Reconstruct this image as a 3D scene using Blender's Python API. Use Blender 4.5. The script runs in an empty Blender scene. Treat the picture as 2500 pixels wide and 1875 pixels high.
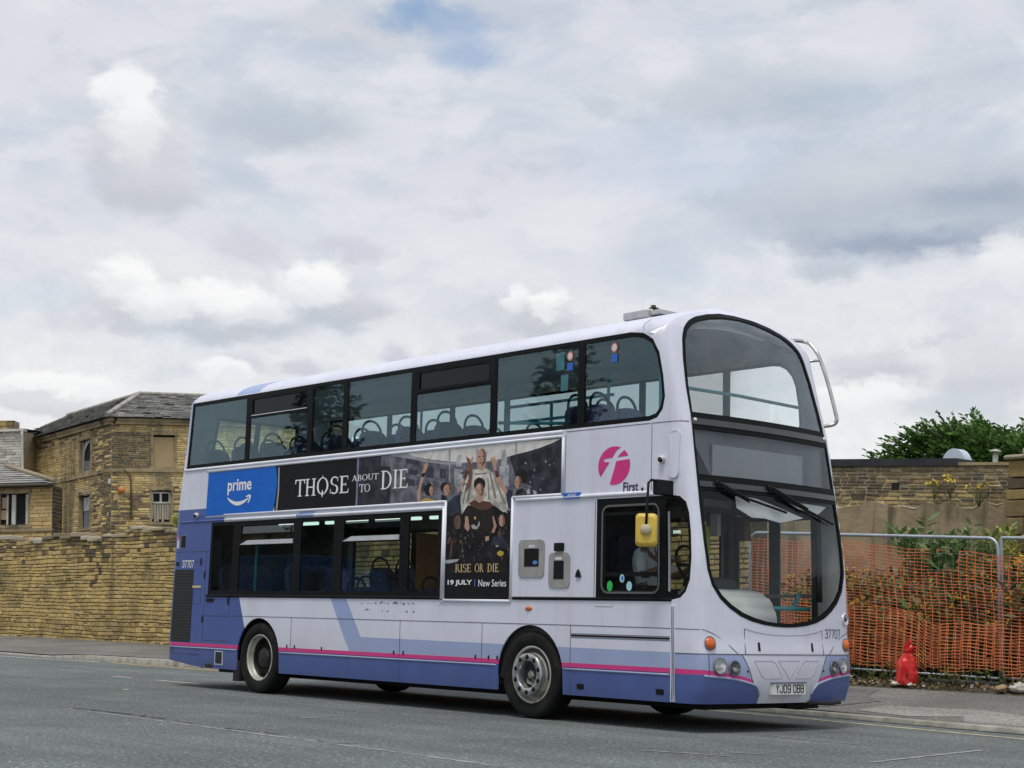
import bpy, bmesh, math, random
import numpy as np
from mathutils import Vector, Matrix
from mathutils.geometry import delaunay_2d_cdt
R = math.radians
S = bpy.context.scene
COL = S.collection
rnd = random.Random(7)

# ------------------------------------------------------------------ camera
cam = bpy.data.objects.new('camera', bpy.data.cameras.new('camera'))
COL.objects.link(cam)
S.camera = cam
cam.data.sensor_width = 36.0
cam.data.lens = 36.0 * 3850.835 / 2500.0
cam.data.clip_start = 0.1
cam.data.clip_end = 4000
def cam_matrix(pos, yaw, pitch, roll):
    f = Vector((-math.sin(yaw) * math.cos(pitch), math.cos(yaw) * math.cos(pitch), math.sin(pitch)))
    r = Vector((math.cos(yaw), math.sin(yaw), 0))
    u = r.cross(f)
    r2 = r * math.cos(roll) + u * math.sin(roll)
    u2 = -r * math.sin(roll) + u * math.cos(roll)
    m = Matrix((r2, u2, -f)).transposed().to_4x4()
    m.translation = pos
    return m
cam.matrix_world = cam_matrix(Vector((19.3957, -13.2827, 1.0756)), R(48.31146), R(8.50031), R(1.41794))

# ------------------------------------------------------------------ light
S.view_settings.view_transform = 'Standard'
S.view_settings.look = 'None'
S.view_settings.exposure = 0.0
S.view_settings.gamma = 1.0
SUN_EL, SUN_AZ = 68.0, 150.0            # degrees; azimuth from +Y towards +X
sl = bpy.data.lights.new('sun', 'SUN')
sl.energy = 1.9
sl.angle = R(16)
sl.color = (1.0, 0.95, 0.87)
sun = bpy.data.objects.new('sun', sl)
COL.objects.link(sun)
sd = Vector((math.sin(R(SUN_AZ)) * math.cos(R(SUN_EL)), math.cos(R(SUN_AZ)) * math.cos(R(SUN_EL)), math.sin(R(SUN_EL))))
sun.rotation_euler = sd.to_track_quat('Z', 'Y').to_euler()
sun.location = (0, 0, 60)

W = bpy.data.worlds.new('World')
S.world = W
W.use_nodes = True
class NT:
    """short hand for node trees: numbers and sockets mix freely"""
    def __init__(s, nt): s.nt = nt; s.n = nt.nodes; s.l = nt.links
    def put(s, sock, v):
        if v is None: return
        if hasattr(v, 'is_linked'): s.l.new(v, sock)
        elif hasattr(sock.default_value, '__len__') and not hasattr(v, '__len__'): sock.default_value = (v,) * len(sock.default_value)
        elif hasattr(v, '__len__') and len(v) == 3 and len(sock.default_value) == 4: sock.default_value = (*v, 1)
        else: sock.default_value = v
    def m(s, op, a, b=None, c=None):
        n = s.n.new('ShaderNodeMath'); n.operation = op
        for i, v in enumerate((a, b, c)): s.put(n.inputs[i], v)
        return n.outputs[0]
    def v(s, op, a, b=None, c=None):
        n = s.n.new('ShaderNodeVectorMath'); n.operation = op
        for i, v in enumerate((a, b, c)): s.put(n.inputs[i], v)
        return n.outputs['Value'] if op in ('LENGTH', 'DOT_PRODUCT') else n.outputs[0]
    def rng(s, x, a, b, c=0.0, d=1.0, t='SMOOTHSTEP'):
        n = s.n.new('ShaderNodeMapRange'); n.interpolation_type = t
        for i, v in enumerate((x, a, b, c, d)): s.put(n.inputs[i], v)
        return n.outputs[0]
    def mix(s, f, a, b, t='MIX'):
        n = s.n.new('ShaderNodeMix'); n.data_type = 'RGBA'; n.blend_type = t
        s.put(n.inputs[0], f); s.put(n.inputs[6], a); s.put(n.inputs[7], b)
        return n.outputs[2]
    def noise(s, vec, scale, detail=3.0, rough=0.55, dist=0.0, col=False):
        n = s.n.new('ShaderNodeTexNoise'); s.put(n.inputs['Vector'], vec)
        n.inputs['Scale'].default_value = scale; n.inputs['Detail'].default_value = detail
        n.inputs['Roughness'].default_value = rough; n.inputs['Distortion'].default_value = dist
        return n.outputs['Color' if col else 'Fac']
    def xyz(s, v):
        n = s.n.new('ShaderNodeSeparateXYZ'); s.put(n.inputs[0], v); return n.outputs
    def cxyz(s, x, y, z):
        n = s.n.new('ShaderNodeCombineXYZ')
        for i, v in enumerate((x, y, z)): s.put(n.inputs[i], v)
        return n.outputs[0]
def srgb(r, g, b):
    f = lambda c: (c / 255 / 12.92) if c <= 10 else ((c / 255 + 0.055) / 1.055) ** 2.4
    return (f(r), f(g), f(b))

def build_world():
    t = NT(W.node_tree)
    bg = t.n['Background']
    g = t.n.new('ShaderNodeTexCoord').outputs['Generated']
    d = t.v('NORMALIZE', g)
    x, y, z = t.xyz(d)
    az = t.m('MULTIPLY', t.m('ARCTAN2', x, y), 57.29578)
    el = t.m('MULTIPLY', t.m('ARCSINE', z), 57.29578)
    sky = t.n.new('ShaderNodeTexSky'); sky.sky_type = 'NISHITA'; sky.sun_disc = False
    sky.sun_elevation = R(SUN_EL); sky.sun_rotation = R(SUN_AZ); sky.air_density = 1.0; sky.dust_density = 1.5
    clear = t.mix(1.0, sky.outputs[0], (0.155, 0.165, 0.165), 'MULTIPLY')
    # plane coordinates of the sky: degrees of azimuth and elevation, pushed about by noise
    P0 = t.cxyz(az, el, 0.0)
    Pn = t.v('MULTIPLY', P0, (0.055, 0.13, 1.0))
    big = t.noise(Pn, 1.7, 5, 0.55, 0.6)
    Pl = t.v('MULTIPLY', P0, (0.075, 0.26, 1.0))
    band = t.noise(Pl, 1.0, 5, 0.6, 0.4)
    wob = t.v('MULTIPLY', t.v('SUBTRACT', t.noise(t.v('MULTIPLY', P0, (0.8, 1.25, 1.0)), 0.75, 6, 0.62, 0.0, True), (0.5, 0.5, 0.5)), (2.8, 1.6, 0.0))
    P = t.v('ADD', P0, wob)
    tex = t.noise(P0, 1.3, 6, 0.65)
    grey = t.mix(t.rng(big, 0.35, 0.65), srgb(196, 206, 219), srgb(220, 222, 231))
    grey = t.mix(t.rng(band, 0.42, 0.66, 0, 0.55), grey, srgb(230, 232, 236))
    lump = t.noise(t.v('ADD', t.v('MULTIPLY', P0, (0.16, 0.30, 1.0)), (3.1, 7.7, 0.0)), 1.0, 8, 0.60, 0.35)
    grey = t.mix(t.rng(lump, 0.50, 0.62, 0, 0.60), grey, srgb(231, 232, 236))
    grey = t.mix(t.rng(lump, 0.46, 0.33, 0, 0.55), grey, srgb(187, 197, 210))
    low = t.mix(t.rng(tex, 0.3, 0.7), srgb(232, 234, 236), srgb(243, 243, 243))
    low = t.mix(t.rng(lump, 0.48, 0.36, 0, 0.5), low, srgb(214, 217, 222))
    c = t.mix(t.rng(el, 6.0, 17.0, 0.9, 0.0), grey, low)
    cover = t.rng(big, 0.30, 0.46, 0.86, 1.0)
    kinds = {'w': (srgb(250, 250, 250), srgb(234, 235, 238)), 'wc': (srgb(214, 216, 221), srgb(206, 209, 216)),
             'g': (srgb(192, 202, 212), srgb(186, 196, 207)), 'g2': (srgb(214, 216, 222), srgb(196, 200, 209)),
             'l': (srgb(212, 212, 223), srgb(204, 205, 218)), 'd': (srgb(192, 201, 213), srgb(156, 169, 189)), 'm': (srgb(207, 212, 219), srgb(176, 187, 202)), 'b': None}
    for a, e, ra, re, k, s in CLOUDS:
        ia, ie = 1.0 / (ra * 1.4), 1.0 / (re * 1.4)
        q = t.v('MULTIPLY_ADD', P, (ia, ie, 0.0), (-a * ia, -e * ie, 0.0))
        f = t.rng(t.v('LENGTH', q), 1.0, 0.48 if k in ('w', 'g2', 'm') else 0.22, 0.0, min(1.0, s * 1.15))
        if k == 'b':
            cover = t.m('MULTIPLY', cover, t.m('SUBTRACT', 1.0, t.m('MULTIPLY', f, 0.62)))
            continue
        top, bot = kinds[k]
        cc = t.mix(t.rng(t.xyz(q)[1], -0.5, 0.45), bot, top)
        c = t.mix(f, c, cc)
        if k != 'wc': cover = t.m('MAXIMUM', cover, f)
    c = t.mix(cover, clear, c)
    # an overcast sky is brightest high up, round the hidden sun
    lift = t.rng(el, 27.0, 75.0, 1.0, ZENITH)
    gnd = t.rng(el, -3.0, 0.0)
    c = t.mix(1.0, c, t.cxyz(lift, lift, lift), 'MULTIPLY')
    c = t.mix(gnd, (0.12, 0.12, 0.12), c)
    t.l.new(c, bg.inputs[0])
    bg.inputs[1].default_value = 1.0
ZENITH = 1.25
CLOUDS = [(-34.0, 15.0, 5.6, 1.7, 'm', 0.85), (-39.5, 19.0, 4.0, 1.2, 'm', 0.45), (-57.0, 17.52, 3.35, 1.04, 'g', 0.8),
 (-40.0, 19.14, 3.02, 0.92, 'g', 0.4),
 (-42.0, 16.57, 4.56, 1.51, 'b', 0.35),
 (-32.0, 19.26, 2.31, 1.01, 'g', 0.35),
 (-62.2, 16.05, 1.84, 1.51, 'g2', 0.75),
 (-61.7, 14.97, 1.65, 1.18, 'g2', 0.7),
 (-62.9, 17.98, 1.0, 0.95, 'w', 0.75),
 (-62.4, 17.0, 1.05, 1.1, 'w', 0.6),
 (-58.3, 13.09, 1.47, 0.71, 'l', 0.6),
 (-54.5, 13.17, 1.81, 0.44, 'l', 0.75),
 (-58.6, 10.43, 3.25, 0.87, 'g2', 0.8),
 (-61.6, 10.9, 1.88, 1.04, 'g2', 0.7),
 (-62.2, 11.51, 1.17, 0.84, 'w', 0.95),
 (-61.2, 10.76, 1.2, 0.71, 'w', 0.7),
 (-59.2, 11.22, 1.63, 0.61, 'w', 0.95),
 (-57.6, 10.81, 1.88, 0.61, 'w', 0.7),
 (-54.8, 11.04, 1.68, 0.81, 'g2', 0.8),
 (-55.5, 11.75, 1.29, 0.71, 'w', 0.9),
 (-47.4, 11.03, 1.16, 0.84, 'g2', 0.7),
 (-48.1, 11.52, 0.69, 0.44, 'w', 0.7),
 (-46.9, 11.38, 0.58, 0.57, 'w', 0.8),
 (-58.0, 8.77, 1.16, 0.54, 'l', 0.75),
 (-56.0, 8.81, 0.71, 0.47, 'l', 0.8),
 (-52.7, 9.5, 0.55, 0.37, 'l', 0.8),
 (-51.3, 9.41, 0.51, 0.3, 'l', 0.5),
 (-34.2, 13.87, 4.33, 0.8, 'd', 1.0),
 (-31.3, 15.51, 2.97, 1.04, 'd', 0.7),
 (-36.8, 12.72, 1.29, 0.5, 'g', 0.7),
 (-38.3, 15.21, 3.48, 1.01, 'g', 0.35),
 (-30.4, 12.84, 1.03, 1.01, 'w', 0.5),
 (-35.2, 9.08, 1.62, 0.74, 'g2', 0.75),
 (-31.1, 9.01, 2.04, 0.87, 'g2', 0.6),
 (-35.5, 8.1, 2.04, 0.61, 'w', 0.7),
 (-32.2, 7.74, 2.37, 0.67, 'g', 0.5),
 (-32.8, 10.1, 1.02, 0.2, 'l', 0.5),
 (-64.7, 7.59, 2.29, 0.57, 'w', 0.8),
 (-58.5, 8.48, 1.19, 0.44, 'w', 0.8),
 (-65.0, 7.09, 2.03, 0.4, 'g2', 0.5),
 (-51.4, 21.29, 2.71, 0.67, 'b', 0.95),
 (-50.3, 20.21, 1.61, 0.61, 'b', 0.8),
 (-52.6, 21.72, 1.09, 0.61, 'b', 0.8),
 (-55.7, 20.1, 1.97, 0.5, 'b', 0.3),
 (-54.7, 20.97, 2.88, 1.01, 'wc', 0.7)]
build_world()
W.cycles.sampling_method = 'MANUAL'
W.cycles.sample_map_resolution = 512
S.cycles.max_bounces = 7
S.cycles.transparent_max_bounces = 24
S.cycles.sample_clamp_indirect = 6

# ------------------------------------------------------------------ helpers
def link(o): COL.objects.link(o); return o
def tag(o, label=None, cat=None, group=None, kind=None):
    for k, v in (('label', label), ('category', cat), ('group', group), ('kind', kind)):
        if v: o[k] = v
    return o
def thing(name, loc, label, cat, group=None):
    o = link(bpy.data.objects.new(name, None))
    o.empty_display_size = 0.2
    o.location = loc
    return tag(o, label, cat, group)
def wmat(o):
    m = Matrix.Translation(o.location) @ o.rotation_euler.to_matrix().to_4x4()
    return wmat(o.parent) @ o.matrix_parent_inverse @ m if o.parent else m
def obj(name, bm, mats, parent=None, smooth=False, normals=True):
    """bm holds world coordinates; the object keeps its parent's place as its own origin"""
    if normals: bmesh.ops.recalc_face_normals(bm, faces=bm.faces)
    me = bpy.data.meshes.new(name)
    bm.to_mesh(me); bm.free()
    for m in (mats if isinstance(mats, (list, tuple)) else [mats]): me.materials.append(m)
    if smooth: me.polygons.foreach_set('use_smooth', [True] * len(me.polygons))
    o = link(bpy.data.objects.new(name, me))
    if parent is not None:
        o.parent = parent
        o.matrix_parent_inverse = wmat(parent).inverted()
    return o
def copy_tree(o, parent=None):
    c = link(o.copy())
    if parent is not None:
        c.parent = parent; c.matrix_parent_inverse = o.matrix_parent_inverse.copy()
    for ch in list(o.children): copy_tree(ch, c)
    return c
def box(bm, x0, x1, y0, y1, z0, z1, mi=0, bevel=0.0, mtx=None):
    vs = [bm.verts.new((x, y, z)) for x in (x0, x1) for y in (y0, y1) for z in (z0, z1)]
    fs = [bm.faces.new([vs[i] for i in q]) for q in ((0, 1, 3, 2), (4, 6, 7, 5), (0, 4, 5, 1), (2, 3, 7, 6), (0, 2, 6, 4), (1, 5, 7, 3))]
    for f in fs: f.material_index = mi
    if bevel > 0:
        r = bmesh.ops.bevel(bm, geom=list({e for f in fs for e in f.edges}), offset=bevel, segments=2, affect='EDGES', profile=0.5)
        vs = list({v for f in r['faces'] for v in f.verts} | {v for v in vs if v.is_valid})
        for f in r['faces']: f.material_index = mi
    if mtx is not None: bmesh.ops.transform(bm, matrix=mtx, verts=[v for v in vs if v.is_valid])
    return vs
def tube(bm, pts, r, n=8, mi=0, closed=False, caps=True):
    pts = [Vector(p) for p in pts]
    N = len(pts); rings = []; up = None
    for i, p in enumerate(pts):
        a = pts[(i - 1) % N] if (closed or i > 0) else p
        b = pts[(i + 1) % N] if (closed or i < N - 1) else p
        d = (b - a).normalized()
        if up is None: up = Vector((0, 0, 1)) if abs(d.z) < 0.9 else Vector((1, 0, 0))
        s = d.cross(up)
        if s.length < 1e-5: s = d.orthogonal()
        s.normalize(); up = s.cross(d).normalized()
        rr = r[i] if hasattr(r, '__len__') else r
        rings.append([bm.verts.new(p + (s * math.cos(2 * math.pi * k / n) + up * math.sin(2 * math.pi * k / n)) * rr) for k in range(n)])
    M = N if closed else N - 1
    for i in range(M):
        A, B = rings[i], rings[(i + 1) % N]
        for k in range(n):
            f = bm.faces.new((A[k], A[(k + 1) % n], B[(k + 1) % n], B[k])); f.material_index = mi; f.smooth = True
    if caps and not closed:
        for rg in (rings[0], rings[-1]):
            f = bm.faces.new(rg); f.material_index = mi
def smooth_path(pts, k=5):
    """Catmull-Rom through the given points"""
    pts = [Vector(p) for p in pts]
    q = [pts[0] * 2 - pts[1]] + pts + [pts[-1] * 2 - pts[-2]]
    out = []
    for i in range(1, len(q) - 2):
        a, b, c, d = q[i - 1:i + 3]
        for j in range(k):
            t = j / k
            out.append(0.5 * ((2 * b) + (c - a) * t + (2 * a - 5 * b + 4 * c - d) * t * t + (3 * b - a - 3 * c + d) * t ** 3))
    return out + [pts[-1]]
def lathe(bm, prof, origin, axis, n=32, mi=0, smooth=True):
    """prof: (radius, distance along axis); mi may be one index per segment"""
    ax = Vector(axis).normalized()
    s = ax.orthogonal().normalized(); u = ax.cross(s)
    o = Vector(origin)
    rings = []
    for r, h in prof:
        rings.append([bm.verts.new(o + ax * h + (s * math.cos(2 * math.pi * k / n) + u * math.sin(2 * math.pi * k / n)) * max(r, 1e-4)) for k in range(n)])
    for i in range(len(prof) - 1):
        for k in range(n):
            f = bm.faces.new((rings[i][k], rings[i][(k + 1) % n], rings[i + 1][(k + 1) % n], rings[i + 1][k]))
            f.material_index = mi[i] if hasattr(mi, '__len__') else mi
            f.smooth = smooth
def prism(bm, poly, fn, d0, d1, mi=0):
    """poly of 2-D points, fn(a, b, depth) -> point"""
    A = [bm.verts.new(fn(a, b, d0)) for a, b in poly]
    B = [bm.verts.new(fn(a, b, d1)) for a, b in poly]
    n = len(poly)
    fs = [bm.faces.new(A), bm.faces.new(B[::-1])]
    for i in range(n): fs.append(bm.faces.new((A[i], B[i], B[(i + 1) % n], A[(i + 1) % n])))
    for f in fs: f.material_index = mi
    return fs
def rrect(x0, x1, y0, y1, r, n=5):
    rs = r if hasattr(r, '__len__') else (r,) * 4          # corners: ll, lr, ur, ul
    out = []
    for (cx, cy, a0, q) in ((x0, y0, 180, rs[0]), (x1, y0, 270, rs[1]), (x1, y1, 0, rs[2]), (x0, y1, 90, rs[3])):
        if q <= 0: out.append((cx, cy)); continue
        px = cx + q if cx == x0 else cx - q
        py = cy + q if cy == y0 else cy - q
        for i in range(n + 1):
            a = R(a0 + 90 * i / n)
            out.append((px + q * math.cos(a), py + q * math.sin(a)))
    return out
def ell(cx, cy, rx, ry, n=20): return [(cx + rx * math.cos(2 * math.pi * i / n), cy + ry * math.sin(2 * math.pi * i / n)) for i in range(n)]

# ------------------------------------------------------------------ materials
MATS = {}
def M(name, col, rough=0.5, metal=0.0, var=0.08, scale=6.0, bump=0.0, bscale=30.0, coat=0.0, spec=0.5, detail=4, dark=None, dth=(0.55, 0.7), dscale=2.0, stretch=(1, 1, 1)):
    """principled, colour varied by noise; dark = a second colour in patches (dirt, soot, moss)"""
    if name in MATS: return MATS[name]
    m = bpy.data.materials.new(name); m.use_nodes = True
    t = NT(m.node_tree); b = t.n['Principled BSDF']
    co = t.n.new('ShaderNodeTexCoord').outputs['Object']
    if stretch != (1, 1, 1): co = t.v('MULTIPLY', co, stretch)
    nz = t.noise(co, scale, detail)
    lo = tuple(max(0, c * (1 - var)) for c in col); hi = tuple(min(1, c * (1 + var)) for c in col)
    c = t.mix(t.rng(nz, 0.3, 0.7), lo, hi)
    if dark is not None:
        c = t.mix(t.rng(t.noise(co, dscale, 6, 0.65), dth[0], dth[1]), c, dark)
    t.put(b.inputs['Base Color'], c)
    b.inputs['Roughness'].default_value = rough; b.inputs['Metallic'].default_value = metal
    b.inputs['Coat Weight'].default_value = coat; b.inputs['Coat Roughness'].default_value = 0.08
    b.inputs['Specular IOR Level'].default_value = spec
    if bump > 0:
        bn = t.n.new('ShaderNodeBump'); bn.inputs['Strength'].default_value = bump; bn.inputs['Distance'].default_value = 0.02
        t.put(bn.inputs['Height'], t.noise(co, bscale, 4)); t.l.new(bn.outputs[0], b.inputs['Normal'])
    MATS[name] = m
    return m
def attr_mat(name, rough=0.9, bump=0.5, bscale=25.0, stain=None, sscale=(0.5, 0.5, 0.25), sth=(0.5, 0.72), streak=None):
    """colour from the mesh attribute 'col' (one tone per stone, leaf, slate), broken up by noise, with soot stains"""
    m = bpy.data.materials.new(name); m.use_nodes = True
    t = NT(m.node_tree); b = t.n['Principled BSDF']
    a = t.n.new('ShaderNodeAttribute'); a.attribute_name = 'col'
    co = t.n.new('ShaderNodeTexCoord').outputs['Object']
    c = t.mix(1.0, a.outputs['Color'], t.mix(t.noise(co, 9.0, 5, 0.65), (0.62, 0.6, 0.58), (1.3, 1.3, 1.3)), 'MULTIPLY')
    if stain is not None:
        f = t.rng(t.noise(t.v('MULTIPLY', co, sscale), 1.0, 6, 0.65), sth[0], sth[1], 0, 0.85)
        c = t.mix(f, c, stain)
    if streak is not None:
        f = t.rng(t.noise(t.v('MULTIPLY', co, (1.2, 1.2, 0.12)), 1.0, 5, 0.6), 0.54, 0.72, 0, 0.8)
        c = t.mix(f, c, streak)
    t.put(b.inputs['Base Color'], c)
    b.inputs['Roughness'].default_value = rough
    b.inputs['Specular IOR Level'].default_value = 0.25
    if bump > 0:
        bn = t.n.new('ShaderNodeBump'); bn.inputs['Strength'].default_value = bump; bn.inputs['Distance'].default_value = 0.02
        t.put(bn.inputs['Height'], t.noise(co, bscale, 5, 0.6)); t.l.new(bn.outputs[0], b.inputs['Normal'])
    return m
def glass(name, tint, refl=1.0, haze=0.0, hazecol=(0.5, 0.55, 0.58), gcol=(0.86, 0.95, 1.0)):
    m = bpy.data.materials.new(name); m.use_nodes = True
    t = NT(m.node_tree); t.n.remove(t.n['Principled BSDF'])
    out = t.n['Material Output']
    tr = t.n.new('ShaderNodeBsdfTransparent'); t.put(tr.inputs[0], tint)
    gl = t.n.new('ShaderNodeBsdfGlossy'); gl.inputs['Roughness'].default_value = 0.015
    t.put(gl.inputs[0], gcol)
    fr = t.n.new('ShaderNodeFresnel'); fr.inputs[0].default_value = 1.52
    mx = t.n.new('ShaderNodeMixShader')
    t.put(mx.inputs[0], t.m('MULTIPLY', fr.outputs[0], 1.15 * refl))
    last = tr.outputs[0]
    if haze > 0:                      # pale diffuse haze painted into the pane to lighten it
        co = t.n.new('ShaderNodeTexCoord').outputs['Object']
        df = t.n.new('ShaderNodeBsdfDiffuse'); t.put(df.inputs[0], hazecol)
        m2 = t.n.new('ShaderNodeMixShader'); t.put(m2.inputs[0], t.rng(t.noise(co, 2.2, 5, 0.6), 0.3, 0.75, haze * 0.4, haze * 1.5))
        t.l.new(last, m2.inputs[1]); t.l.new(df.outputs[0], m2.inputs[2]); last = m2.outputs[0]
    t.l.new(last, mx.inputs[1]); t.l.new(gl.outputs[0], mx.inputs[2])
    t.l.new(mx.outputs[0], out.inputs[0])
    return m
def colour_layer(bm): return bm.loops.layers.float_color.new('col')
def paint(f, lay, c):
    for l in f.loops: l[lay] = (*c, 1)

# ================================================================== the setting
def kerb_y(x): return float(np.interp(x, [-60, -8, 0, 5, 7.5, 10.3, 16, 40], [2.75, 2.78, 2.86, 2.83, 2.62, 2.26, 1.3, -3.0]))
def kerb_h(x): return float(np.interp(x, [-14, -12.5, -9, -4, 2, 5], [0.03, 0.10, 0.13, 0.12, 0.08, 0.055]))
def pave_z(x, y): return kerb_h(x) + 0.004 + max(0.0, y - 2.6) * (0.245 - kerb_h(x)) / 3.4

def asphalt(name, col, light, rough=0.85, big=0.35, flecks=True):
    m = bpy.data.materials.new(name); m.use_nodes = True
    t = NT(m.node_tree); b = t.n['Principled BSDF']
    co = t.n.new('ShaderNodeTexCoord').outputs['Object']
    c = t.mix(t.rng(t.noise(co, big, 6, 0.6), 0.3, 0.7), tuple(q * 0.76 for q in col), tuple(q * 1.2 for q in col))
    c = t.mix(t.rng(t.noise(t.v('MULTIPLY', co, (0.12, 1.6, 1)), 1.0, 4, 0.6), 0.42, 0.62, 0, 0.5), c, tuple(q * 0.70 for q in col))   # wheel tracks
    n1 = t.noise(co, 26.0, 5, 0.75)
    c = t.mix(1.0, c, t.mix(t.rng(n1, 0.34, 0.66), (0.5, 0.5, 0.49), (1.5, 1.5, 1.5)), 'MULTIPLY')
    if flecks:
        vo = t.n.new('ShaderNodeTexVoronoi'); vo.inputs['Scale'].default_value = 24.0; t.put(vo.inputs['Vector'], co)
        sel = t.m('GREATER_THAN', t.xyz(vo.outputs['Color'])[0], 0.70)
        f = t.m('MULTIPLY', t.rng(vo.outputs['Distance'], 0.34, 0.18), sel)
        c = t.mix(t.m('MULTIPLY', t.m('MULTIPLY', f, t.rng(t.noise(co, 1.4, 4, 0.6), 0.35, 0.65, 0.35, 1.0)), 0.85), c, light)
    t.put(b.inputs['Base Color'], c)
    b.inputs['Roughness'].default_value = rough; b.inputs['Specular IOR Level'].default_value = 0.35
    bn = t.n.new('ShaderNodeBump'); bn.inputs['Strength'].default_value = 0.7; bn.inputs['Distance'].default_value = 0.012
    t.put(bn.inputs['Height'], t.noise(co, 45.0, 4, 0.7)); t.l.new(bn.outputs[0], b.inputs['Normal'])
    return m
m_road = asphalt('road_asphalt', (0.125, 0.142, 0.140), (0.46, 0.47, 0.45))
m_pave = asphalt('pavement_asphalt', (0.175, 0.17, 0.157), (0.36, 0.35, 0.33), flecks=False)
m_patch = asphalt('patch_asphalt', (0.135, 0.135, 0.13), (0.3, 0.3, 0.3), flecks=False)
m_patch2 = asphalt('patch_concrete', (0.27, 0.265, 0.24), (0.4, 0.4, 0.4), flecks=False)
m_kerb = M('kerb_stone', (0.30, 0.285, 0.245), 0.85, var=0.25, scale=4, bump=0.5, bscale=18, dark=(0.16, 0.15, 0.12), dth=(0.56, 0.72), dscale=1.5)
m_soil = M('soil', (0.075, 0.06, 0.04), 0.95, var=0.4, scale=8, bump=0.8, bscale=14, dark=(0.05, 0.05, 0.025), dth=(0.5, 0.65), dscale=3)
m_crack = M('tar', (0.03, 0.032, 0.03), 0.8, var=0.3, scale=20)
m_white_line = M('worn_white_paint', (0.62, 0.58, 0.47), 0.8, var=0.15, scale=12, dark=(0.24, 0.25, 0.23), dth=(0.55, 0.68), dscale=9)
m_yellow = M('worn_yellow_paint', (0.58, 0.40, 0.13), 0.8, var=0.15, scale=9, dark=(0.26, 0.24, 0.18), dth=(0.56, 0.7), dscale=7)
m_yellow2 = M('faded_yellow_paint', (0.50, 0.45, 0.26), 0.8, var=0.15, scale=9, dark=(0.25, 0.25, 0.21), dth=(0.5, 0.66), dscale=6)
m_scuff = M('scuff', (0.30, 0.31, 0.29), 0.85, var=0.2, scale=10, dark=(0.19, 0.2, 0.195), dth=(0.45, 0.6), dscale=8)

def grid_sheet(name, xs, cols, mat, kind='structure', wob=0.0):
    """cols(x) -> list of (y, z); one strip of ground"""
    bm = bmesh.new(); rows = []
    for x in xs: rows.append([bm.verts.new((x, y, z + rnd.uniform(-wob, wob))) for y, z in cols(x)])
    for a, b in zip(rows, rows[1:]):
        for i in range(len(a) - 1): bm.faces.new((a[i], b[i], b[i + 1], a[i + 1]))
    o = obj(name, bm, mat, smooth=True); tag(o, kind=kind); return o
def flat_poly(name, pts, mat, z=0.004, kind='structure'):
    bm = bmesh.new(); bm.faces.new([bm.verts.new((x, y, z(x, y) if callable(z) else z)) for x, y in pts])
    return tag(obj(name, bm, mat), kind=kind)
bm = bmesh.new(); bmesh.ops.create_circle(bm, cap_ends=True, segments=64, radius=2500, matrix=Matrix.Translation((0, 0, -0.06)))
tag(obj('ground', bm, M('waste_ground', (0.12, 0.115, 0.08), 0.95, var=0.3, scale=0.2)), kind='structure')
XS = [-140, -100, -70, -50] + [x * 1.0 for x in range(-40, 31)] + [36, 44, 60, 90]
grid_sheet('road', XS, lambda x: [(-60, 0), (-20, 0), (-8, 0), (kerb_y(x) + 0.02, 0)], m_road)
grid_sheet('kerb', XS, lambda x: [(kerb_y(x), -0.03), (kerb_y(x) + 0.012, kerb_h(x) - 0.012), (kerb_y(x) + 0.03, kerb_h(x)), (kerb_y(x) + 0.16, kerb_h(x) + 0.004)], m_kerb, wob=0.004)
grid_sheet('pavement', XS, lambda x: [(kerb_y(x) + 0.155, pave_z(x, kerb_y(x) + 0.155))] + [(y, pave_z(x, y)) for y in (3.6, 4.4, 5.2, 6.0)] + ([(6.9, pave_z(x, 6.6))] if x < 2.6 else [(6.1, 0.26)]), m_pave)
bm = bmesh.new()
gx = [2.4 + 0.25 * i for i in range(70)]; gy = [5.95 + 0.18 * i for i in range(27)]
vv = [[bm.verts.new((x, y + (rnd.uniform(-0.09, 0.03) if j == 0 else 0), 0.235 + min(0.09, max(0, y - 5.95) * 0.2) + rnd.uniform(0, 0.05) * (j > 0) + 0.02 * max(0, y - 6.6))) for j, y in enumerate(gy)] for x in gx]
for a, b in zip(vv, vv[1:]):
    for j in range(len(gy) - 1): bm.faces.new((a[j], b[j], b[j + 1], a[j + 1]))
tag(obj('verge', bm, m_soil, smooth=True), kind='structure')
zp = lambda x, y: pave_z(x, y) + 0.006
flat_poly('pavement_patch', [(6.9, 2.75), (7.05, 3.4), (7.12, 4.2), (6.5, 4.75), (6.1, 5.6), (4.8, 5.7), (4.4, 4.4), (4.6, 3.05)], m_patch, zp)
flat_poly('pavement_patch', [(7.6, 3.0), (8.5, 2.75), (9.02, 3.08), (9.35, 2.6), (10.6, 2.55), (10.2, 3.3), (8.8, 3.9), (7.5, 3.75)], m_patch2, zp)
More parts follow.
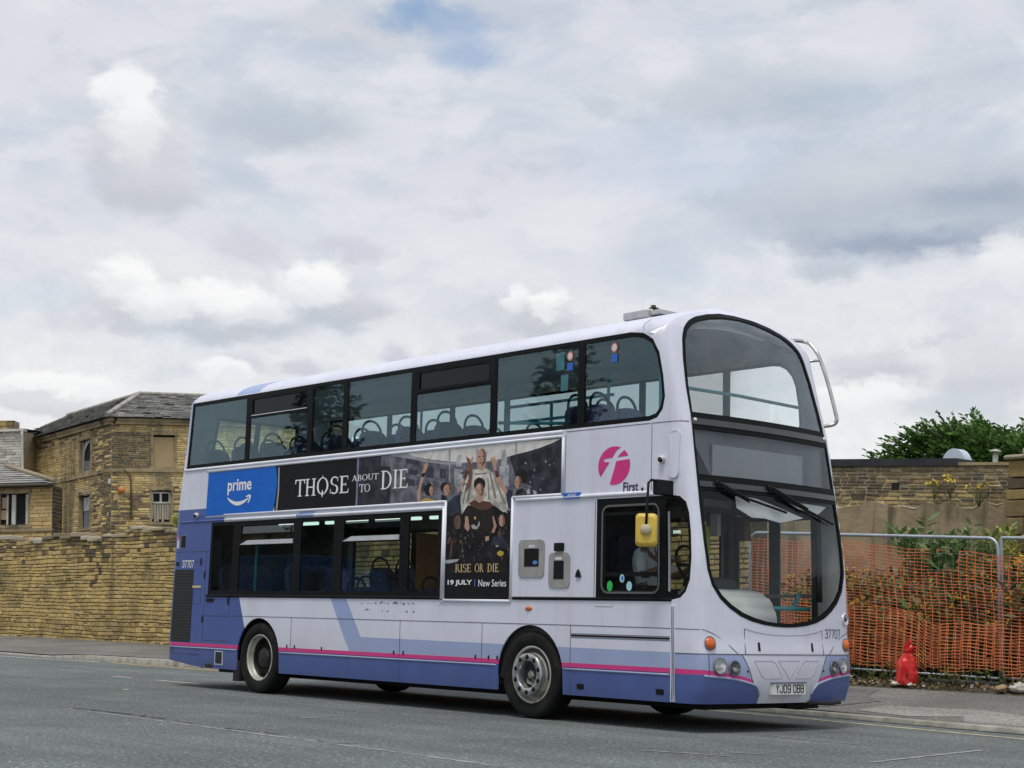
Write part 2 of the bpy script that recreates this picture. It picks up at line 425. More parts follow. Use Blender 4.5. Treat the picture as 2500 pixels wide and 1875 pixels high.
# painted lines, tar seams and scuffs
def strip(name, pts, w, mat, z=0.004, jag=0.0, step=0.12, seed=1):
    r = random.Random(seed); P = []
    for (ax, ay), (bx, by) in zip(pts, pts[1:]):
        n = max(1, int(math.hypot(bx - ax, by - ay) / step))
        P += [(ax + (bx - ax) * i / n, ay + (by - ay) * i / n) for i in range(n)]
    P.append(pts[-1]); bm = bmesh.new(); prev = None
    for i, (x, y) in enumerate(P):
        a, b = P[max(0, i - 1)], P[min(len(P) - 1, i + 1)]
        L = math.hypot(b[0] - a[0], b[1] - a[1]) or 1
        nx, ny = -(b[1] - a[1]) / L, (b[0] - a[0]) / L
        h1, h2 = w / 2 + r.uniform(-jag, jag), w / 2 + r.uniform(-jag, jag)
        q = (bm.verts.new((x + nx * h1, y + ny * h1, z)), bm.verts.new((x - nx * h2, y - ny * h2, z)))
        if prev: bm.faces.new((prev[0], q[0], q[1], prev[1]))
        prev = q
    return tag(obj(name, bm, mat), kind='structure')
strip('yellow_line', [(x, kerb_y(x) - 0.22) for x in np.arange(-10.6, -3.0, 0.8)], 0.11, m_yellow, jag=0.01)
strip('yellow_line', [(x, kerb_y(x) - 0.42) for x in np.arange(-2.6, 0.3, 0.5)], 0.09, m_yellow2, jag=0.012)
strip('yellow_line', [(x, kerb_y(x) - 0.48 - max(0, x - 5) * 0.028) for x in np.arange(0.9, 26, 0.7)], 0.10, m_yellow2, jag=0.015)
strip('white_line', [(-24, 2.0), (-18, 1.9), (-13.4, 2.1), (-10.9, 2.5)], 0.10, m_white_line, jag=0.02)
for a, b in ((-4.5, -3.95), (-3.1, -1.85)): strip('lane_dash', [(a, -0.60), (b, -0.56)], 0.075, m_white_line, jag=0.006)
strip('road_seam', [(2.9, -5.12), (3.46, -5.03), (4.4, -5.0), (5.0, -5.03)], 0.030, m_crack, jag=0.028, step=0.04, seed=3)
strip('road_seam', [(5.2, -5.07), (5.8, -5.13)], 0.012, m_crack, jag=0.010, step=0.04, seed=4)
strip('road_seam', [(6.35, -5.16), (6.84, -5.12), (7.2, -5.08)], 0.022, m_crack, jag=0.02, step=0.04, seed=5)
strip('road_seam', [(7.9, -5.2), (8.25, -5.26), (8.3, -5.05), (8.4, -4.98)], 0.02, m_crack, jag=0.012, step=0.04, seed=6)
strip('road_seam', [(3.0, -5.17), (6.5, -5.24), (9.5, -5.3), (14, -5.5)], 0.05, m_scuff, z=0.003, jag=0.02, seed=7)
strip('kerb_channel', [(x, kerb_y(x) - 0.07) for x in np.arange(3.5, 20, 0.5)], 0.09, m_crack, z=0.005, jag=0.03, seed=8)
for k, (a, b, w) in enumerate((((9.1, -0.65), (10.3, -0.75), 0.03), ((9.9, -3.25), (10.65, -2.98), 0.05), ((11.6, -2.35), (11.3, -0.2), 0.05), ((5.4, -3.64), (5.13, -2.86), 0.03), ((-0.56, -2.51), (-0.40, -2.52), 0.06), ((-5.32, 0.33), (-5.1, 0.36), 0.07), ((10.4, -2.7), (10.7, -2.55), 0.04))):
    strip('road_scuff', [a, b], w, m_scuff if k != 4 else m_white_line, z=0.004 + 0.0004 * k, jag=w * 0.25, seed=20 + k)

# ------------------------------------------------------------------ stonework
m_stone = attr_mat('sandstone', 0.92, 0.6, 22, stain=(0.09, 0.08, 0.05), sscale=(0.6, 0.6, 0.8), sth=(0.50, 0.74), streak=(0.16, 0.13, 0.075))
m_stone_far = attr_mat('sooty_sandstone', 0.92, 0.4, 18, stain=(0.05, 0.047, 0.04), sscale=(0.55, 0.55, 0.12), sth=(0.50, 0.66), streak=(0.07, 0.06, 0.045))
m_stone_r = attr_mat('weathered_sandstone', 0.92, 0.5, 20, stain=(0.06, 0.055, 0.045), sscale=(0.5, 0.5, 0.9), sth=(0.46, 0.66))
m_mortar = M('mortar', (0.10, 0.08, 0.042), 0.95, var=0.3, scale=9, bump=0.5)
m_mortar_pale = M('pale_mortar', (0.34, 0.29, 0.19), 0.95, var=0.3, scale=9, bump=0.5)
m_slate = attr_mat('slate', 0.75, 0.3, 30, stain=(0.16, 0.165, 0.15), sscale=(0.6, 0.6, 0.6), sth=(0.5, 0.75))
BUFF = [(0.55, 0.41, 0.165), (0.59, 0.445, 0.185), (0.50, 0.375, 0.155), (0.44, 0.335, 0.15), (0.56, 0.43, 0.21), (0.38, 0.295, 0.14), (0.62, 0.48, 0.23)]
DARK = [(0.20, 0.15, 0.085), (0.16, 0.125, 0.08), (0.25, 0.18, 0.09), (0.30, 0.22, 0.11), (0.13, 0.11, 0.08)]
def stones(bm, lay, fn, s0, s1, z0, z1, holes=(), course=(0.11, 0.17), width=(0.18, 0.46), depth=0.03, joint=0.010, cols=None, top=None, r=None, mi=0, inside=None, split=0.0):
    """courses of single stones; fn(s, z, out) -> world; colours per stone"""
    r = r or rnd; z = z0; cols = cols or (lambda s, z: r.choice(BUFF))
    while z < z1 - 0.03:
        h = min(r.uniform(*course), z1 - z)
        s = s0 - r.uniform(0, width[0])
        while s < s1:
            w = r.uniform(*width) * (1 if h > sum(course) / 2 else 1.15)
            a, b = max(s, s0), min(s + w, s1); s += w
            for hs in holes:
                if z + h * 0.5 > hs[2] and z + h * 0.5 < hs[3]:
                    if a < hs[0] < b: b = hs[0]
                    elif a < hs[1] < b: a = hs[1]
                    elif a >= hs[0] and b <= hs[1]: b = a
            if b - a < 0.03: continue
            zz = z + h
            if top is not None: zz = min(zz, top((a + b) / 2))
            if zz - z < 0.03: continue
            if inside is not None and not inside((a + b) / 2, (z + zz) / 2): continue
            bands = [(z, zz)]
            if split and zz - z > 0.1 and r.random() < split:
                zm = z + (zz - z) * r.uniform(.35, .65); bands = [(z, zm), (zm, zz)]
            for za, zb in bands:
                ja, jb = joint * r.uniform(0.25, 0.9), joint * r.uniform(0.25, 0.9); e = min(0.016, depth * 0.6)
                d = depth * r.uniform(0.5, 1.1); tw = r.uniform(-0.25, 0.25) * depth; q4 = lambda: r.uniform(-.3, .3) * joint
                o = [(a + ja, za + jb), (b - jb, za + ja), (b - ja, zb - ja), (a + jb, zb - jb)]
                q = [(a + ja + e + q4(), za + jb + e * 0.7 + q4()), (b - jb - e + q4(), za + ja + e * 0.7 + q4()), (b - ja - e + q4(), zb - ja - e * 0.7 + q4()), (a + jb + e + q4(), zb - jb - e * 0.7 + q4())]
                O = [bm.verts.new(fn(x, y, 0.0)) for x, y in o]
                Q = [bm.verts.new(fn(x, y, d + (tw if i in (1, 2) else -tw))) for i, (x, y) in enumerate(q)]
                c = cols((a + b) / 2, (za + zb) / 2); k = r.uniform(0.88, 1.14); c = tuple(x * k for x in c)
                fs = [bm.faces.new(Q)] + [bm.faces.new((O[i], O[(i + 1) % 4], Q[(i + 1) % 4], Q[i])) for i in range(4)]
                for f in fs: f.material_index = mi; paint(f, lay, c)
        z += h
def plane_fn(o, d, n):
    o = Vector(o); d = Vector(d); n = Vector(n)
    return lambda s, z, out=0.0: o + d * s + Vector((0, 0, z)) + n * out
def slab(bm, fn, s0, s1, z0, z1, d0, d1, mi=0):
    return prism(bm, [(s0, z0), (s1, z0), (s1, z1), (s0, z1)], fn, d0, d1, mi)

# ------------------------------------------------------------------ the roadside wall on the left
def roadside_wall():
    root = thing('stone_wall', (-12, 6.6, 0.2), 'tall buff sandstone rubble wall at the back of the pavement, behind the rear of the bus', 'wall')
    fn0 = plane_fn((0, 6.55, 0), (1, 0, 0), (0, -1, 0))
    fn = lambda s, z, o=0.0: fn0(s, z + 0.014 * math.sin(s * 0.8 + z * 2.1) + 0.008 * math.sin(s * 2.9 + z * 6.3) + 0.004 * math.sin(s * 9.1 + z * 3), o)
    r = random.Random(5)
    top = lambda s: 3.0 + 0.06 * math.sin(s * 1.7) + 0.05 * math.sin(s * 4.3 + 1) + (0.12 if -17.5 < s < -13 else 0)
    bm = bmesh.new(); lay = colour_layer(bm)
    def cols(s, z):
        c = r.choice(BUFF[:5] + BUFF[:2])
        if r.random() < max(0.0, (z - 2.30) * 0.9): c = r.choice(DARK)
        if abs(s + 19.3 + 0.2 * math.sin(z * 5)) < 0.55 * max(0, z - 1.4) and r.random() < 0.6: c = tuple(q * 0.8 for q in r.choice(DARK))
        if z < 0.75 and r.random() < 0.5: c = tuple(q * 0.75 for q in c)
        return c
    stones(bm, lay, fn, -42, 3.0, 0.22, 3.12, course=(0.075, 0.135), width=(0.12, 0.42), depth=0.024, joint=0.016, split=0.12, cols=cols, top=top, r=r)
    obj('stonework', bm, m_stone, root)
    bm = bmesh.new()
    prev = None
    for i in range(91):
        s = -42 + 45 * i / 90
        q = [bm.verts.new(p) for p in ((s, 6.55, 0.1), (s, 6.55, top(s) - 0.04), (s, 6.95, top(s) - 0.02), (s, 6.95, 0.1))]
        if prev:
            for a in range(3): bm.faces.new((prev[a], q[a], q[a + 1], prev[a + 1]))
        else: bm.faces.new(q)
        prev = q
    bm.faces.new(prev[::-1])
    obj('core', bm, m_mortar, root)
    bm = bmesh.new(); lay = colour_layer(bm); s = -42
    while s < 2.9:                                                   # broken coping stones
        w = r.uniform(0.25, 0.8); h = r.uniform(0.02, 0.08)
        if r.random() < 0.9:
            vs = box(bm, s, s + w - 0.02, 6.48 + r.uniform(-.02, .04), 6.98, top(s + w / 2) - 0.05, top(s + w / 2) + h, bevel=0.02)
            c = r.choice([(0.42, 0.36, 0.24), (0.36, 0.32, 0.22), (0.50, 0.46, 0.36), (0.25, 0.21, 0.13)])
            for v in {f for v in vs if v.is_valid for f in v.link_faces}: paint(v, lay, c)
        s += w
    obj('coping', bm, attr_mat('coping_stone', 0.9, 0.6, 15, stain=(0.10, 0.095, 0.06), sscale=(0.8, 0.8, 0.8), sth=(0.5, 0.7)), root)
roadside_wall()

# ------------------------------------------------------------------ buildings beyond the wall
VR = Vector((0.66780884, 0.74433283, 0)); VF = Vector((-0.74433283, 0.66780884, 0))
def lean(root, deg=-3.0): root.rotation_mode = 'QUATERNION'; root.rotation_quaternion = Matrix.Rotation(R(deg), 3, VF).to_quaternion()
m_black = M('dark_interior', (0.012, 0.013, 0.014), 0.9, var=0.2)
m_tan = M('tan_board', (0.42, 0.31, 0.17), 0.85, var=0.08, scale=2)
m_oldwood = M('bleached_wood', (0.42, 0.38, 0.30), 0.85, var=0.25, scale=10, stretch=(1, 1, 0.2))
m_oldpaint = M('old_white_paint', (0.60, 0.58, 0.52), 0.8, var=0.15, scale=5, dark=(0.30, 0.27, 0.2), dth=(0.6, 0.75), dscale=3)
m_greypane = M('grey_board', (0.13, 0.15, 0.18), 0.5, var=0.2, scale=3)
m_palepane = M('pale_curtain', (0.42, 0.44, 0.47), 0.6, var=0.2, scale=3)
m_lintel = M('lintel_stone', (0.34, 0.27, 0.16), 0.9, var=0.2, scale=3, bump=0.4, dark=(0.09, 0.08, 0.06), dth=(0.52, 0.68), dscale=1.2)
m_fascia = M('black_fascia', (0.02, 0.022, 0.026), 0.6, var=0.3, scale=2)
m_slatebase = M('slate_base', (0.07, 0.072, 0.07), 0.8)
SLATE = [(0.30, 0.30, 0.285), (0.26, 0.265, 0.26), (0.35, 0.345, 0.325), (0.21, 0.215, 0.21), (0.40, 0.39, 0.36)]
def opening(root, fn, s0, s1, z0, z1, build, name='window', sill=True):
    """a recessed opening with stone jambs; build(fn) adds what fills it and returns [(part, bm, material)]"""
    bm = bmesh.new()
    slab(bm, fn, s0, s0 + 0.06, z0, z1, -0.17, 0.012); slab(bm, fn, s1 - 0.06, s1, z0, z1, -0.17, 0.012)
    slab(bm, fn, s0 - 0.06, s1 + 0.06, z1, z1 + 0.14, -0.16, 0.03)
    w = obj(name, bm, m_lintel, root)
    bm = bmesh.new(); slab(bm, fn, s0 + 0.061, s1 - 0.061, z0, z1 - 0.001, -0.21, -0.165)
    obj('pane', bm, m_black, w)
    if sill:
        bm = bmesh.new(); slab(bm, fn, s0 - 0.08, s1 + 0.08, z0 - 0.10, z0, -0.30, 0.06); obj('sill', bm, m_lintel, w)
    for part, b2, mt in build(fn): obj(part, b2, mt, w)
    return w
def slates(bm, lay, a, b, c, d, w=(0.26, 0.42), rows=0.24, r=None):
    """slates over the quad a-b (eave) c-d (ridge); c above b, d above a"""
    r = r or rnd; a, b, c, d = map(Vector, (a, b, c, d)); n = (b - a).cross(d - a).normalized()
    if n.z < 0: n = -n
    k = int(max((d - a).length, (c - b).length) / rows)
    for i in range(k):
        t0, t1 = i / k, (i + 1.25) / k
        L0, R0 = a.lerp(d, t0), b.lerp(c, t0); L1, R1 = a.lerp(d, min(t1, 1)), b.lerp(c, min(t1, 1))
        ln = (R0 - L0).length; u = -r.uniform(0, 0.2)
        while u < ln:
            ww = r.uniform(*w)
            f0, f1 = max(u, 0) / max(ln, .01), min(u + ww - 0.015, ln) / max(ln, .01); u += ww
            if f1 <= f0 or r.random() < 0.012: continue
            lift = 0.03 + r.uniform(0, 0.012) + (r.uniform(0.02, 0.05) if r.random() < 0.04 else 0)
            slip = (L0 - L1) * (0.35 if r.random() < 0.03 else 0)
            P = [L0.lerp(R0, f0) + n * lift + slip, L0.lerp(R0, f1) + n * lift + slip, L1.lerp(R1, f1) + n * 0.008 + slip, L1.lerp(R1, f0) + n * 0.008 + slip]
            v = [bm.verts.new(p) for p in P]; v2 = [bm.verts.new(p - n * 0.012) for p in P[:2]]
            k9 = r.uniform(0.8, 1.15); cc = tuple(q * k9 for q in r.choice(SLATE))
            for f in (bm.faces.new(v), bm.faces.new((v[0], v2[0], v2[1], v[1]))): paint(f, lay, cc)

def derelict_building():
    dl = Vector((-0.99768645, 0.0679835, 0)); dr = Vector((0.3073263, 0.9516042, 0))
    nL = Vector((-0.0679835, -0.99768645, 0)); nR = Vector((0.9516042, -0.3073263, 0))
    C = Vector((-33.784, 14.50, 0)) - dl * 0.52
    root = thing('derelict_building', C, 'derelict two storey soot stained sandstone building with a hipped slate roof, behind the wall', 'building')
    fL = plane_fn(C, dl, nL); fR = plane_fn(C, dr, nR); r = random.Random(11)
    LH = [(1.84, 2.98, 6.30, 7.55), (1.84, 2.98, 4.18, 5.44)]; RH = [(1.46, 2.40, 6.28, 7.50), (1.43, 2.26, 4.25, 5.44)]
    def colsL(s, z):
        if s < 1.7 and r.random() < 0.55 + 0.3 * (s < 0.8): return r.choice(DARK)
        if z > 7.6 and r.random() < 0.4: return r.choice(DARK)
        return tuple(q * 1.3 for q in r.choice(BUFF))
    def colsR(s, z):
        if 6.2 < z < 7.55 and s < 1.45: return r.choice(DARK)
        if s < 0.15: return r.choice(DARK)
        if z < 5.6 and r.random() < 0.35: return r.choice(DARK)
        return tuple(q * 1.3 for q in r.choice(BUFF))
    for fn, L, H, cf, nm in ((fL, 13.0, LH, colsL, 'wall'), (fR, 9.0, RH, colsR, 'wall')):
        bm = bmesh.new(); lay = colour_layer(bm)
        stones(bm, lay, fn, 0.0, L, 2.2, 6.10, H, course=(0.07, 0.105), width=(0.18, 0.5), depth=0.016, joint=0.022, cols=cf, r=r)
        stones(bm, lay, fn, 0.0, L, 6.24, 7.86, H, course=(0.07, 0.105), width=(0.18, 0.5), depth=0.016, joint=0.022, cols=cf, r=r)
        # backing, cut round the openings
        ss = sorted({0.0, L, *[q for h in H for q in h[:2]]}); zs = sorted({0.0, 7.9, *[q for h in H for q in h[2:]]})
        for s0, s1 in zip(ss, ss[1:]):
            for z0, z1 in zip(zs, zs[1:]):
                if any(h[0] <= s0 and s1 <= h[1] and h[2] <= z0 and z1 <= h[3] for h in H): continue
                f = bm.faces.new([bm.verts.new(fn(*p, 0.0)) for p in ((s0, z0), (s1, z0), (s1, z1), (s0, z1))])
                f.material_index = 1; paint(f, lay, (0.1, 0.09, 0.06))
        obj(nm, bm, [m_stone_far, m_mortar_pale], root)
        bm = bmesh.new(); slab(bm, fn, 0.0 if fn is fL else 0.07, L, 6.10, 6.235, -0.05, 0.065)
        obj('string_course', bm, m_lintel, root)
        bm = bmesh.new(); slab(bm, fn, 0.0 if fn is fL else 0.13, L, 7.86, 7.97, -0.05, 0.12); slab(bm, fn, -0.12 if fn is fL else 0.17, L, 7.972, 8.08, -0.05, 0.16)
        obj('cornice', bm, m_lintel, root)
    # what fills the openings
    def broken(fn):
        out = []
        b = bmesh.new()
        prism(b, [(2.62, 7.5), (2.80, 7.2), (2.84, 6.9), (2.78, 6.9), (2.72, 7.15), (2.45, 7.38), (2.05, 7.48), (2.05, 7.54)], fn, -0.14, -0.12)
        out.append(('curtain', b, m_palepane))
        b = bmesh.new(); slab(b, fn, 2.80, 2.88, 6.32, 7.48, -0.15, -0.10); out.append(('window_frame', b, m_oldwood))
        b = bmesh.new(); slab(b, fn, 1.95, 2.78, 6.32, 6.75, -0.155, -0.145); out.append(('board', b, m_greypane))
        return out
    opening(root, fL, *LH[0], broken)
    def pale(fn):
        b = bmesh.new(); slab(b, fn, 1.92, 2.8, 4.85, 5.36, -0.16, -0.14); c = bmesh.new(); slab(c, fn, 1.92, 2.8, 4.2, 4.84, -0.18, -0.15)
        return [('curtain', b, m_palepane), ('board', c, m_greypane)]
    opening(root, fL, *LH[1], pale)
    def boarded(fn):
        b = bmesh.new(); slab(b, fn, 1.49, 2.37, 6.30, 7.42, -0.10, -0.07); return [('board', b, m_tan)]
    opening(root, fR, *RH[0], boarded)
    def cottage(fn):
        b = bmesh.new()
        for q in ((1.49, 1.56, 4.95, 5.38), (1.80, 1.87, 4.95, 5.38), (2.13, 2.20, 4.95, 5.38)): slab(b, fn, *q, -0.16, -0.10)
        for q in ((1.562, 1.798), (1.872, 2.128)):
            slab(b, fn, *q, 4.95, 5.01, -0.16, -0.10); slab(b, fn, *q, 5.32, 5.38, -0.16, -0.10)
        c = bmesh.new(); x = 1.50
        while x < 2.18: slab(c, fn, x, x + 0.075, 4.27 + r.uniform(0, .1), 4.93, -0.15 - r.uniform(0, .02), -0.12); x += 0.095
        return [('window_frame', b, m_oldpaint), ('board', c, m_oldwood)]
    opening(root, fR, *RH[1], cottage)
    # roof
    e = 0.25
    A2 = C + dl * 13 + nL * e; Ce = C + nL * e * 1.0 + nR * e * 0.9; B2 = C + dr * 9 + nR * e
    up = lambda v, z: Vector((v.x, v.y, z))
    P = C + dl * 6.4 + dr * 3.75; P = up(P, 9.92); P2 = up(P + dl * 7.5, 9.92); P3 = up(P + dr * 6, 9.92)
    A2, Ce, B2 = up(A2, 8.09), up(Ce, 8.09), up(B2, 8.09)
    bm = bmesh.new()
    bm.faces.new([bm.verts.new(p) for p in (Ce, A2, P2, P)]); bm.faces.new([bm.verts.new(p) for p in (Ce, P, P3, B2)])
    D = up(C + dl * 13 + dr * 9, 8.09); bm.faces.new([bm.verts.new(p) for p in (P, P2, D, P3)]); bm.faces.new([bm.verts.new(p) for p in (A2, D, P2)]); bm.faces.new([bm.verts.new(p) for p in (B2, P3, D)])
    roof = obj('roof', bm, m_slatebase, root)
    bm = bmesh.new(); lay = colour_layer(bm)
    slates(bm, lay, A2, Ce, P, P2, r=r); slates(bm, lay, Ce, B2, P3, P, r=r)
    obj('slates', bm, m_slate, roof)
    bm = bmesh.new(); tube(bm, [Ce + Vector((0, 0, .07)), P + Vector((0, 0, .05))], 0.09, 6); tube(bm, [P2 + Vector((0, 0, .03)), P + Vector((0, 0, .05))], 0.08, 6); tube(bm, [P + Vector((0, 0, .05)), P3 + Vector((0, 0, .03))], 0.08, 6)
    obj('ridge', bm, M('ridge_stone', (0.36, 0.35, 0.31), 0.85, var=0.3, scale=3), roof)
    bm = bmesh.new(); tube(bm, [fR(0.42, 6.2, .06), fR(0.62, 6.05, .07), fR(0.70, 5.9, .07), fR(0.72, 4.4, .07)], 0.03, 6)
    obj('pipe', bm, M('rusty_pipe', (0.16, 0.11, 0.07), 0.8), root)
    bm = bmesh.new(); bmesh.ops.create_icosphere(bm, subdivisions=2, radius=0.13, matrix=Matrix.Translation(fR(0.36, 5.42, .08))); obj('alarm_box', bm, M('orange_alarm', (0.62, 0.24, 0.05), 0.6), root)
    bm = bmesh.new(); slab(bm, fL, -0.02, 0.12, 5.65, 5.85, 0.03, 0.07); obj('plaque', bm, m_oldpaint, root)
    bm = bmesh.new(); prism(bm, [(0.10, 4.62), (0.25, 4.6), (0.2, 4.5), (0.16, 4.42)], fL, 0.03, 0.05); obj('plaster_patch', bm, m_oldpaint, root)
    lean(root)
derelict_building()

def white_building():
    C = Vector((-38.634, 13.71, 0)) + VR * -0.37 + VF * 0.6; d = -VR; n = -VF
    root = thing('white_building', C, 'whitewashed stone building with a squat chimney at the left edge of the picture', 'building')
    fn = plane_fn(C, d, n); r = random.Random(3)
    bm = bmesh.new(); lay = colour_layer(bm)
    WH = [(0.62, 0.61, 0.57), (0.55, 0.54, 0.49), (0.66, 0.65, 0.62), (0.58, 0.57, 0.54)]
    stones(bm, lay, fn, 0, 7, 3.5, 7.95, course=(0.09, 0.14), width=(0.2, 0.6), depth=0.02, joint=0.010, r=r, cols=lambda s, z: (0.40, 0.385, 0.34) if (0.45 < s < 0.95 and 6.4 < z < 7.5 and r.random() < 0.4) else r.choice(WH))
    slab(bm, fn, 0, 7, 0, 7.96, -3, -0.001, 1)
    obj('wall', bm, [attr_mat('whitewash', 0.85, 0.4, 20, stain=(0.32, 0.30, 0.24), sscale=(0.5, 0.5, 0.8), sth=(0.58, 0.75)), m_mortar_pale], root)
    bm = bmesh.new(); slab(bm, fn, -0.05, 7, 7.965, 8.06, -0.3, 0.13); obj('gutter', bm, m_oldpaint, root)
    bm = bmesh.new(); prism(bm, [(0, 8.062), (0, 8.7), (0.01, 8.062)], lambda a, b, c: fn(a, b, c), 0, 0.01); bm.free()
    bm = bmesh.new(); bm.faces.new([bm.verts.new(p) for p in (fn(-0.05, 8.065, 0.12), fn(7, 8.065, 0.12), fn(7, 8.28, -3), fn(-0.05, 8.28, -3))]); obj('roof', bm, m_slatebase, root)
    bm = bmesh.new(); lay = colour_layer(bm)
    stones(bm, lay, lambda s, z, o: fn(s, z, o - 0.5), 0.50, 1.36, 8.08, 8.5, course=(0.12, 0.2), width=(0.2, 0.5), depth=0.04, joint=0.02, r=r, top=lambda s: 8.5 + 0.08 * math.sin(s * 9))
    slab(bm, fn, 0.50, 1.36, 8.07, 8.46, -1.1, -0.5, 1)
    obj('chimney', bm, [m_stone_far, m_mortar_pale], root)
    bm = bmesh.new(); tube(bm, [fn(0.02, 7.95, .14), fn(0.02, 7.75, .08), fn(-0.01, 6.45, .08), fn(-0.08, 6.3, .1)], 0.05, 7); obj('downpipe', bm, m_oldpaint, root)
    lean(root)
white_building()

def low_outhouse():
    C = Vector((-27.518, 9.147, 0)) + VR * 0.235; d = -VR; n = -VF
    root = thing('low_outhouse', C, 'low yellow sandstone outhouse with a tiled roof and empty dark window, over the wall', 'outbuilding')
    fn = plane_fn(C, d, n); r = random.Random(9)
    H = [(0.70, 1.72, 3.72, 4.72)]
    YEL = [(0.60, 0.44, 0.19), (0.55, 0.40, 0.17), (0.50, 0.38, 0.18), (0.62, 0.47, 0.23)]
    bm = bmesh.new(); lay = colour_layer(bm)
    stones(bm, lay, fn, 0, 6, 2.0, 4.92, H, course=(0.10, 0.14), width=(0.25, 0.6), depth=0.025, joint=0.012, r=r, cols=lambda s, z: r.choice(YEL))
    ss = [0, 0.70, 1.72, 6]; zs = [0, 3.72, 4.72, 4.95]
    for i in range(3):
        for j in range(3):
            if (i, j) == (1, 1): continue
            f = bm.faces.new([bm.verts.new(fn(*p, 0)) for p in ((ss[i], zs[j]), (ss[i + 1], zs[j]), (ss[i + 1], zs[j + 1]), (ss[i], zs[j + 1]))]); f.material_index = 1; paint(f, lay, (.2, .16, .1))
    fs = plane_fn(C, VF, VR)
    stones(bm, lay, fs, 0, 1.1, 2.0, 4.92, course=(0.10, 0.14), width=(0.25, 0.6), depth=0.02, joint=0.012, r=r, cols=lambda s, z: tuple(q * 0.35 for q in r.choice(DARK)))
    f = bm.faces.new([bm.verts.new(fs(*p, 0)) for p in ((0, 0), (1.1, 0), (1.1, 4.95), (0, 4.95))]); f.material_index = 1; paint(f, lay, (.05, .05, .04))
    obj('wall', bm, [attr_mat('yellow_sandstone', 0.9, 0.5, 20), m_mortar_pale], root)
    def fill(fn):
        b = bmesh.new(); slab(b, fn, 0.78, 0.86, 3.74, 4.68, -0.2, -0.08); slab(b, fn, 1.18, 1.30, 3.74, 4.68, -0.2, -0.08); slab(b, fn, 1.42, 1.47, 3.74, 4.68, -0.2, -0.1)
        c = bmesh.new(); slab(c, fn, 1.475, 1.66, 3.9, 4.2, -0.18, -0.12); slab(c, fn, 1.475, 1.62, 4.25, 4.6, -0.18, -0.12)
        return [('window_frame', b, m_oldpaint), ('board', c, M('pinkish_board', (0.45, 0.33, 0.24), 0.85))]
    opening(root, fn, *H[0], fill)
    bm = bmesh.new(); slab(bm, fn, -0.03, 6, 3.50, 3.60, 0.028, 0.06); obj('string_course', bm, m_lintel, root)
    up = Vector((0, 0, 1))
    E1 = fn(-0.15, 5.0, 0.22); E2 = fn(6, 5.0, 0.22); T1 = fn(2.0, 5.72, -1.6); T2 = fn(6, 5.72, -1.6); B1 = fn(-0.15, 5.0, -1.25)
    bm = bmesh.new(); bm.faces.new([bm.verts.new(p) for p in (E1, E2, T2, T1)]); bm.faces.new([bm.verts.new(p) for p in (E1, T1, B1)]); bm.faces.new([bm.verts.new(p - up * .12) for p in (E1, E2, T2, T1)])
    roof = obj('roof', bm, m_slatebase, root)
    bm = bmesh.new(); lay = colour_layer(bm)
    slates(bm, lay, E2, E1, T1, T2, w=(0.4, 0.75), rows=0.34, r=r); obj('slates', bm, m_slate, roof)
    bm = bmesh.new(); tube(bm, [E1 + up * .06, T1 + up * .06], 0.08, 6); obj('ridge', bm, M('ridge_tile', (0.30, 0.25, 0.17), 0.9), roof)
    bm = bmesh.new(); tube(bm, [fn(-0.15, 4.95, .25), fn(6, 4.95, .25)], 0.05, 6); obj('gutter', bm, M('old_gutter', (0.10, 0.09, 0.07), 0.8), root)
    lean(root)
low_outhouse()

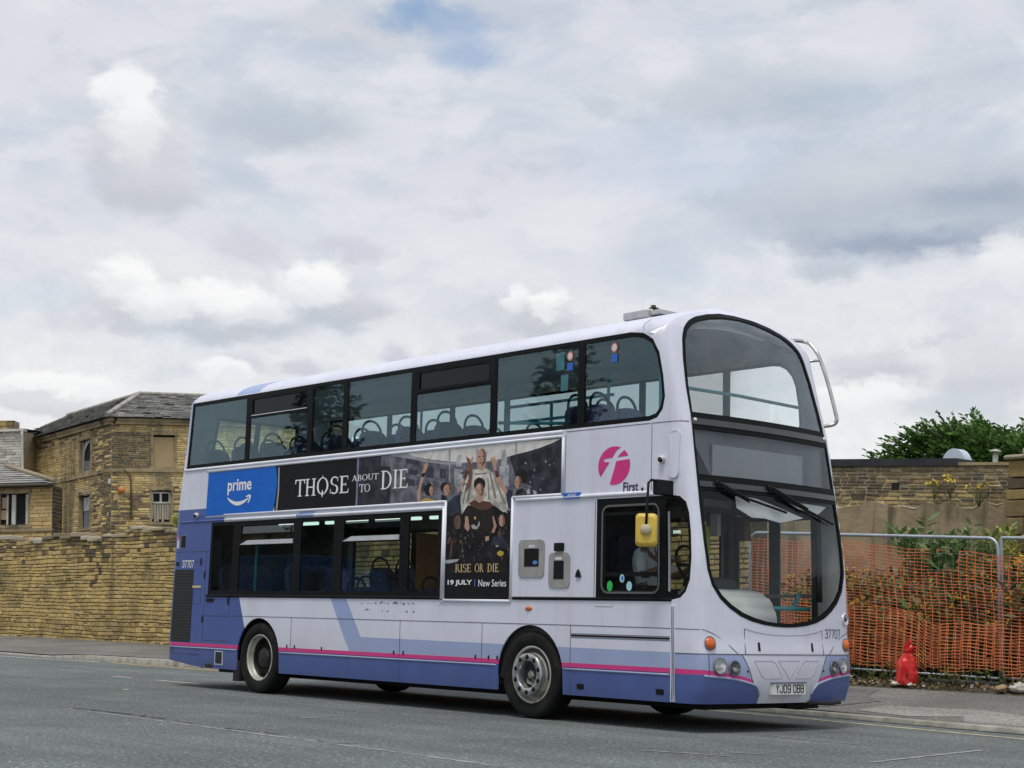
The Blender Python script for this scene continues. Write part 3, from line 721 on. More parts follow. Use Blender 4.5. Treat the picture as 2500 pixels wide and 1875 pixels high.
# ------------------------------------------------------------------ the low building on the right
def right_building():
    root = thing('flat_roofed_building', (3.4, 10.5, 0), 'flat roofed stone building with a black fascia and crumbling render, behind the netting fence', 'building')
    fn = plane_fn((3.4, 10.5, 0), (1, 0, 0), (0, -1, 0)); r = random.Random(21)
    def cols(s, z):
        if z > 3.62: return r.choice(DARK + [(0.33, 0.25, 0.14), (0.42, 0.33, 0.19)])
        if r.random() < (0.8 if s > 0.9 else 0.4): return r.choice(DARK)
        return r.choice(BUFF + DARK) if z > 3.45 else r.choice(BUFF)
    bm = bmesh.new(); lay = colour_layer(bm)
    stones(bm, lay, fn, -14, 1.9, 3.10, 3.93, [(-0.62, -0.50, 3.5, 3.62)], course=(0.05, 0.08), width=(0.14, 0.36), depth=0.016, joint=0.022, cols=cols, r=r)
    slab(bm, fn, -14, 1.9, 0.0, 3.94, -0.4, -0.002, 1)
    obj('wall', bm, [m_stone_r, m_mortar_pale], root)
    bm = bmesh.new(); top = []
    n = 70
    for i in range(n + 1):
        s = -14 + 16.2 * i / n
        top.append((s, 3.23 + 0.05 * math.sin(s * 5.1) + 0.035 * math.sin(s * 11.7) + r.uniform(-.025, .025) + 0.05 * (s > 0.9)))
    prism(bm, [(2.2, 0.1), (-14, 0.1)][::-1] + top[::-1], fn, 0.0, 0.055)
    obj('render', bm, attr_render(), root)
    bm = bmesh.new(); tube(bm, [fn(s, z - 0.012, 0.035 + r.uniform(-.01, .015)) for s, z in top], [r.uniform(0.008, 0.03) for _ in top], 5); obj('crumbled_edge', bm, M('crumbled_render', (0.42, 0.37, 0.27), 0.95, var=0.3, scale=9), root)
    bm = bmesh.new(); slab(bm, fn, -14, 0.72, 3.935, 4.06, -0.45, 0.05); obj('fascia', bm, m_fascia, root)
    bm = bmesh.new(); slab(bm, fn, 0.725, 1.9, 3.94, 3.99, -0.45, 0.04); obj('coping', bm, m_lintel, root)
    bm = bmesh.new(); bm.faces.new([bm.verts.new(p) for p in (fn(-14, 4.03, -.4), fn(1.9, 4.0, -.4), fn(1.9, 4.08, -9), fn(-14, 4.08, -9))]); obj('roof', bm, M('roof_felt', (0.06, 0.06, 0.06), 0.9), root)
    # half round rooflight and a capped flue
    bm = bmesh.new(); o = Vector((2.80, 12.5, 4.08)); prev = None
    for k in range(13):
        a = math.pi * k / 12
        q = [bm.verts.new(o + Vector((0.26 * math.cos(a), y, 0.34 * math.sin(a)))) for y in (-0.12, 0.12)]
        if prev: bm.faces.new((prev[0], q[0], q[1], prev[1])).smooth = True
        prev = q
    bm.faces.new([bm.verts.new(o + Vector((0.26 * math.cos(math.pi * k / 12), -0.12, 0.34 * math.sin(math.pi * k / 12)))) for k in range(13)])
    obj('rooflight', bm, M('rooflight_plastic', (0.50, 0.57, 0.66), 0.3), root)
    bm = bmesh.new(); lathe(bm, [(0.05, 0), (0.05, 0.24), (0.035, 0.25), (0.035, 0.3)], (3.60, 12.5, 4.05), (0, 0, 1), 12); lathe(bm, [(0.005, 0.36), (0.10, 0.33), (0.11, 0.30), (0.005, 0.305)], (3.60, 12.5, 4.05), (0, 0, 1), 12); box(bm, 3.42, 3.78, 12.35, 12.65, 4.0, 4.05)
    obj('flue', bm, M('flue_metal', (0.42, 0.42, 0.36), 0.5, 0.3), root)
    bm = bmesh.new(); slab(bm, fn, -0.64, -0.48, 3.48, 3.64, -0.02, 0.004); obj('vent', bm, m_black, root)
    root.rotation_mode = 'QUATERNION'; root.rotation_quaternion = Matrix.Rotation(R(3.0), 3, 'Y').to_quaternion()
def attr_render():
    m = bpy.data.materials.new('weathered_render'); m.use_nodes = True
    t = NT(m.node_tree); b = t.n['Principled BSDF']; co = t.n.new('ShaderNodeTexCoord').outputs['Object']
    c = t.mix(t.rng(t.noise(co, 1.6, 6, 0.65), 0.3, 0.7), (0.24, 0.185, 0.11), (0.38, 0.30, 0.185))
    c = t.mix(t.rng(t.noise(t.v('MULTIPLY', co, (2.4, 2.4, 0.35)), 1.0, 4, 0.6), 0.5, 0.66, 0, 0.8), c, (0.075, 0.06, 0.04))
    c = t.mix(t.rng(t.noise(co, 9.0, 5, 0.7), 0.62, 0.72, 0, 0.6), c, (0.45, 0.40, 0.30))
    t.put(b.inputs['Base Color'], c); b.inputs['Roughness'].default_value = 0.95
    bn = t.n.new('ShaderNodeBump'); bn.inputs['Strength'].default_value = 0.6; bn.inputs['Distance'].default_value = 0.02
    t.put(bn.inputs['Height'], t.noise(co, 12.0, 5, 0.6)); t.l.new(bn.outputs[0], b.inputs['Normal'])
    return m
right_building()
def stone_pier():
    root = thing('stone_pier', (5.75, 10.35, 0.3), 'broken stone pier of big blocks at the right edge, end of the flat roofed building', 'pier')
    r = random.Random(4); bm = bmesh.new(); lay = colour_layer(bm); z = 0.3
    while z < 3.86:
        h = min(r.uniform(0.16, 0.3), 3.9 - z); x = 5.52 + (0.0 if z > 3.5 else -0.08) + r.uniform(-.05, .03)
        while x < 6.9:
            w = r.uniform(0.3, 0.7); vs = box(bm, x, x + w - 0.02, 10.1 + r.uniform(-.03, .04), 10.7, z, z + h - 0.015, bevel=0.015)
            k = r.uniform(.7, 1.1); c = tuple(q * k * .7 for q in r.choice(BUFF[:5] + DARK))
            for f in {f for v in vs if v.is_valid for f in v.link_faces}: paint(f, lay, c)
            x += w
        z += h
    obj('blocks', bm, m_stone_r, root)
    bm = bmesh.new(); lay = colour_layer(bm)
    for x0, x1, h in ((5.45, 6.0, 0.08), (5.8, 6.95, 0.18)):
        for f in {f for v in box(bm, x0, x1, 10.02, 10.75, 3.885, 3.885 + h, bevel=0.04) if v.is_valid for f in v.link_faces}: paint(f, lay, (0.36, 0.32, 0.23))
    obj('capstone', bm, m_stone_r, root)
stone_pier()

# ------------------------------------------------------------------ fence, netting, plants, litter
m_galv = M('galvanised_steel', (0.42, 0.46, 0.49), 0.45, 0.55, var=0.12, scale=8)
m_net = M('orange_netting', (0.86, 0.20, 0.075), 0.7, var=0.2, scale=5)
m_net2 = M('faded_netting', (0.84, 0.27, 0.11), 0.7, var=0.2, scale=5)
def fence_panel(x0, x1, y, z0, za, zb, label, rr=0.05):
    """frame with rounded corners; the rail falls from za at x0 to zb at x1"""
    root = thing('temporary_fence', ((x0 + x1) / 2, y, z0), label, 'fence', 'temporary fence panels')
    Z = lambda x: za + (zb - za) * (x - x0) / (x1 - x0); Y0 = lambda x: z0 - 0.016 * (x - x0)
    bm = bmesh.new()
    pts = [(x0, y, z0)] + [(x0 + rr - rr * math.cos(a), y, Z(x0) - rr + rr * math.sin(a)) for a in np.linspace(0, math.pi / 2, 7)]
    pts += [(x1 - rr + rr * math.sin(a), y, Z(x1) - rr + rr * math.cos(a)) for a in np.linspace(0, math.pi / 2, 7)] + [(x1, y, Y0(x1))]
    tube(bm, pts, 0.025, 8); tube(bm, [(x0, y, z0 + 0.13), (x1, y, Y0(x1) + 0.13)], 0.018, 8)
    obj('frame', bm, m_galv, root, smooth=False)
    bm = bmesh.new(); n = int((x1 - x0) / 0.12)
    for i in range(1, n): tube(bm, [(x0 + (x1 - x0) * i / n, y, z0 + 0.13), (x0 + (x1 - x0) * i / n, y, Z(x0 + (x1 - x0) * i / n))], 0.0016, 3, caps=False)
    for k in range(1, 8): tube(bm, [(x0, y + 0.004, z0 + 0.13 + k * (za - z0 - 0.13) / 8), (x1, y + 0.004, z0 + 0.10 + k * (zb - z0 - 0.10) / 8)], 0.0016, 3, caps=False)
    obj('wire_mesh', bm, m_galv, root)
fence_panel(3.02, 7.46, 6.50, 0.38, 2.55, 2.372, 'long galvanised fence panel hung with orange netting, reaching from bus to bag', 0.16)
fence_panel(7.50, 11.0, 6.52, 0.315, 2.372, 2.24, 'galvanised fence panel cut off by the right edge of the picture', 0.03)
def netting(name, x0, x1, topf, z0, y0, mat, label, seed, gaps=()):
    r = random.Random(seed); root = None
    px, pz = 0.125, 0.047
    nx = int((x1 - x0) / px)
    ph = [r.uniform(0, 6.3) for _ in range(6)]
    def pos(i, k, dz=0.0):
        x = x0 + px * i; z = topf(x) - pz * k
        x += 0.02 * math.sin(z * 5 + ph[0]) + 0.05 * math.sin(x * 0.9 + z * 1.3 + ph[1])
        y = y0 + 0.035 * math.sin(x * 2.1 + ph[2]) + 0.03 * math.sin(z * 3 + x + ph[3])
        z += 0.012 * math.sin(x * 3.3 + ph[4]) + 0.008 * math.sin(x * 9 + k * .7 + ph[5])
        return Vector((x, y, z + dz))
    bm = bmesh.new()
    def rib(a, b, wa, wb, vertical):
        off = Vector((wa, 0, 0)) if vertical else Vector((0, 0, wa))
        off2 = Vector((wb, 0, 0)) if vertical else Vector((0, 0, wb))
        bm.faces.new([bm.verts.new(p) for p in (a - off, b - off2, b + off2, a + off)])
    for i in range(nx + 1):
        k = 0
        while pos(i, k).z > z0 + 0.05 * math.sin(i * .8):
            p = pos(i, k)
            skip = any(abs(p.x - g[0]) < g[1] and g[2] < p.z < g[3] for g in gaps)
            if not skip and r.random() > 0.004:
                bm.faces.new([bm.verts.new(p + Vector(v)) for v in ((-.012, -.005, 0), (0, -.005, -.011), (.012, -.005, 0), (0, -.005, .011))])
                q = pos(i, k + 1); rib(p + Vector((0, -.003, 0)), q + Vector((0, -.003, 0)), 0.0048, 0.0048, True)
                if i < nx:
                    e = pos(i + 1, k)
                    mid = (p + e) / 2 + Vector((0, 0, -0.004))
                    rib(p, mid, 0.0050, 0.0033, False); rib(mid, e, 0.0033, 0.0050, False)
            k += 1
    o = obj(name, bm, mat, normals=False); tag(o, label, 'netting', 'orange barrier nettings'); return o
netting('barrier_netting', 3.05, 11.2, lambda x: float(np.interp(x, [3, 4.92, 5.47, 6.28, 6.93, 7.85, 11], [2.45, 2.37, 2.31, 2.24, 2.18, 2.09, 2.0])), 0.56, 6.46, m_net, 'upper orange plastic barrier netting tied along the top rail of the fence', 3, gaps=((6.43, 0.10, 1.9, 2.6), (6.75, 0.13, 1.95, 2.6)))
netting('barrier_netting', 3.05, 11.2, lambda x: float(np.interp(x, [3, 4.95, 5.55, 6.14, 6.35, 6.97, 7.5, 11], [1.45, 1.43, 1.39, 1.29, 1.15, 1.2, 1.16, 1.1])), 0.50, 6.41, m_net2, 'lower faded orange netting overlapping the first one near the ground', 4)

LEAFM = {}
def leaf_mat(name, rough=0.55, trans=0.25):
    if name in LEAFM: return LEAFM[name]
    m = bpy.data.materials.new(name); m.use_nodes = True
    t = NT(m.node_tree); b = t.n['Principled BSDF']
    a = t.n.new('ShaderNodeAttribute'); a.attribute_name = 'col'
    t.l.new(a.outputs['Color'], b.inputs['Base Color']); b.inputs['Roughness'].default_value = rough
    b.inputs['Specular IOR Level'].default_value = 0.35
    tl = t.n.new('ShaderNodeBsdfTranslucent'); t.l.new(a.outputs['Color'], tl.inputs[0])
    mx = t.n.new('ShaderNodeMixShader'); mx.inputs[0].default_value = trans
    t.l.new(b.outputs[0], mx.inputs[1]); t.l.new(tl.outputs[0], mx.inputs[2]); t.l.new(mx.outputs[0], t.n['Material Output'].inputs[0])
    LEAFM[name] = m; return m
m_leaf = leaf_mat('leaves')
GREENS = [(0.07, 0.165, 0.025), (0.10, 0.21, 0.035), (0.045, 0.11, 0.018), (0.14, 0.26, 0.05), (0.07, 0.14, 0.035)]
def leaf(bm, lay, p, d, up, L, w, c, fold=0.25):
    d = d.normalized(); s = d.cross(up)
    if s.length < 1e-4: s = d.orthogonal()
    s.normalize(); n = s.cross(d)
    a = bm.verts.new(p); b = bm.verts.new(p + d * L * 0.5 + s * w + n * w * fold); e = bm.verts.new(p + d * L); g = bm.verts.new(p + d * L * 0.5 - s * w + n * w * fold)
    for f in (bm.faces.new((a, b, e)), bm.faces.new((a, e, g))): paint(f, lay, c)
def rdir(r, zb=0.0):
    while True:
        v = Vector((r.uniform(-1, 1), r.uniform(-1, 1), r.uniform(-1, 1)))
        if 0.05 < v.length < 1: v.normalize(); v.z += zb; return v.normalized()
def shoot(bm, lay, r, p, d, L, n, size, greens, droop=0.12):
    """a leafy stem; returns its tip"""
    d = d.normalized(); q = Vector(p)
    for i in range(n):
        q = q + d * (L / n); d = (d + Vector((r.uniform(-.1, .1), r.uniform(-.1, .1), -droop / n + r.uniform(-.05, .05)))).normalized()
        k = r.uniform(0.7, 1.25); c = tuple(x * k for x in r.choice(greens))
        for sgn in (1, -1):
            side = d.cross(Vector((0, 0, 1))); side = side.normalized() if side.length > .01 else Vector((1, 0, 0))
            ld = (side * sgn * r.uniform(.6, 1) + d * r.uniform(.2, .8) + Vector((0, 0, r.uniform(-.3, .4)))).normalized()
            leaf(bm, lay, q, ld, rdir(r, .8), size * r.uniform(.7, 1.2), size * 0.17, c)
    return q, d
def buddleia_tree():
    root = thing('tree', (-0.6, 20, 0), 'dark green bushy tree with upright flower spikes, rising behind the flat roofed building', 'tree')
    r = random.Random(31)
    bm = bmesh.new()
    ends = []
    tube(bm, smooth_path([(-0.6, 20, -0.1), (-0.55, 20, 1.4), (-0.75, 20.05, 2.7), (-0.6, 20, 3.6)], 4), [0.24 - 0.008 * i for i in range(13)], 8)
    for k in range(26):
        a = r.uniform(0, 6.28); e = r.uniform(0.1, 0.75)
        L = r.uniform(1.4, 2.3) * (1.15 if math.cos(a) < 0 else 1.0)
        st = Vector((-0.65, 20, r.uniform(2.4, 3.5))); d = Vector((math.cos(a) * math.cos(e), math.sin(a) * math.cos(e) * .8, math.sin(e)))
        en = st + d * L + Vector((0, 0, 0.2)); mid = st + d * L * .5 + Vector((0, 0, .25))
        P = smooth_path([st, mid, en], 4); tube(bm, P, [0.07 * (1 - i / (len(P) + 1)) + 0.01 for i in range(len(P))], 5); ends += [(P[i], d) for i in range(3, len(P))]
    obj('trunk', bm, M('bark', (0.11, 0.085, 0.06), 0.9, var=0.3, scale=12, bump=0.5), root)
    bm = bmesh.new(); lay = colour_layer(bm); bs = bmesh.new(); ls = colour_layer(bs)
    def topz(x): return float(np.interp(x, [-3.9, -3.1, -2.3, -1.6, -1.0, -0.4, 0.2, 1.0, 2.2], [4.5, 5.15, 5.75, 6.0, 5.98, 5.8, 5.6, 5.4, 4.5]))
    for k in range(1500):
        x = r.uniform(-3.35, 2.4); zt = topz(x)
        p = Vector((x, 20 + r.uniform(-1.5, 1.5), zt - 0.30 - abs(r.gauss(0, 0.7))))
        d = Vector((-0.55 + r.uniform(-.5, .5) + 0.25 * (x + .8), r.uniform(-.6, .4), r.uniform(0.25, 1.0)))
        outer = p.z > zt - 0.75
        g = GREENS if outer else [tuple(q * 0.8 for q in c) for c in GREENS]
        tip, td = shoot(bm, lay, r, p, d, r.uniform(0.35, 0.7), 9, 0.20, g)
        if outer and r.random() < 0.08:
            c = r.choice([(0.035, 0.03, 0.035), (0.06, 0.035, 0.055), (0.045, 0.045, 0.03)])
            for j in range(16):
                q = tip + td * (0.02 * j); leaf(bs, ls, q, (rdir(r) + td).normalized(), rdir(r), 0.07 * (1 - j / 24), 0.03 * (1 - j / 22), c)
    obj('crown', bm, m_leaf, root, normals=False); obj('flower_spikes', bs, m_leaf, root, normals=False)['kind'] = 'stuff'
buddleia_tree()
def weeds():
    r = random.Random(41); bm = bmesh.new(); lay = colour_layer(bm); bf = bmesh.new(); lf = colour_layer(bf)
    W1 = [(0.05, 0.12, 0.02), (0.09, 0.17, 0.03), (0.15, 0.20, 0.05), (0.02, 0.045, 0.012), (0.012, 0.026, 0.008), (0.016, 0.03, 0.01), (0.03, 0.06, 0.014)]  # the near-black greens paint the shaded gaps between leaves
    W2 = [(0.16, 0.12, 0.045), (0.05, 0.04, 0.02), (0.20, 0.15, 0.06)]
    for k in range(2600):
        x = r.uniform(2.6, 13.5); y = 6.68 + r.random() ** 1.3 * 3.2
        h = (0.35 + 1.35 * r.random() ** 0.8) * (1.25 if x > 7.2 else 1.0) * (1.0 if y > 7 else 0.8)
        g = W1 if r.random() < 0.86 else W2
        p = Vector((x, y, 0.3)); d = Vector((r.uniform(-.25, .25), r.uniform(-.25, .15), 1))
        tip, td = shoot(bm, lay, r, p, d, h, max(4, int(h * 9)), r.uniform(0.10, 0.22), g, droop=0.3)
        if r.random() < (0.22 if x > 6.9 else 0.08):
            for j in range(r.randint(4, 10)):
                c = r.choice([(0.72, 0.50, 0.03), (0.78, 0.58, 0.06), (0.66, 0.42, 0.03)])
                q = tip + Vector((r.uniform(-.13, .13), r.uniform(-.1, .1), r.uniform(-.12, .10)))
                for s in range(3): leaf(bf, lf, q, rdir(r, .2), rdir(r), 0.038, 0.018, c)
    for k in range(700):                                         # low growth and dead stalks along the fence foot
        x = r.uniform(2.6, 12); p = Vector((x, r.uniform(6.0, 6.65), 0.29))
        if r.random() < 0.6: continue
        shoot(bm, lay, r, p, Vector((r.uniform(-.4, .4), r.uniform(-.4, .4), 1)), r.uniform(.08, .3), 4, 0.09, W1 + W2)
    tag(obj('weeds', bm, m_leaf, normals=False), 'dark tangle of weeds behind the orange netting', 'weeds', kind='stuff')
    tag(obj('yellow_flowers', bf, leaf_mat('petals', 0.6, 0.2), normals=False), 'yellow ragwort flowers among the weeds', 'flowers', kind='stuff')
weeds()
def plant(x, y, z0, h, n, label, name='shrub', group=None, flowers=False, seed=0, greens=GREENS, size=0.2):
    r = random.Random(seed)
    root = thing(name, (x, y, z0), label, 'plant', group)
    bm = bmesh.new(); lay = colour_layer(bm); bs = bmesh.new()
    for k in range(n):
        d = Vector((r.uniform(-.5, .5), r.uniform(-.5, .2), 1)); L = h * r.uniform(.6, 1)
        tube(bs, [(x, y, z0), Vector((x, y, z0)) + d.normalized() * L], 0.008, 4)
        tip, td = shoot(bm, lay, r, Vector((x, y, z0)) + d.normalized() * (h * .25), d, L * .8, max(4, int(h * 8)), size, greens)
        if flowers:
            bf = bmesh.new(); lf = colour_layer(bf)
            for j in range(1):
                q = tip + Vector((r.uniform(-.09, .09), r.uniform(-.06, .06), r.uniform(-.04, .06)))
                for s in range(6): leaf(bf, lf, q, rdir(r, .3), rdir(r), 0.055, 0.02, r.choice([(0.76, 0.52, 0.05), (0.8, 0.6, 0.1)]))
            obj('flower', bf, leaf_mat('petals', 0.6, 0.2), root, normals=False)
    obj('leaves', bm, m_leaf, root, normals=False); obj('stem', bs, M('green_stem', (0.12, 0.13, 0.05), 0.8), root)
LG = [(0.12, 0.22, 0.06), (0.16, 0.27, 0.08), (0.09, 0.17, 0.05), (0.22, 0.30, 0.13)]
plant(4.05, 9.7, 1.5, 1.4, 9, 'broad leafed shrub against the render, nearest the bus front', 'shrub', 'shrubs against the render', seed=1, greens=LG, size=0.26)
plant(4.62, 9.6, 1.3, 1.5, 12, 'bushy light green shrub against the render, second from the bus front', 'shrub', 'shrubs against the render', seed=2, greens=LG, size=0.24)
plant(5.25, 9.6, 1.4, 1.4, 9, 'loose pale green shrub against the render above the fence post', 'shrub', 'shrubs against the render', seed=3, greens=LG + [(0.3, 0.36, 0.1)], size=0.22)
plant(5.75, 9.5, 1.6, 1.15, 7, 'small yellowish shrub against the stone pier at the right edge', 'shrub', 'shrubs against the render', seed=5, greens=[(0.28, 0.32, 0.07), (0.34, 0.36, 0.09)], size=0.2)
for k, (x, z, h, lab) in enumerate(((3.92, 3.30, 0.34, 'yellow ragwort growing out of the wall, left one of the three'), (4.24, 3.30, 0.40, 'yellow ragwort growing out of the wall, tallest and in the middle'), (4.78, 3.15, 0.36, 'yellow ragwort growing out of the wall, nearest the stone pier'))):
    plant(x, 10.36, z, h, 5, lab, 'ragwort', 'ragworts on the wall', True, seed=50 + k, greens=[(0.25, 0.24, 0.12), (0.18, 0.2, 0.08)], size=0.06)
plant(-15.35, 6.7, 3.05, 0.4, 9, 'bright yellow green weed sprouting from the top of the roadside wall', 'weed', seed=9, greens=[(0.38, 0.46, 0.05), (0.30, 0.40, 0.05)], size=0.16)

def red_bag():
    r = random.Random(12); root = thing('rubbish_bag', (6.2, 6.12, 0.3), 'bright red plastic bag of rubbish leaning on the foot of the fence', 'bag')
    bm = bmesh.new(); rings = []
    prof = [(0.29, 0.10, 0.0), (0.30, 0.150, 0.0), (0.36, 0.160, -0.01), (0.46, 0.155, 0.0), (0.56, 0.145, 0.015), (0.64, 0.125, 0.02), (0.70, 0.090, 0.025), (0.745, 0.060, 0.03), (0.78, 0.075, 0.04), (0.82, 0.065, 0.06), (0.85, 0.02, 0.09)]
    n = 15
    for j, (z, rad, dx) in enumerate(prof):
        rings.append([bm.verts.new((6.2 + dx + rad * (1 + 0.16 * math.sin(3 * a + j * .6) * (j > 0) + r.uniform(-.09, .09)) * math.cos(a), 6.12 + rad * (0.85 + r.uniform(-.09, .09)) * math.sin(a), z + r.uniform(-.012, .012) * (j > 0))) for a in np.linspace(0, 2 * math.pi, n, endpoint=False)])
    for A, B in zip(rings, rings[1:]):
        for k in range(n): bm.faces.new((A[k], A[(k + 1) % n], B[(k + 1) % n], B[k]))
    bm.faces.new(rings[0]); bm.faces.new(rings[-1])
    bmesh.ops.triangulate(bm, faces=bm.faces)
    obj('bag_body', bm, M('red_plastic', (0.62, 0.02, 0.018), 0.33, var=0.12, scale=6, bump=0.35, bscale=16), root)
    bm = bmesh.new()
    prism(bm, [(6.16, 0.80), (6.24, 0.82), (6.30, 0.90), (6.27, 0.93), (6.21, 0.88)], lambda a, b, d: Vector((a, 6.08 + d, b)), 0, 0.02)
    obj('tied_corner', bm, MATS['red_plastic'], root)
red_bag()
def foot_block(x0, x1, y, label):
    root = thing('rubber_block', ((x0 + x1) / 2, y, 0.28), label, 'block', 'rubber fence feet')
    bm = bmesh.new(); box(bm, x0, x1, y - 0.12, y + 0.12, 0.28, 0.40, bevel=0.025); obj('block', bm, M('black_rubber_block', (0.035, 0.036, 0.035), 0.85, var=0.4, scale=6, bump=0.4, dark=(0.12, 0.10, 0.07), dth=(0.6, 0.72), dscale=3), root)
foot_block(6.42, 7.62, 6.30, 'long black rubber foot of the fence, right of the red bag')
foot_block(3.4, 4.6, 6.32, 'black rubber foot of the fence, in the shadow past the front of the bus')
m_paper = M('dirty_paper', (0.55, 0.52, 0.46), 0.85, var=0.25, scale=12)
m_brown = M('dry_card', (0.34, 0.24, 0.13), 0.9, var=0.3, scale=10)
def litter(x, y, s, seed, label, mat, name='litter'):
    r = random.Random(seed); bm = bmesh.new()
    bmesh.ops.create_icosphere(bm, subdivisions=2, radius=s)
    for v in bm.verts: v.co = Vector((x, y, 0.30)) + Vector((v.co.x * r.uniform(.7, 1.35), v.co.y * r.uniform(.6, 1.2), (v.co.z + s * .5) * r.uniform(.35, .7)))
    tag(obj(name, bm, mat), label, 'litter', 'litter along the fence')
litter(6.08, 6.0, 0.055, 1, 'crumpled white paper just left of the red bag', m_paper)
litter(6.34, 5.98, 0.045, 2, 'crumpled white paper at the foot of the red bag, right side', m_paper)
litter(8.0, 6.05, 0.13, 3, 'crumpled pale grey sheet lying at the right edge by the fence', m_paper)
litter(7.78, 6.0, 0.09, 4, 'brown cardboard scrap next to the pale sheet', m_brown)
litter(5.62, 6.1, 0.05, 5, 'white scrap among leaves near the front of the bus', m_paper)
litter(5.2, 6.15, 0.06, 6, 'white scrap nearest the front of the bus', m_paper)
bm = bmesh.new(); lay = colour_layer(bm); r = random.Random(77)
for k in range(1500):
    x = r.uniform(2.8, 12); y = 5.98 + abs(r.gauss(0, .2)); 
    d = rdir(r); d.z *= .3
    leaf(bm, lay, Vector((x, y, 0.275 + min(.1, (y - 5.95) * .2) + r.uniform(0, .03))), d, rdir(r, 1), r.uniform(.03, .09), r.uniform(.012, .035), r.choice([(0.30, 0.2, 0.1), (0.42, 0.33, 0.2), (0.2, 0.13, 0.06), (0.55, 0.5, 0.42), (0.16, .16, .06), (.12, .09, .05)]))
tag(obj('leaf_litter', bm, m_leaf, normals=False), 'dry leaves and scraps along the verge', 'leaf litter', kind='stuff')

# ------------------------------------------------------------------ across the road, behind the photographer: what the bus windows mirror
def mill():
    root = thing('mill_building', (-28, -28, 0), 'long dark stone mill across the road, seen only mirrored in the bus windows', 'building')
    m = M('mill_stone', (0.15, 0.12, 0.08), 0.9, var=0.4, scale=3, dark=(0.03, 0.03, 0.025), dth=(0.45, 0.65), dscale=0.6)
    bm = bmesh.new(); box(bm, -62, 2, -36, -27, 0, 6.4); obj('wall', bm, m, root)
    bm = bmesh.new(); prism(bm, [(-36.3, 6.4), (-26.7, 6.4), (-31.5, 7.6)], lambda y, z, x: Vector((x, y, z)), -62.3, 2.3); obj('roof', bm, m_slatebase, root)
    for k in range(15):
        bm = bmesh.new(); box(bm, -60 + k * 4.1, -58.6 + k * 4.1, -27.02, -26.94, 2.2, 4.4); obj('window', bm, M('mill_window', (0.03, 0.035, 0.04), 0.2), root)
mill()
def roadside_tree(x, y, h, w, seed, label):
    r = random.Random(seed); root = thing('street_tree', (x, y, 0), label, 'tree', 'trees across the road')
    bm = bmesh.new(); tube(bm, smooth_path([(x, y, -0.1), (x + .1, y, h * .35), (x, y + .1, h * .7)], 4), [0.2, .19, .18, .17, .15, .13, .11, .09, .08], 7); obj('trunk', bm, M('dark_bark', (0.06, 0.05, 0.04), 0.9), root)
    bm = bmesh.new(); lay = colour_layer(bm)
    for k in range(420):
        a = rdir(r); q = Vector((x + a.x * w * r.uniform(.3, 1), y + a.y * w * r.uniform(.3, 1), h * .62 + a.z * h * .38 * r.uniform(.3, 1)))
        shoot(bm, lay, r, q, rdir(r), .6, 5, .34, [(0.02, 0.045, 0.012), (0.03, 0.06, 0.015)])
    obj('crown', bm, m_leaf, root, normals=False)
roadside_tree(-30.5, -24, 11.5, 1.5, 1, 'slim dark tree across the road, mirrored in the upper deck glass')
roadside_tree(-17.6, -24.5, 11.0, 1.1, 2, 'narrow dark tree across the road, mirrored near the front of the upper deck')
roadside_tree(-44, -23, 10.0, 2.6, 3, 'broad dark tree across the road, farthest left of the mill')
def lorry():
    root = thing('blue_lorry', (-23.5, -18.5, 0), 'blue box lorry parked across the road, mirrored in the lower deck windows', 'lorry')
    m_b = M('lorry_blue', (0.02, 0.10, 0.25), 0.4, var=0.06)
    bm = bmesh.new(); box(bm, -26.4, -22.35, -20.0, -17.6, 0.95, 2.95, bevel=0.04); obj('box_body', bm, m_b, root)
    bm = bmesh.new(); prism(bm, [(-22.3, 0.7), (-20.5, 0.7), (-20.55, 1.7), (-21.0, 2.5), (-22.3, 2.6)], lambda a, z, y: Vector((a, y, z)), -19.9, -17.7); cab = obj('cab', bm, m_b, root)
    bm = bmesh.new(); prism(bm, [(-22.1, 1.65), (-20.95, 1.65), (-21.2, 2.4), (-22.1, 2.4)], lambda a, z, y: Vector((a, y, z)), -17.71, -17.68); obj('side_window', bm, b_black_early(), cab)
    bm = bmesh.new(); box(bm, -26.3, -20.6, -19.6, -18.0, 0.55, 0.98); obj('chassis', bm, b_black_early(), root)
    for x in (-25.3, -21.4):
        for y in (-19.8, -17.9):
            bm = bmesh.new(); lathe(bm, [(.2, -.13), (.44, -.14), (.48, -.1), (.48, .1), (.44, .14), (.2, .13)], (x, y, .48), (0, 1, 0), 24); obj('wheel', bm, b_black_early(), root)
    return root
def b_black_early(): return M('lorry_black', (0.015, 0.015, 0.016), 0.6)
LORRY = lorry()

# ================================================================== the bus
BUS = thing('double_decker_bus', (3.6, 0, 0), 'white and blue double decker bus with a magenta stripe and black side advert', 'bus')
FZ = ([.2, .29, .45, .65, .79, .9, 1.3, 1.45, 1.7, 1.9, 2.1, 2.3, 2.5, 3.1, 3.25, 3.4, 3.6, 3.8, 4.0, 4.1, 4.2, 4.3, 4.4, 4.44, 4.48, 4.52, 4.55, 4.575],
      [8.82, 8.86, 8.91, 8.92, 8.91, 8.89, 8.88, 8.88, 8.87, 8.845, 8.815, 8.78, 8.75, 8.65, 8.612, 8.575, 8.52, 8.47, 8.417, 8.392, 8.36, 8.31, 8.245, 8.21, 8.15, 8.09, 8.03, 7.97])
RZ = ([.2, .35, .6, 1.7, 2.5, 3.3, 4.17, 4.4, 4.5, 4.575], [-1.66, -1.68, -1.69, -1.67, -1.64, -1.53, -1.42, -1.34, -1.28, -1.22])
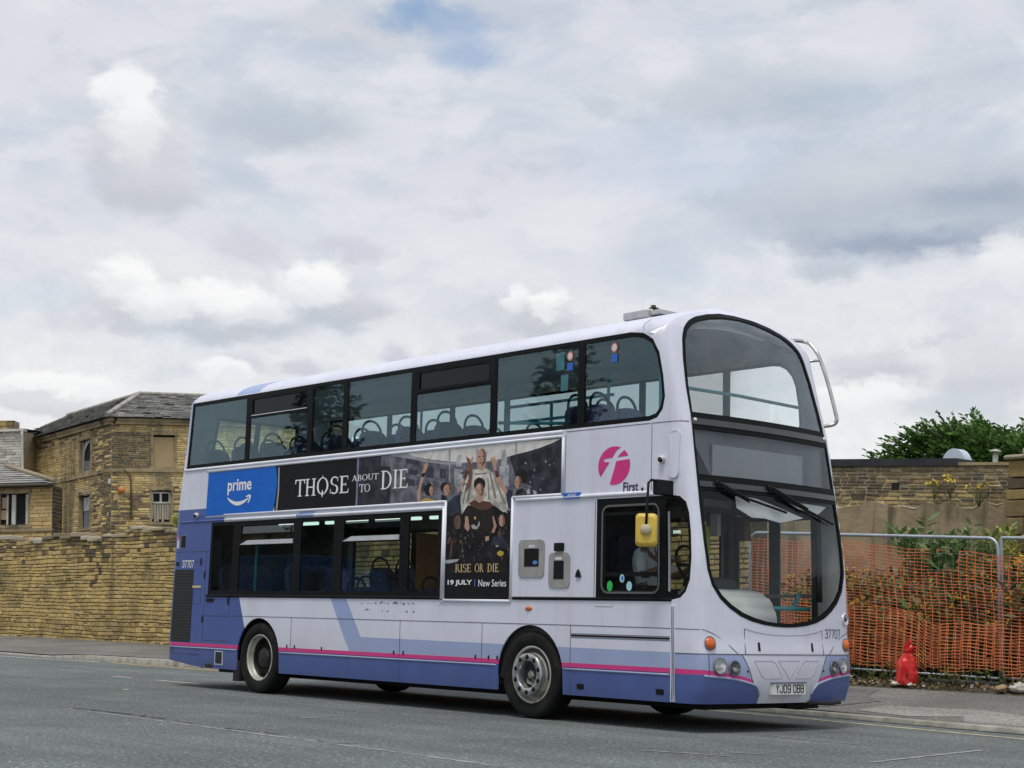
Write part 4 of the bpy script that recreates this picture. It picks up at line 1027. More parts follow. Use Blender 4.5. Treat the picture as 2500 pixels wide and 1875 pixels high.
WZ = ([.2, .29, .4, 4.16, 4.22, 4.28, 4.32, 4.36, 4.40, 4.44, 4.48, 4.52, 4.55, 4.575], [1.235, 1.25, 1.26, 1.26, 1.225, 1.15, 1.07, .96, .83, .68, .52, .36, .22, .06])
UR, UF = -2.95, 10.15
PC = UF - UR                        # param of the front centre line; 2*PC is the rear centre again
_oc = {}
def outline(z):
    """half plan of the body at height z, rear centre -> offside -> front centre, with running length"""
    k = round(z, 4)
    if k in _oc: return _oc[k]
    F, X0, w = float(np.interp(z, *FZ)), float(np.interp(z, *RZ)), float(np.interp(z, *WZ))
    g = min(1.0, w / 0.6)
    pts = [(X0, 0.0)]
    rc = 0.15 * g
    for a in np.linspace(0, math.pi / 2, 7): pts.append((X0 + rc * (1 - math.cos(a)), -(w - rc) - rc * math.sin(a)))
    for x in np.linspace(X0 + rc, F - 0.30 * g, 24)[1:]: pts.append((float(x), -w))
    yc = w - 0.10 * g; fx = lambda y: F - 0.085 * (y / 1.12) ** 2
    b3, b0 = Vector((F - 0.30 * g, -w)), Vector((fx(yc), -yc))
    b2 = b3 + Vector((0.145 * g, 0)); b1 = b0 + Vector((-0.010, -0.062)) * g
    for t in np.linspace(0, 1, 15)[1:]:
        t = float(t); pts.append(tuple(b3 * (1 - t) ** 3 + b2 * 3 * t * (1 - t) ** 2 + b1 * 3 * t * t * (1 - t) + b0 * t ** 3))
    for y in np.linspace(yc, 0, 15)[1:]: pts.append((fx(float(y)), -float(y)))
    P = np.array(pts); s = np.concatenate([[0], np.cumsum(np.hypot(*np.diff(P, axis=0).T))])
    half = len(P) // 2
    s8 = float(np.interp(8.0, P[6:-14, 0], s[6:-14])) if P[-15, 0] > 8 else float(s[-15])
    sr = float(np.interp(-1.2, P[6:-14, 0], s[6:-14]))
    _oc[k] = (P, s, sr, s8); return _oc[k]
def surf(p, z):
    mir = p > PC
    if mir: p = 2 * PC - p
    u = p + UR
    P, s, sr, s8 = outline(z)
    if u <= -1.2: q = sr * (u - UR) / (-1.2 - UR)
    elif u <= 8.0: q = sr + (s8 - sr) * (u + 1.2) / 9.2
    else: q = s8 + (s[-1] - s8) * (u - 8.0) / (UF - 8.0)
    x = float(np.interp(q, s, P[:, 0])); y = float(np.interp(q, s, P[:, 1]))
    return Vector((x, -y if mir else y, z))
def normal(p, z):
    e = 0.012
    z0, z1 = max(0.2, z - e), min(4.574, z + e)
    a = surf(min(p + e, 2 * PC), z) - surf(max(p - e, 0), z); b = surf(p, z1) - surf(p, z0)
    n = a.cross(b)
    return n.normalized() if n.length > 1e-9 else Vector((0, 0, 1))
def _pu(q, z):
    P, s, sr, s8 = outline(z)
    if q <= sr: u = UR + (-1.2 - UR) * q / sr
    elif q <= s8: u = -1.2 + 9.2 * (q - sr) / (s8 - sr)
    else: u = 8.0 + (UF - 8.0) * (q - s8) / (s[-1] - s8)
    return u - UR
def SX(x, z, near=False):
    """side point: x measured along the bus -> body parameter"""
    P, s, sr, s8 = outline(z)
    p = _pu(float(np.interp(x, P[7:-14, 0], s[7:-14])), z)
    return (2 * PC - p if near else p, z)
def FY(y, z):
    """front point: y measured across the bus"""
    P, s, sr, s8 = outline(z)
    q = float(np.interp(abs(y), -P[30:, 1][::-1], s[30:][::-1]))
    p = _pu(q, z)
    return (2 * PC - p if y > 0 else p, z)
def SXp(pts, near=False): return [SX(x, z, near) for x, z in pts]
def FYp(pts): return [FY(y, z) for y, z in pts]
def both(pts): return [FYp(pts), FYp([(-y, z) for y, z in pts][::-1])]
P_A, P_B = 7.95 - UR, 2 * PC - (7.95 - UR)            # curved front between these
def subdiv(poly, closed=True):
    out = []
    n = len(poly)
    for i in range(n if closed else n - 1):
        a, b = poly[i], poly[(i + 1) % n]
        L = math.hypot(b[0] - a[0], b[1] - a[1])
        curved = max(a[0], b[0]) > P_A and min(a[0], b[0]) < P_B or min(a[0], b[0]) < 1.9 or max(a[0], b[0]) > 2 * PC - 1.9 or max(a[1], b[1]) > 4.19
        k = max(1, int(math.ceil(L / (0.07 if curved else 0.6))))
        out += [(a[0] + (b[0] - a[0]) * j / k, a[1] + (b[1] - a[1]) * j / k) for j in range(k)]
    return out
def inside(poly, X, Y):
    r = np.zeros(len(X), bool); n = len(poly); j = n - 1
    for i in range(n):
        xi, yi = poly[i]; xj, yj = poly[j]
        if yi != yj:
            c = ((yi > Y) != (yj > Y)) & (X < (xj - xi) * (Y - yi) / (yj - yi) + xi)
            r ^= c
        j = i
    return r
def gridlines(a, b, fine=1.0):
    g = []
    p = a
    while p < b:
        g.append(p)
        if 8.3 - UR < p < 9.0 - UR or 2 * PC - (9.0 - UR) < p < 2 * PC - (8.3 - UR) or 0.8 < p < 1.75 or 2 * PC - 1.75 < p < 2 * PC - 0.8: p += 0.035
        elif P_A < p < P_B: p += 0.07
        elif p < 1.0 or p > 2 * PC - 1.0: p += 0.25
        else: p += 0.6
    return g
ZL = [.29, .36, .45, .55, .65, .75, .85, 1.0, 1.2, 1.4, 1.6, 1.8, 2.0, 2.2, 2.4, 2.6, 2.8, 3.0, 3.2, 3.4, 3.6, 3.8, 4.0, 4.1, 4.16, 4.19, 4.22, 4.25, 4.28, 4.30, 4.32, 4.34, 4.36, 4.38, 4.4, 4.42, 4.44, 4.46, 4.48, 4.5, 4.52, 4.535, 4.55, 4.56, 4.57]
def panel(name, outers, mats, layers=(), holes=(), off=0.0, thick=0.0, parent=BUS, smooth=True, back=None):
    """a piece of the body skin: polygons in body parameters, cut, coloured by layers and given thickness"""
    outers = [subdiv(o) for o in outers]; holes = [subdiv(h) for h in holes]; layers = [(subdiv(l), k) for l, k in layers]
    vs, es = [], []
    for poly in outers + holes + [l for l, _ in layers]:
        b = len(vs); n = len(poly); vs += poly; es += [(b + i, b + (i + 1) % n) for i in range(n)]
    x0 = min(q[0] for o in outers for q in o); x1 = max(q[0] for o in outers for q in o)
    z0 = min(q[1] for o in outers for q in o); z1 = max(q[1] for o in outers for q in o)
    vs = vs + [(g + 1e-4, z) for g in gridlines(x0 + 0.01, x1 - 0.01) for z in ZL if z0 + 0.004 < z < z1 - 0.004]
    if z1 > 4.5: vs = vs + [(g, z) for g in np.arange(x0 + 0.031, x1 - 0.03, 0.15) if not P_A < g < P_B for z in ZL if 4.19 < z < z1 - 0.004]
    r = delaunay_2d_cdt([Vector(v) for v in vs], es, [], 0, 1e-5)
    V = np.array([(v.x, v.y) for v in r[0]]); T = [t for t in r[2] if len(t) == 3]
    c = V[np.array(T)].mean(axis=1); X, Y = c[:, 0], c[:, 1]
    ok = np.zeros(len(T), bool)
    for o in outers: ok |= inside(o, X, Y)
    for h in holes: ok &= ~inside(h, X, Y)
    mi = np.zeros(len(T), int)
    for l, k in layers: mi[inside(l, X, Y)] = k
    bm = bmesh.new(); vmap = {}; nb = {}
    def pt(i, o):
        key = (i, o)
        if key not in vmap:
            p, z = V[i]
            if i not in nb: nb[i] = (surf(p, z), normal(p, z))
            vmap[key] = bm.verts.new(nb[i][0] + nb[i][1] * o)
        return vmap[key]
    edges = {}
    for t, k, g in zip(T, mi, ok):
        if not g: continue
        f = bm.faces.new([pt(i, off) for i in t]); f.material_index = int(k); f.smooth = smooth
        if thick:
            f2 = bm.faces.new([pt(i, off - thick) for i in reversed(t)]); f2.material_index = back if back is not None else int(k); f2.smooth = smooth
        for a, b in ((t[0], t[1]), (t[1], t[2]), (t[2], t[0])):
            if (b, a) in edges: del edges[(b, a)]
            else: edges[(a, b)] = int(k)
    if thick:
        for (a, b), k in edges.items():
            f = bm.faces.new((pt(b, off), pt(a, off), pt(a, off - thick), pt(b, off - thick))); f.material_index = k; f.smooth = False
            for e in f.edges:
                pass
        for (a, b) in edges:
            e = bm.edges.get((pt(a, off), pt(b, off)))
            if e: e.smooth = False
            e = bm.edges.get((pt(a, off - thick), pt(b, off - thick)))
            if e: e.smooth = False
    NN = [Vector((0, 0, 1))] * len(bm.verts); bm.verts.index_update()
    for (i, o), v in vmap.items(): NN[v.index] = nb[i][1] if o == off else -nb[i][1]
    ob = obj(name, bm, mats, parent, normals=False)
    if smooth: ob.data.normals_split_custom_set_from_vertices(NN)
    return ob

# --- paints
def paint_mat(name, col, grime=(0.30, 0.28, 0.25), rough=0.42, coat=0.18):
    m = bpy.data.materials.new(name); m.use_nodes = True
    t = NT(m.node_tree); b = t.n['Principled BSDF']; co = t.n.new('ShaderNodeTexCoord').outputs['Object']
    c = t.mix(t.rng(t.noise(co, 1.1, 5, 0.6), 0.3, 0.7), tuple(q * 0.95 for q in col), tuple(min(1, q * 1.04) for q in col))
    z = t.xyz(co)[2]
    low = t.rng(z, 1.2, 0.25, 0.0, 0.45)
    streak = t.rng(t.noise(t.v('MULTIPLY', co, (5.0, 5.0, 0.35)), 1.0, 5, 0.65), 0.45, 0.8, 0.0, 0.20)
    spot = t.rng(t.noise(co, 42.0, 3, 0.7), 0.66, 0.74, 0.0, 0.22)
    scuff = t.m('MULTIPLY', t.rng(z, 0.75, 0.35), t.rng(t.noise(t.v('MULTIPLY', co, (3.0, 3.0, 14.0)), 3.0, 6, 0.75), 0.60, 0.70, 0.0, 0.55))
    spot = t.m('MAXIMUM', spot, scuff)
    f = t.m('MAXIMUM', t.m('MULTIPLY', low, t.rng(t.noise(co, 3.0, 6, 0.7), 0.25, 0.75, 0.4, 1.0)), t.m('MAXIMUM', streak, spot))
    t.put(b.inputs['Base Color'], t.mix(f, c, grime))
    b.inputs['Roughness'].default_value = rough; b.inputs['Coat Weight'].default_value = coat; b.inputs['Coat Roughness'].default_value = 0.25
    bn = t.n.new('ShaderNodeBump'); bn.inputs['Strength'].default_value = 0.05; bn.inputs['Distance'].default_value = 0.05
    t.put(bn.inputs['Height'], t.noise(co, 1.7, 2)); t.l.new(bn.outputs[0], b.inputs['Normal'])
    return m
WHITE = (0.67, 0.69, 0.80)
b_white = paint_mat('bus_white', WHITE)
b_blue = paint_mat('bus_blue', (0.055, 0.098, 0.32), grime=(0.11, 0.13, 0.24))
b_light = paint_mat('bus_light_blue', (0.31, 0.39, 0.63))
b_pink = paint_mat('bus_magenta', (0.66, 0.02, 0.22), grime=(0.35, 0.12, 0.2))
b_lining = M('bus_lining', (0.70, 0.72, 0.74), 0.6, var=0.05)
b_rubber = M('window_rubber', (0.006, 0.0065, 0.007), 0.55, var=0.2, scale=5, spec=0.12)
b_black = M('black_plastic', (0.007, 0.0075, 0.008), 0.5, var=0.2, scale=5, spec=0.2)
b_bandgrey = M('smoked_band', (0.035, 0.037, 0.042), 0.16, var=0.1, spec=0.6)
b_tyre = M('tyre_rubber', (0.011, 0.011, 0.011), 0.85, var=0.25, scale=9, bump=0.2, bscale=40, dark=(0.028, 0.025, 0.021), dth=(0.5, 0.75), dscale=3, spec=0.2)
b_rim = M('pale_rim', (0.46, 0.45, 0.40), 0.45, 0.25, var=0.2, scale=6, dark=(0.07, 0.065, 0.055), dth=(0.52, 0.66), dscale=4)
b_steel = M('nut_ring_steel', (0.40, 0.42, 0.43), 0.32, 0.8, var=0.2, scale=12)
b_chassis = M('chassis_black', (0.012, 0.012, 0.013), 0.85, var=0.2)
b_grey = M('grey_plastic', (0.30, 0.29, 0.29), 0.55, var=0.1, scale=8)
b_chrome = M('polished_tube', (0.55, 0.54, 0.52), 0.22, 0.9, var=0.1)
b_seam = M('panel_gap', (0.07, 0.075, 0.10), 0.7)
g_up = glass('upper_glass', (0.72, 0.94, 0.98), 1.35, 0.003, gcol=(0.62, 0.86, 0.98))
g_cab = glass('cab_glass', (0.86, 0.93, 0.92), 0.8, 0.004)
g_low = glass('lower_glass', (0.66, 0.82, 0.80), 0.8, 0.003)
g_front = glass('windscreen_glass', (0.96, 0.98, 0.98), 0.4, 0.002)
g_top = glass('upper_windscreen_glass', (0.95, 0.97, 0.97), 1.5, 0.05)
g_far = glass('nearside_glass', (0.95, 0.995, 0.995), 0.5, 0.0)
g_dark = glass('hopper_glass', (0.10, 0.12, 0.12), 0.45)

# --- outlines of the openings
up_top, up_bot = 4.16, 3.18
UPPER = SXp([(-1.36, up_bot), (-1.27, up_top), (7.80, up_top), (7.98, 4.13), (8.12, 4.05), (8.21, 3.90), (8.27, 3.65), (8.30, 3.42), (8.27, 3.29), (8.19, 3.205), (8.08, up_bot)][::-1])
LOWER = SXp([(-0.58, 1.32), (4.72, 1.32), (4.72, 2.36), (-0.56, 2.36)])
CAB = SXp([(7.32, 1.32), (8.44, 1.32), (8.54, 1.34), (8.61, 1.40), (8.66, 1.52), (8.675, 1.75), (8.66, 2.0), (8.632, 2.2), (8.595, 2.31), (8.52, 2.37), (8.42, 2.385), (7.32, 2.385)])
SCR = [(-1.121, 3.235), (-1.113, 3.52), (-1.08, 3.835), (-1.036, 4.06), (-0.98, 4.185), (-0.87, 4.285), (-0.73, 4.352), (-0.52, 4.41), (-0.27, 4.457), (0, 4.473)]
SCR_TOP = SCR + [(-y, z) for y, z in SCR[:-1]][::-1]                       # up the offside, over, down the nearside
LOWS = [(-1.150, 2.53), (-1.156, 2.24), (-1.156, 1.91), (-1.135, 1.63), (-1.08, 1.47), (-0.97, 1.336), (-0.846, 1.246), (-0.69, 1.167), (-0.53, 1.118), (-0.36, 1.088), (-0.17, 1.07), (0, 1.065)]
LOW_BOT = LOWS + [(-y, z) for y, z in LOWS[:-1]][::-1]
FRONT = FYp(SCR_TOP) + FYp(LOW_BOT[::-1])
def arch(xc, r, zc, near=False):
    pts = [(xc - r, 0.27)] + [(xc - r * math.cos(a), zc + r * math.sin(a)) for a in np.linspace(0, math.pi, 25)] + [(xc + r, 0.27)]
    return SXp(pts, near)
XF, XB = 6.30, 0.80
ARCHES = [arch(XF, 0.535, 0.49), arch(XB, 0.525, 0.49), arch(XF, 0.535, 0.49, True), arch(XB, 0.525, 0.49, True)]
N_UPPER = SXp([(-1.30, up_bot), (7.95, up_bot), (8.06, 3.205), (8.12, 3.27), (8.145, 3.38), (8.13, 3.6), (8.085, 3.85), (8.03, 3.98), (7.95, 4.08), (7.84, 4.14), (7.70, up_top), (-1.25, up_top)], True)
N_LOWER = SXp([(-0.5, 1.32), (6.95, 1.32), (6.95, 2.36), (-0.5, 2.36)], True)
N_DOOR = SXp([(7.15, 0.36), (8.36, 0.36), (8.36, 2.36), (7.15, 2.36)], True)
REARW = [(-0.95, 3.3), (0.95, 3.3), (0.95, 4.05), (-0.95, 4.05)]
REAR = [(p0, z) for p0, z in ((0.0, 3.3), (0.9, 3.3), (0.9, 4.02), (0.0, 4.02))]
REAR_N = [(2 * PC - p, z) for p, z in REAR]
body_out = [[(0, 0.29), (PC, 0.29), (2 * PC, 0.29), (2 * PC, 4.575), (PC, 4.575), (0, 4.575)]]
skirt_cut = [SXp([(-0.66, 0.20), (-0.66, 0.235), (-0.68, 0.295), (-1.0, 0.32), (-1.55, 0.37)]) + [(0, 0.40), (0, 0.2)], [(2 * PC - p, z) for p, z in SXp([(-0.66, 0.20), (-0.66, 0.235), (-0.68, 0.295), (-1.0, 0.32), (-1.55, 0.37)]) + [(0, 0.40), (0, 0.2)]][::-1]]
# --- livery
def mirror(poly): return [(2 * PC - p, z) for p, z in poly][::-1]
blue_rear = [(0, 0.28)] + SXp([(0.62, 0.28), (0.57, 0.60), (0.45, 0.86), (0.26, 1.32), (-0.22, 1.32), (-0.22, 2.44), (-0.73, 2.44), (-0.73, 2.57)]) + [(0, 2.57)]
top_pink = [(-1.2, 0.628), (-1.05, 0.615), (-0.93, 0.60), (-0.80, 0.582), (-0.68, 0.562), (-0.545, 0.532)]
low_pink = [(-1.2, 0.582), (-1.05, 0.57), (-0.93, 0.562), (-0.80, 0.547), (-0.68, 0.527), (-0.525, 0.492)]
blue_low = [(0, 0.28), (0, 0.58)] + SXp([(0.2, 0.58), (8.41, 0.578)]) + FYp(low_pink) + FYp([(-0.48, 0.45), (-0.44, 0.41), (-0.425, 0.37), (-0.43, 0.28)])
light_low = SXp([(2.92, 0.635), (2.79, 0.80), (2.44, 1.33), (2.78, 1.33), (3.15, 0.815), (8.40, 0.79)]) + FYp([(-1.2, 0.787), (-1.1, 0.785), (-0.695, 0.785), (-0.66, 0.73), (-0.60, 0.63), (-0.545, 0.50)]) + FYp(top_pink[::-1]) + SXp([(8.40, 0.632), (5, 0.635)])
pink = [(0, 0.575), (0, 0.632)] + SXp([(-0.5, 0.635), (8.40, 0.632)]) + FYp(top_pink) + FYp(low_pink[::-1]) + SXp([(8.40, 0.578), (0.2, 0.578)])
roof_stripe = SXp([(-0.08, 4.17), (-0.02, 4.38), (0.62, 4.40), (0.52, 4.17)])
rear_light = [(0.6, 3.38), (0.6, 4.26)] + SXp([(-1.28, 4.26), (-1.30, 4.16), (-1.42, 3.38)])
pillar_stripe = SXp([(1.62, 2.36), (1.70, 2.46), (2.06, 2.46), (1.98, 2.36)])
layers = []
for poly, k in ((rear_light, 2), (light_low, 2), (roof_stripe, 2), (blue_low, 1), (pink, 3), (blue_rear, 1), ([(0, .575), (0, .632)] + SXp([(-0.6, .632), (0.3, .632), (0.3, .578), (-0.6, .578)]), 3), (pillar_stripe, 2)):
    layers += [(poly, k), (mirror(poly), k)]
body = panel('body', body_out, [b_white, b_blue, b_light, b_pink, b_lining], layers, [UPPER, LOWER, CAB, FRONT, N_UPPER, N_LOWER, N_DOOR, REAR, REAR_N] + ARCHES + skirt_cut, thick=0.035, back=4)

# --- windows: one per bay, frame > pane
def window(cells, pane, gl, name='window', frame=b_rubber, off=-0.004, pane_off=-0.012, holes=()):
    w = panel(name, [cells], [frame], holes=[pane] + list(holes), off=off, thick=0.028)
    panel('pane', [pane], [gl], off=pane_off, parent=w)
    return w
def cut(poly, a, b):
    """the part of the band between parameters a and b (Sutherland-Hodgman on p)"""
    for lim, keep in ((a, 1), (b, -1)):
        out = []; n = len(poly)
        for i in range(n):
            p, q = poly[i], poly[(i + 1) % n]
            ip, iq = (p[0] - lim) * keep >= 0, (q[0] - lim) * keep >= 0
            if ip: out.append(p)
            if ip != iq:
                t = (lim - p[0]) / (q[0] - p[0]); out.append((lim, p[1] + (q[1] - p[1]) * t))
        poly = out
    return poly
def shrink(poly, d):
    """move every edge inwards by d (convex outlines)"""
    n = len(poly); A = sum(poly[i][0] * poly[(i + 1) % n][1] - poly[(i + 1) % n][0] * poly[i][1] for i in range(n)); sg = 1 if A > 0 else -1
    poly = [poly[i] for i in range(n) if math.hypot(poly[i][0] - poly[i - 1][0], poly[i][1] - poly[i - 1][1]) > 1e-6]; n = len(poly)
    L = []
    for i in range(n):
        a, b = poly[i], poly[(i + 1) % n]; l = math.hypot(b[0] - a[0], b[1] - a[1])
        nx, ny = -(b[1] - a[1]) / l * sg, (b[0] - a[0]) / l * sg
        L.append((a[0] + nx * d, a[1] + ny * d, b[0] - a[0], b[1] - a[1]))
    out = []
    for i in range(n):
        x1, y1, dx1, dy1 = L[i - 1]; x2, y2, dx2, dy2 = L[i]
        den = dx1 * dy2 - dy1 * dx2
        if abs(den) < 1e-9: out.append((x2, y2)); continue
        t = ((x2 - x1) * dy2 - (y2 - y1) * dx2) / den; out.append((x1 + dx1 * t, y1 + dy1 * t))
    return out
PX = lambda x: x - UR
up_div = [-1.40, 0.27, 1.81, 2.62, 4.06, 5.57, 7.04, 8.6]
for i in range(7):
    a, b = up_div[i], up_div[i + 1]
    cell = cut(UPPER, PX(a) + (0.002 if i else -1), PX(b) - (0.002 if i < 6 else -1))
    pane = shrink(cell, 0.052)
    if i in (1, 4):
        h = rrect(PX(a) + 0.10, PX(b) - 0.09, 3.87, 4.075, 0.02)
        low = cut([(q[1], q[0]) for q in pane], 3.0, 3.81); low = [(q[1], q[0]) for q in low]
        w = window(cell, low, g_up, holes=[h])
        panel('hopper_pane', [h], [g_dark], off=-0.020, parent=w)
        panel('hopper_rail', [rrect(PX(a) + 0.09, PX(b) - 0.08, 3.842, 3.856, 0.0)], [b_chrome if i == 1 else b_black], off=0.004, thick=0.01, parent=w)
    else: window(cell, pane, g_up)
lo_div = [-0.60, 0.10, 1.66, 2.56, 3.98, 4.75]
lo_pane = [(-0.51, 0.03), (0.20, 1.55), (1.72, 2.47), (2.66, 3.88), (4.05, 4.62)]
for i in range(5):
    cell = cut(LOWER, PX(lo_div[i]) + 0.002, PX(lo_div[i + 1]) - 0.002)
    a, b = PX(lo_pane[i][0]), PX(lo_pane[i][1])
    if i in (1, 3):
        h = rrect(a + 0.03, b - 0.01, 2.07, 2.29, 0.02)
        w = window(cell, rrect(a, b, 1.385, 2.01, 0.03), g_low, holes=[h])
        # the hopper is open: its pane tips inwards at the top
        p0, p1 = surf(a + 0.03, 2.06), surf(b - 0.01, 2.06); bm = bmesh.new()
        q = [bm.verts.new(v) for v in (p0 + Vector((0, .012, 0.0)), p1 + Vector((0, .012, 0.0)), p1 + Vector((0, .02, 0.22)), p0 + Vector((0, .02, 0.22)))]
        bm.faces.new(q); obj('hopper_pane', bm, g_dark, w)
        bm = bmesh.new(); prism(bm, [(a + .03, 2.025), (b - .01, 2.025), (b - .01, 2.085), (a + .22, 2.085)], lambda u, z, d: surf(u, z) + Vector((0, -d, 0)), -0.002, 0.012)
        obj('hopper_reflection_strip', bm, M('hopper_reflection_pale', (0.56, 0.58, 0.62), 0.35, 0.2), w)  # pale strip paints the bright reflection along the hopper's lower edge
    else: window(cell, rrect(a, b, 1.385, 2.31, 0.03), g_low)
cabcell = cut(CAB, 0, PX(8.33)); qcell = cut(CAB, PX(8.334), 99)
cp = rrect(PX(7.40), PX(8.27), 1.375, 2.315, 0.10)
w = panel('cab_window', [cabcell], [b_rubber], holes=[rrect(PX(7.45), PX(8.23), 1.60, 2.20, .03), rrect(PX(7.45), PX(8.23), 1.42, 1.555, .03), rrect(PX(7.45), PX(8.23), 2.235, 2.28, .02)], off=-0.004, thick=0.03)
panel('pane', [rrect(PX(7.42), PX(8.25), 1.39, 2.30, .05)], [g_cab], off=-0.015, parent=w)
panel('seal', [cp], [M('worn_seal', (0.10, 0.105, 0.11), 0.5)], holes=[shrink(cp, 0.022)], off=0.004, thick=0.006, parent=w)
def sticker(name, px, z, rx, rz, mat, parent, off=0.002):
    panel(name, [ell(PX(px), z, rx, rz, 18)], [mat], off=off, thick=0.001, parent=parent, smooth=False)
sticker('sticker', 7.535, 1.455, 0.042, 0.056, M('green_sticker', (0.02, 0.48, 0.08), 0.5), w)
sticker('sticker', 7.715, 1.535, 0.034, 0.044, M('pale_blue_sticker', (0.36, 0.62, 0.68), 0.5), w)
sticker('sticker', 7.82, 1.455, 0.040, 0.050, MATS['pale_blue_sticker'], w)
sticker('sticker_mark', 7.72, 1.535, 0.014, 0.026, M('blue_mark', (0.03, 0.12, 0.45), 0.5), w, 0.004)
quarter = window(qcell, shrink(qcell, 0.035), g_cab, 'quarter_window')
panel('washer_strip', [rrect(PX(8.405), PX(8.435), 1.40, 2.22, 0.01)], [b_grey], off=0.006, thick=0.008, parent=quarter)
# nearside windows and doors, seen through the bus
for i, (a, b) in enumerate(zip([-1.4, 0.3, 1.8, 3.0, 4.5, 5.6, 7.0], [0.3, 1.8, 3.0, 4.5, 5.6, 7.0, 8.4])):
    cell = cut(N_UPPER, 2 * PC - PX(b) + .002, 2 * PC - PX(a) - .002); window(cell, shrink(cell, 0.045), g_far)
for a, b in zip([-0.6, 1.0, 2.6, 4.1, 5.6], [1.0, 2.6, 4.1, 5.6, 7.2]):
    cell = cut(N_LOWER, 2 * PC - PX(b) + .002, 2 * PC - PX(a) - .002); window(cell, shrink(cell, 0.045), g_far)
for a, b in ((7.15, 7.752), (7.758, 8.36)):
    cell = rrect(2 * PC - SX(b, 1.0)[0], 2 * PC - SX(a, 1.0)[0], 0.37, 2.35, 0)
    d = panel('door', [cell], [M('door_frame_grey', (0.10, 0.105, 0.11), 0.5)], holes=[shrink(cell, 0.07)], off=-0.02, thick=0.035); panel('pane', [shrink(cell, 0.065)], [g_far], off=-0.04, parent=d)
# front: one dark surround holding three panes
UPI = [(-1.092, 3.255), (-1.080, 3.52), (-1.045, 3.81), (-1.0, 4.04), (-0.945, 4.155), (-0.83, 4.245), (-0.70, 4.307), (-0.5, 4.362), (-0.27, 4.402), (0, 4.418)]
LOI = [(-1.115, 2.435), (-1.122, 2.24), (-1.121, 1.907), (-1.10, 1.635), (-1.046, 1.487), (-0.946, 1.374), (-0.82, 1.285), (-0.66, 1.206), (-0.50, 1.158), (-0.32, 1.124), (-0.15, 1.109), (0, 1.105)]
up_pane = FYp(UPI + [(-y, z) for y, z in UPI[:-1]][::-1])
de_pane = FYp([(-1.112, 3.075), (-1.122, 2.60), (1.122, 2.60), (1.112, 3.075)][::-1])
lo_pane_f = FYp(LOI + [(-y, z) for y, z in LOI[:-1]][::-1])
surround = panel('windscreen_surround', [FRONT], [b_rubber], holes=[up_pane, de_pane, lo_pane_f], off=0.004, thick=0.03)
panel('upper_windscreen', [up_pane], [g_top], off=-0.008, parent=BUS)
panel('destination_glass', [de_pane], [glass('destination_pane', (0.86, 0.88, 0.9), 0.9, 0.03)], off=-0.008, parent=BUS)
panel('lower_windscreen', [lo_pane_f], [g_front], off=-0.008, parent=BUS)
for z0, z1, o in ((3.125, 3.19, 0.012), (2.475, 2.53, 0.012)):
    panel('surround_band', [FYp([(-1.128, z0), (1.128, z0), (1.128, z1), (-1.128, z1)])], [b_bandgrey], off=o, thick=0.012, parent=surround)
for y in (-1.085, 1.085):
    c = surf(*FY(y, 3.172)); bm = bmesh.new(); bmesh.ops.create_uvsphere(bm, u_segments=10, v_segments=6, radius=0.022, matrix=Matrix.Translation(c + Vector((0.012, 0, 0)))); obj('marker_lamp', bm, M('clear_lamp', (0.75, 0.74, 0.66), 0.2), BUS, smooth=True)
rw = window(REAR, shrink(REAR, 0.05), g_far); rw = window(REAR_N, shrink(REAR_N, 0.05), g_far)

# --- beads, seams and small fittings on the offside
def side_pt(x, z, out=0.0):
    p = SX(x, z); return surf(*p) + normal(*p) * out
def bead(name, x0, x1, z, r, mat, n=None, out=0.0):
    bm = bmesh.new(); k = n or max(2, int((x1 - x0) / 0.3)); tube(bm, [side_pt(x0 + (x1 - x0) * i / k, z, out) for i in range(k + 1)], r, 8); return obj(name, bm, mat, BUS)
b_blue_dark = M('skirt_shadow_gap', (0.02, 0.025, 0.08), 0.7)
m_bead = paint_mat('moulding_white', (0.78, 0.80, 0.88))
bead('moulding', -1.44, 6.78, 3.158, 0.020, m_bead); bead('moulding', -0.20, 4.70, 2.388, 0.022, m_bead); bead('moulding', 6.02, 8.10, 2.425, 0.024, m_bead); bead('moulding', 8.10, 8.36, 2.405, 0.016, m_bead, 3)
bead('moulding', -1.42, -0.21, 2.388, 0.016, b_blue)
for pts in ([(1.62, 2.39), (2.02, 2.39)],):
    bm = bmesh.new(); tube(bm, [side_pt(x, z, 0.002) for x, z in pts], 0.0235, 8); obj('moulding_patch', bm, b_light, BUS)
bead('window_rail', -0.60, 4.74, 1.312, 0.020, b_rubber); bead('window_rail', 6.0, 8.42, 1.318, 0.018, b_rubber)
bm = bmesh.new()
for a, b in (((4.735, 1.3), (4.735, 2.40)),): tube(bm, [side_pt(*a, .004), side_pt(*b, .004)], 0.022, 8)
obj('window_end_trim', bm, m_bead, BUS)
def seam(pts, w=0.006, mat=b_seam, name='panel_gap', near=False):
    P = [np.array(q, float) for q in pts]; out = []
    L, Rr = [], []
    for i, q in enumerate(P):
        a, b = P[max(0, i - 1)], P[min(len(P) - 1, i + 1)]; d = (b - a) / (np.linalg.norm(b - a) + 1e-9); nn = np.array([-d[1], d[0]]) * w / 2
        L.append(tuple(q + nn)); Rr.append(tuple(q - nn))
    return panel(name, [L + Rr[::-1]], [mat], off=0.0032, thick=0.003, smooth=False)
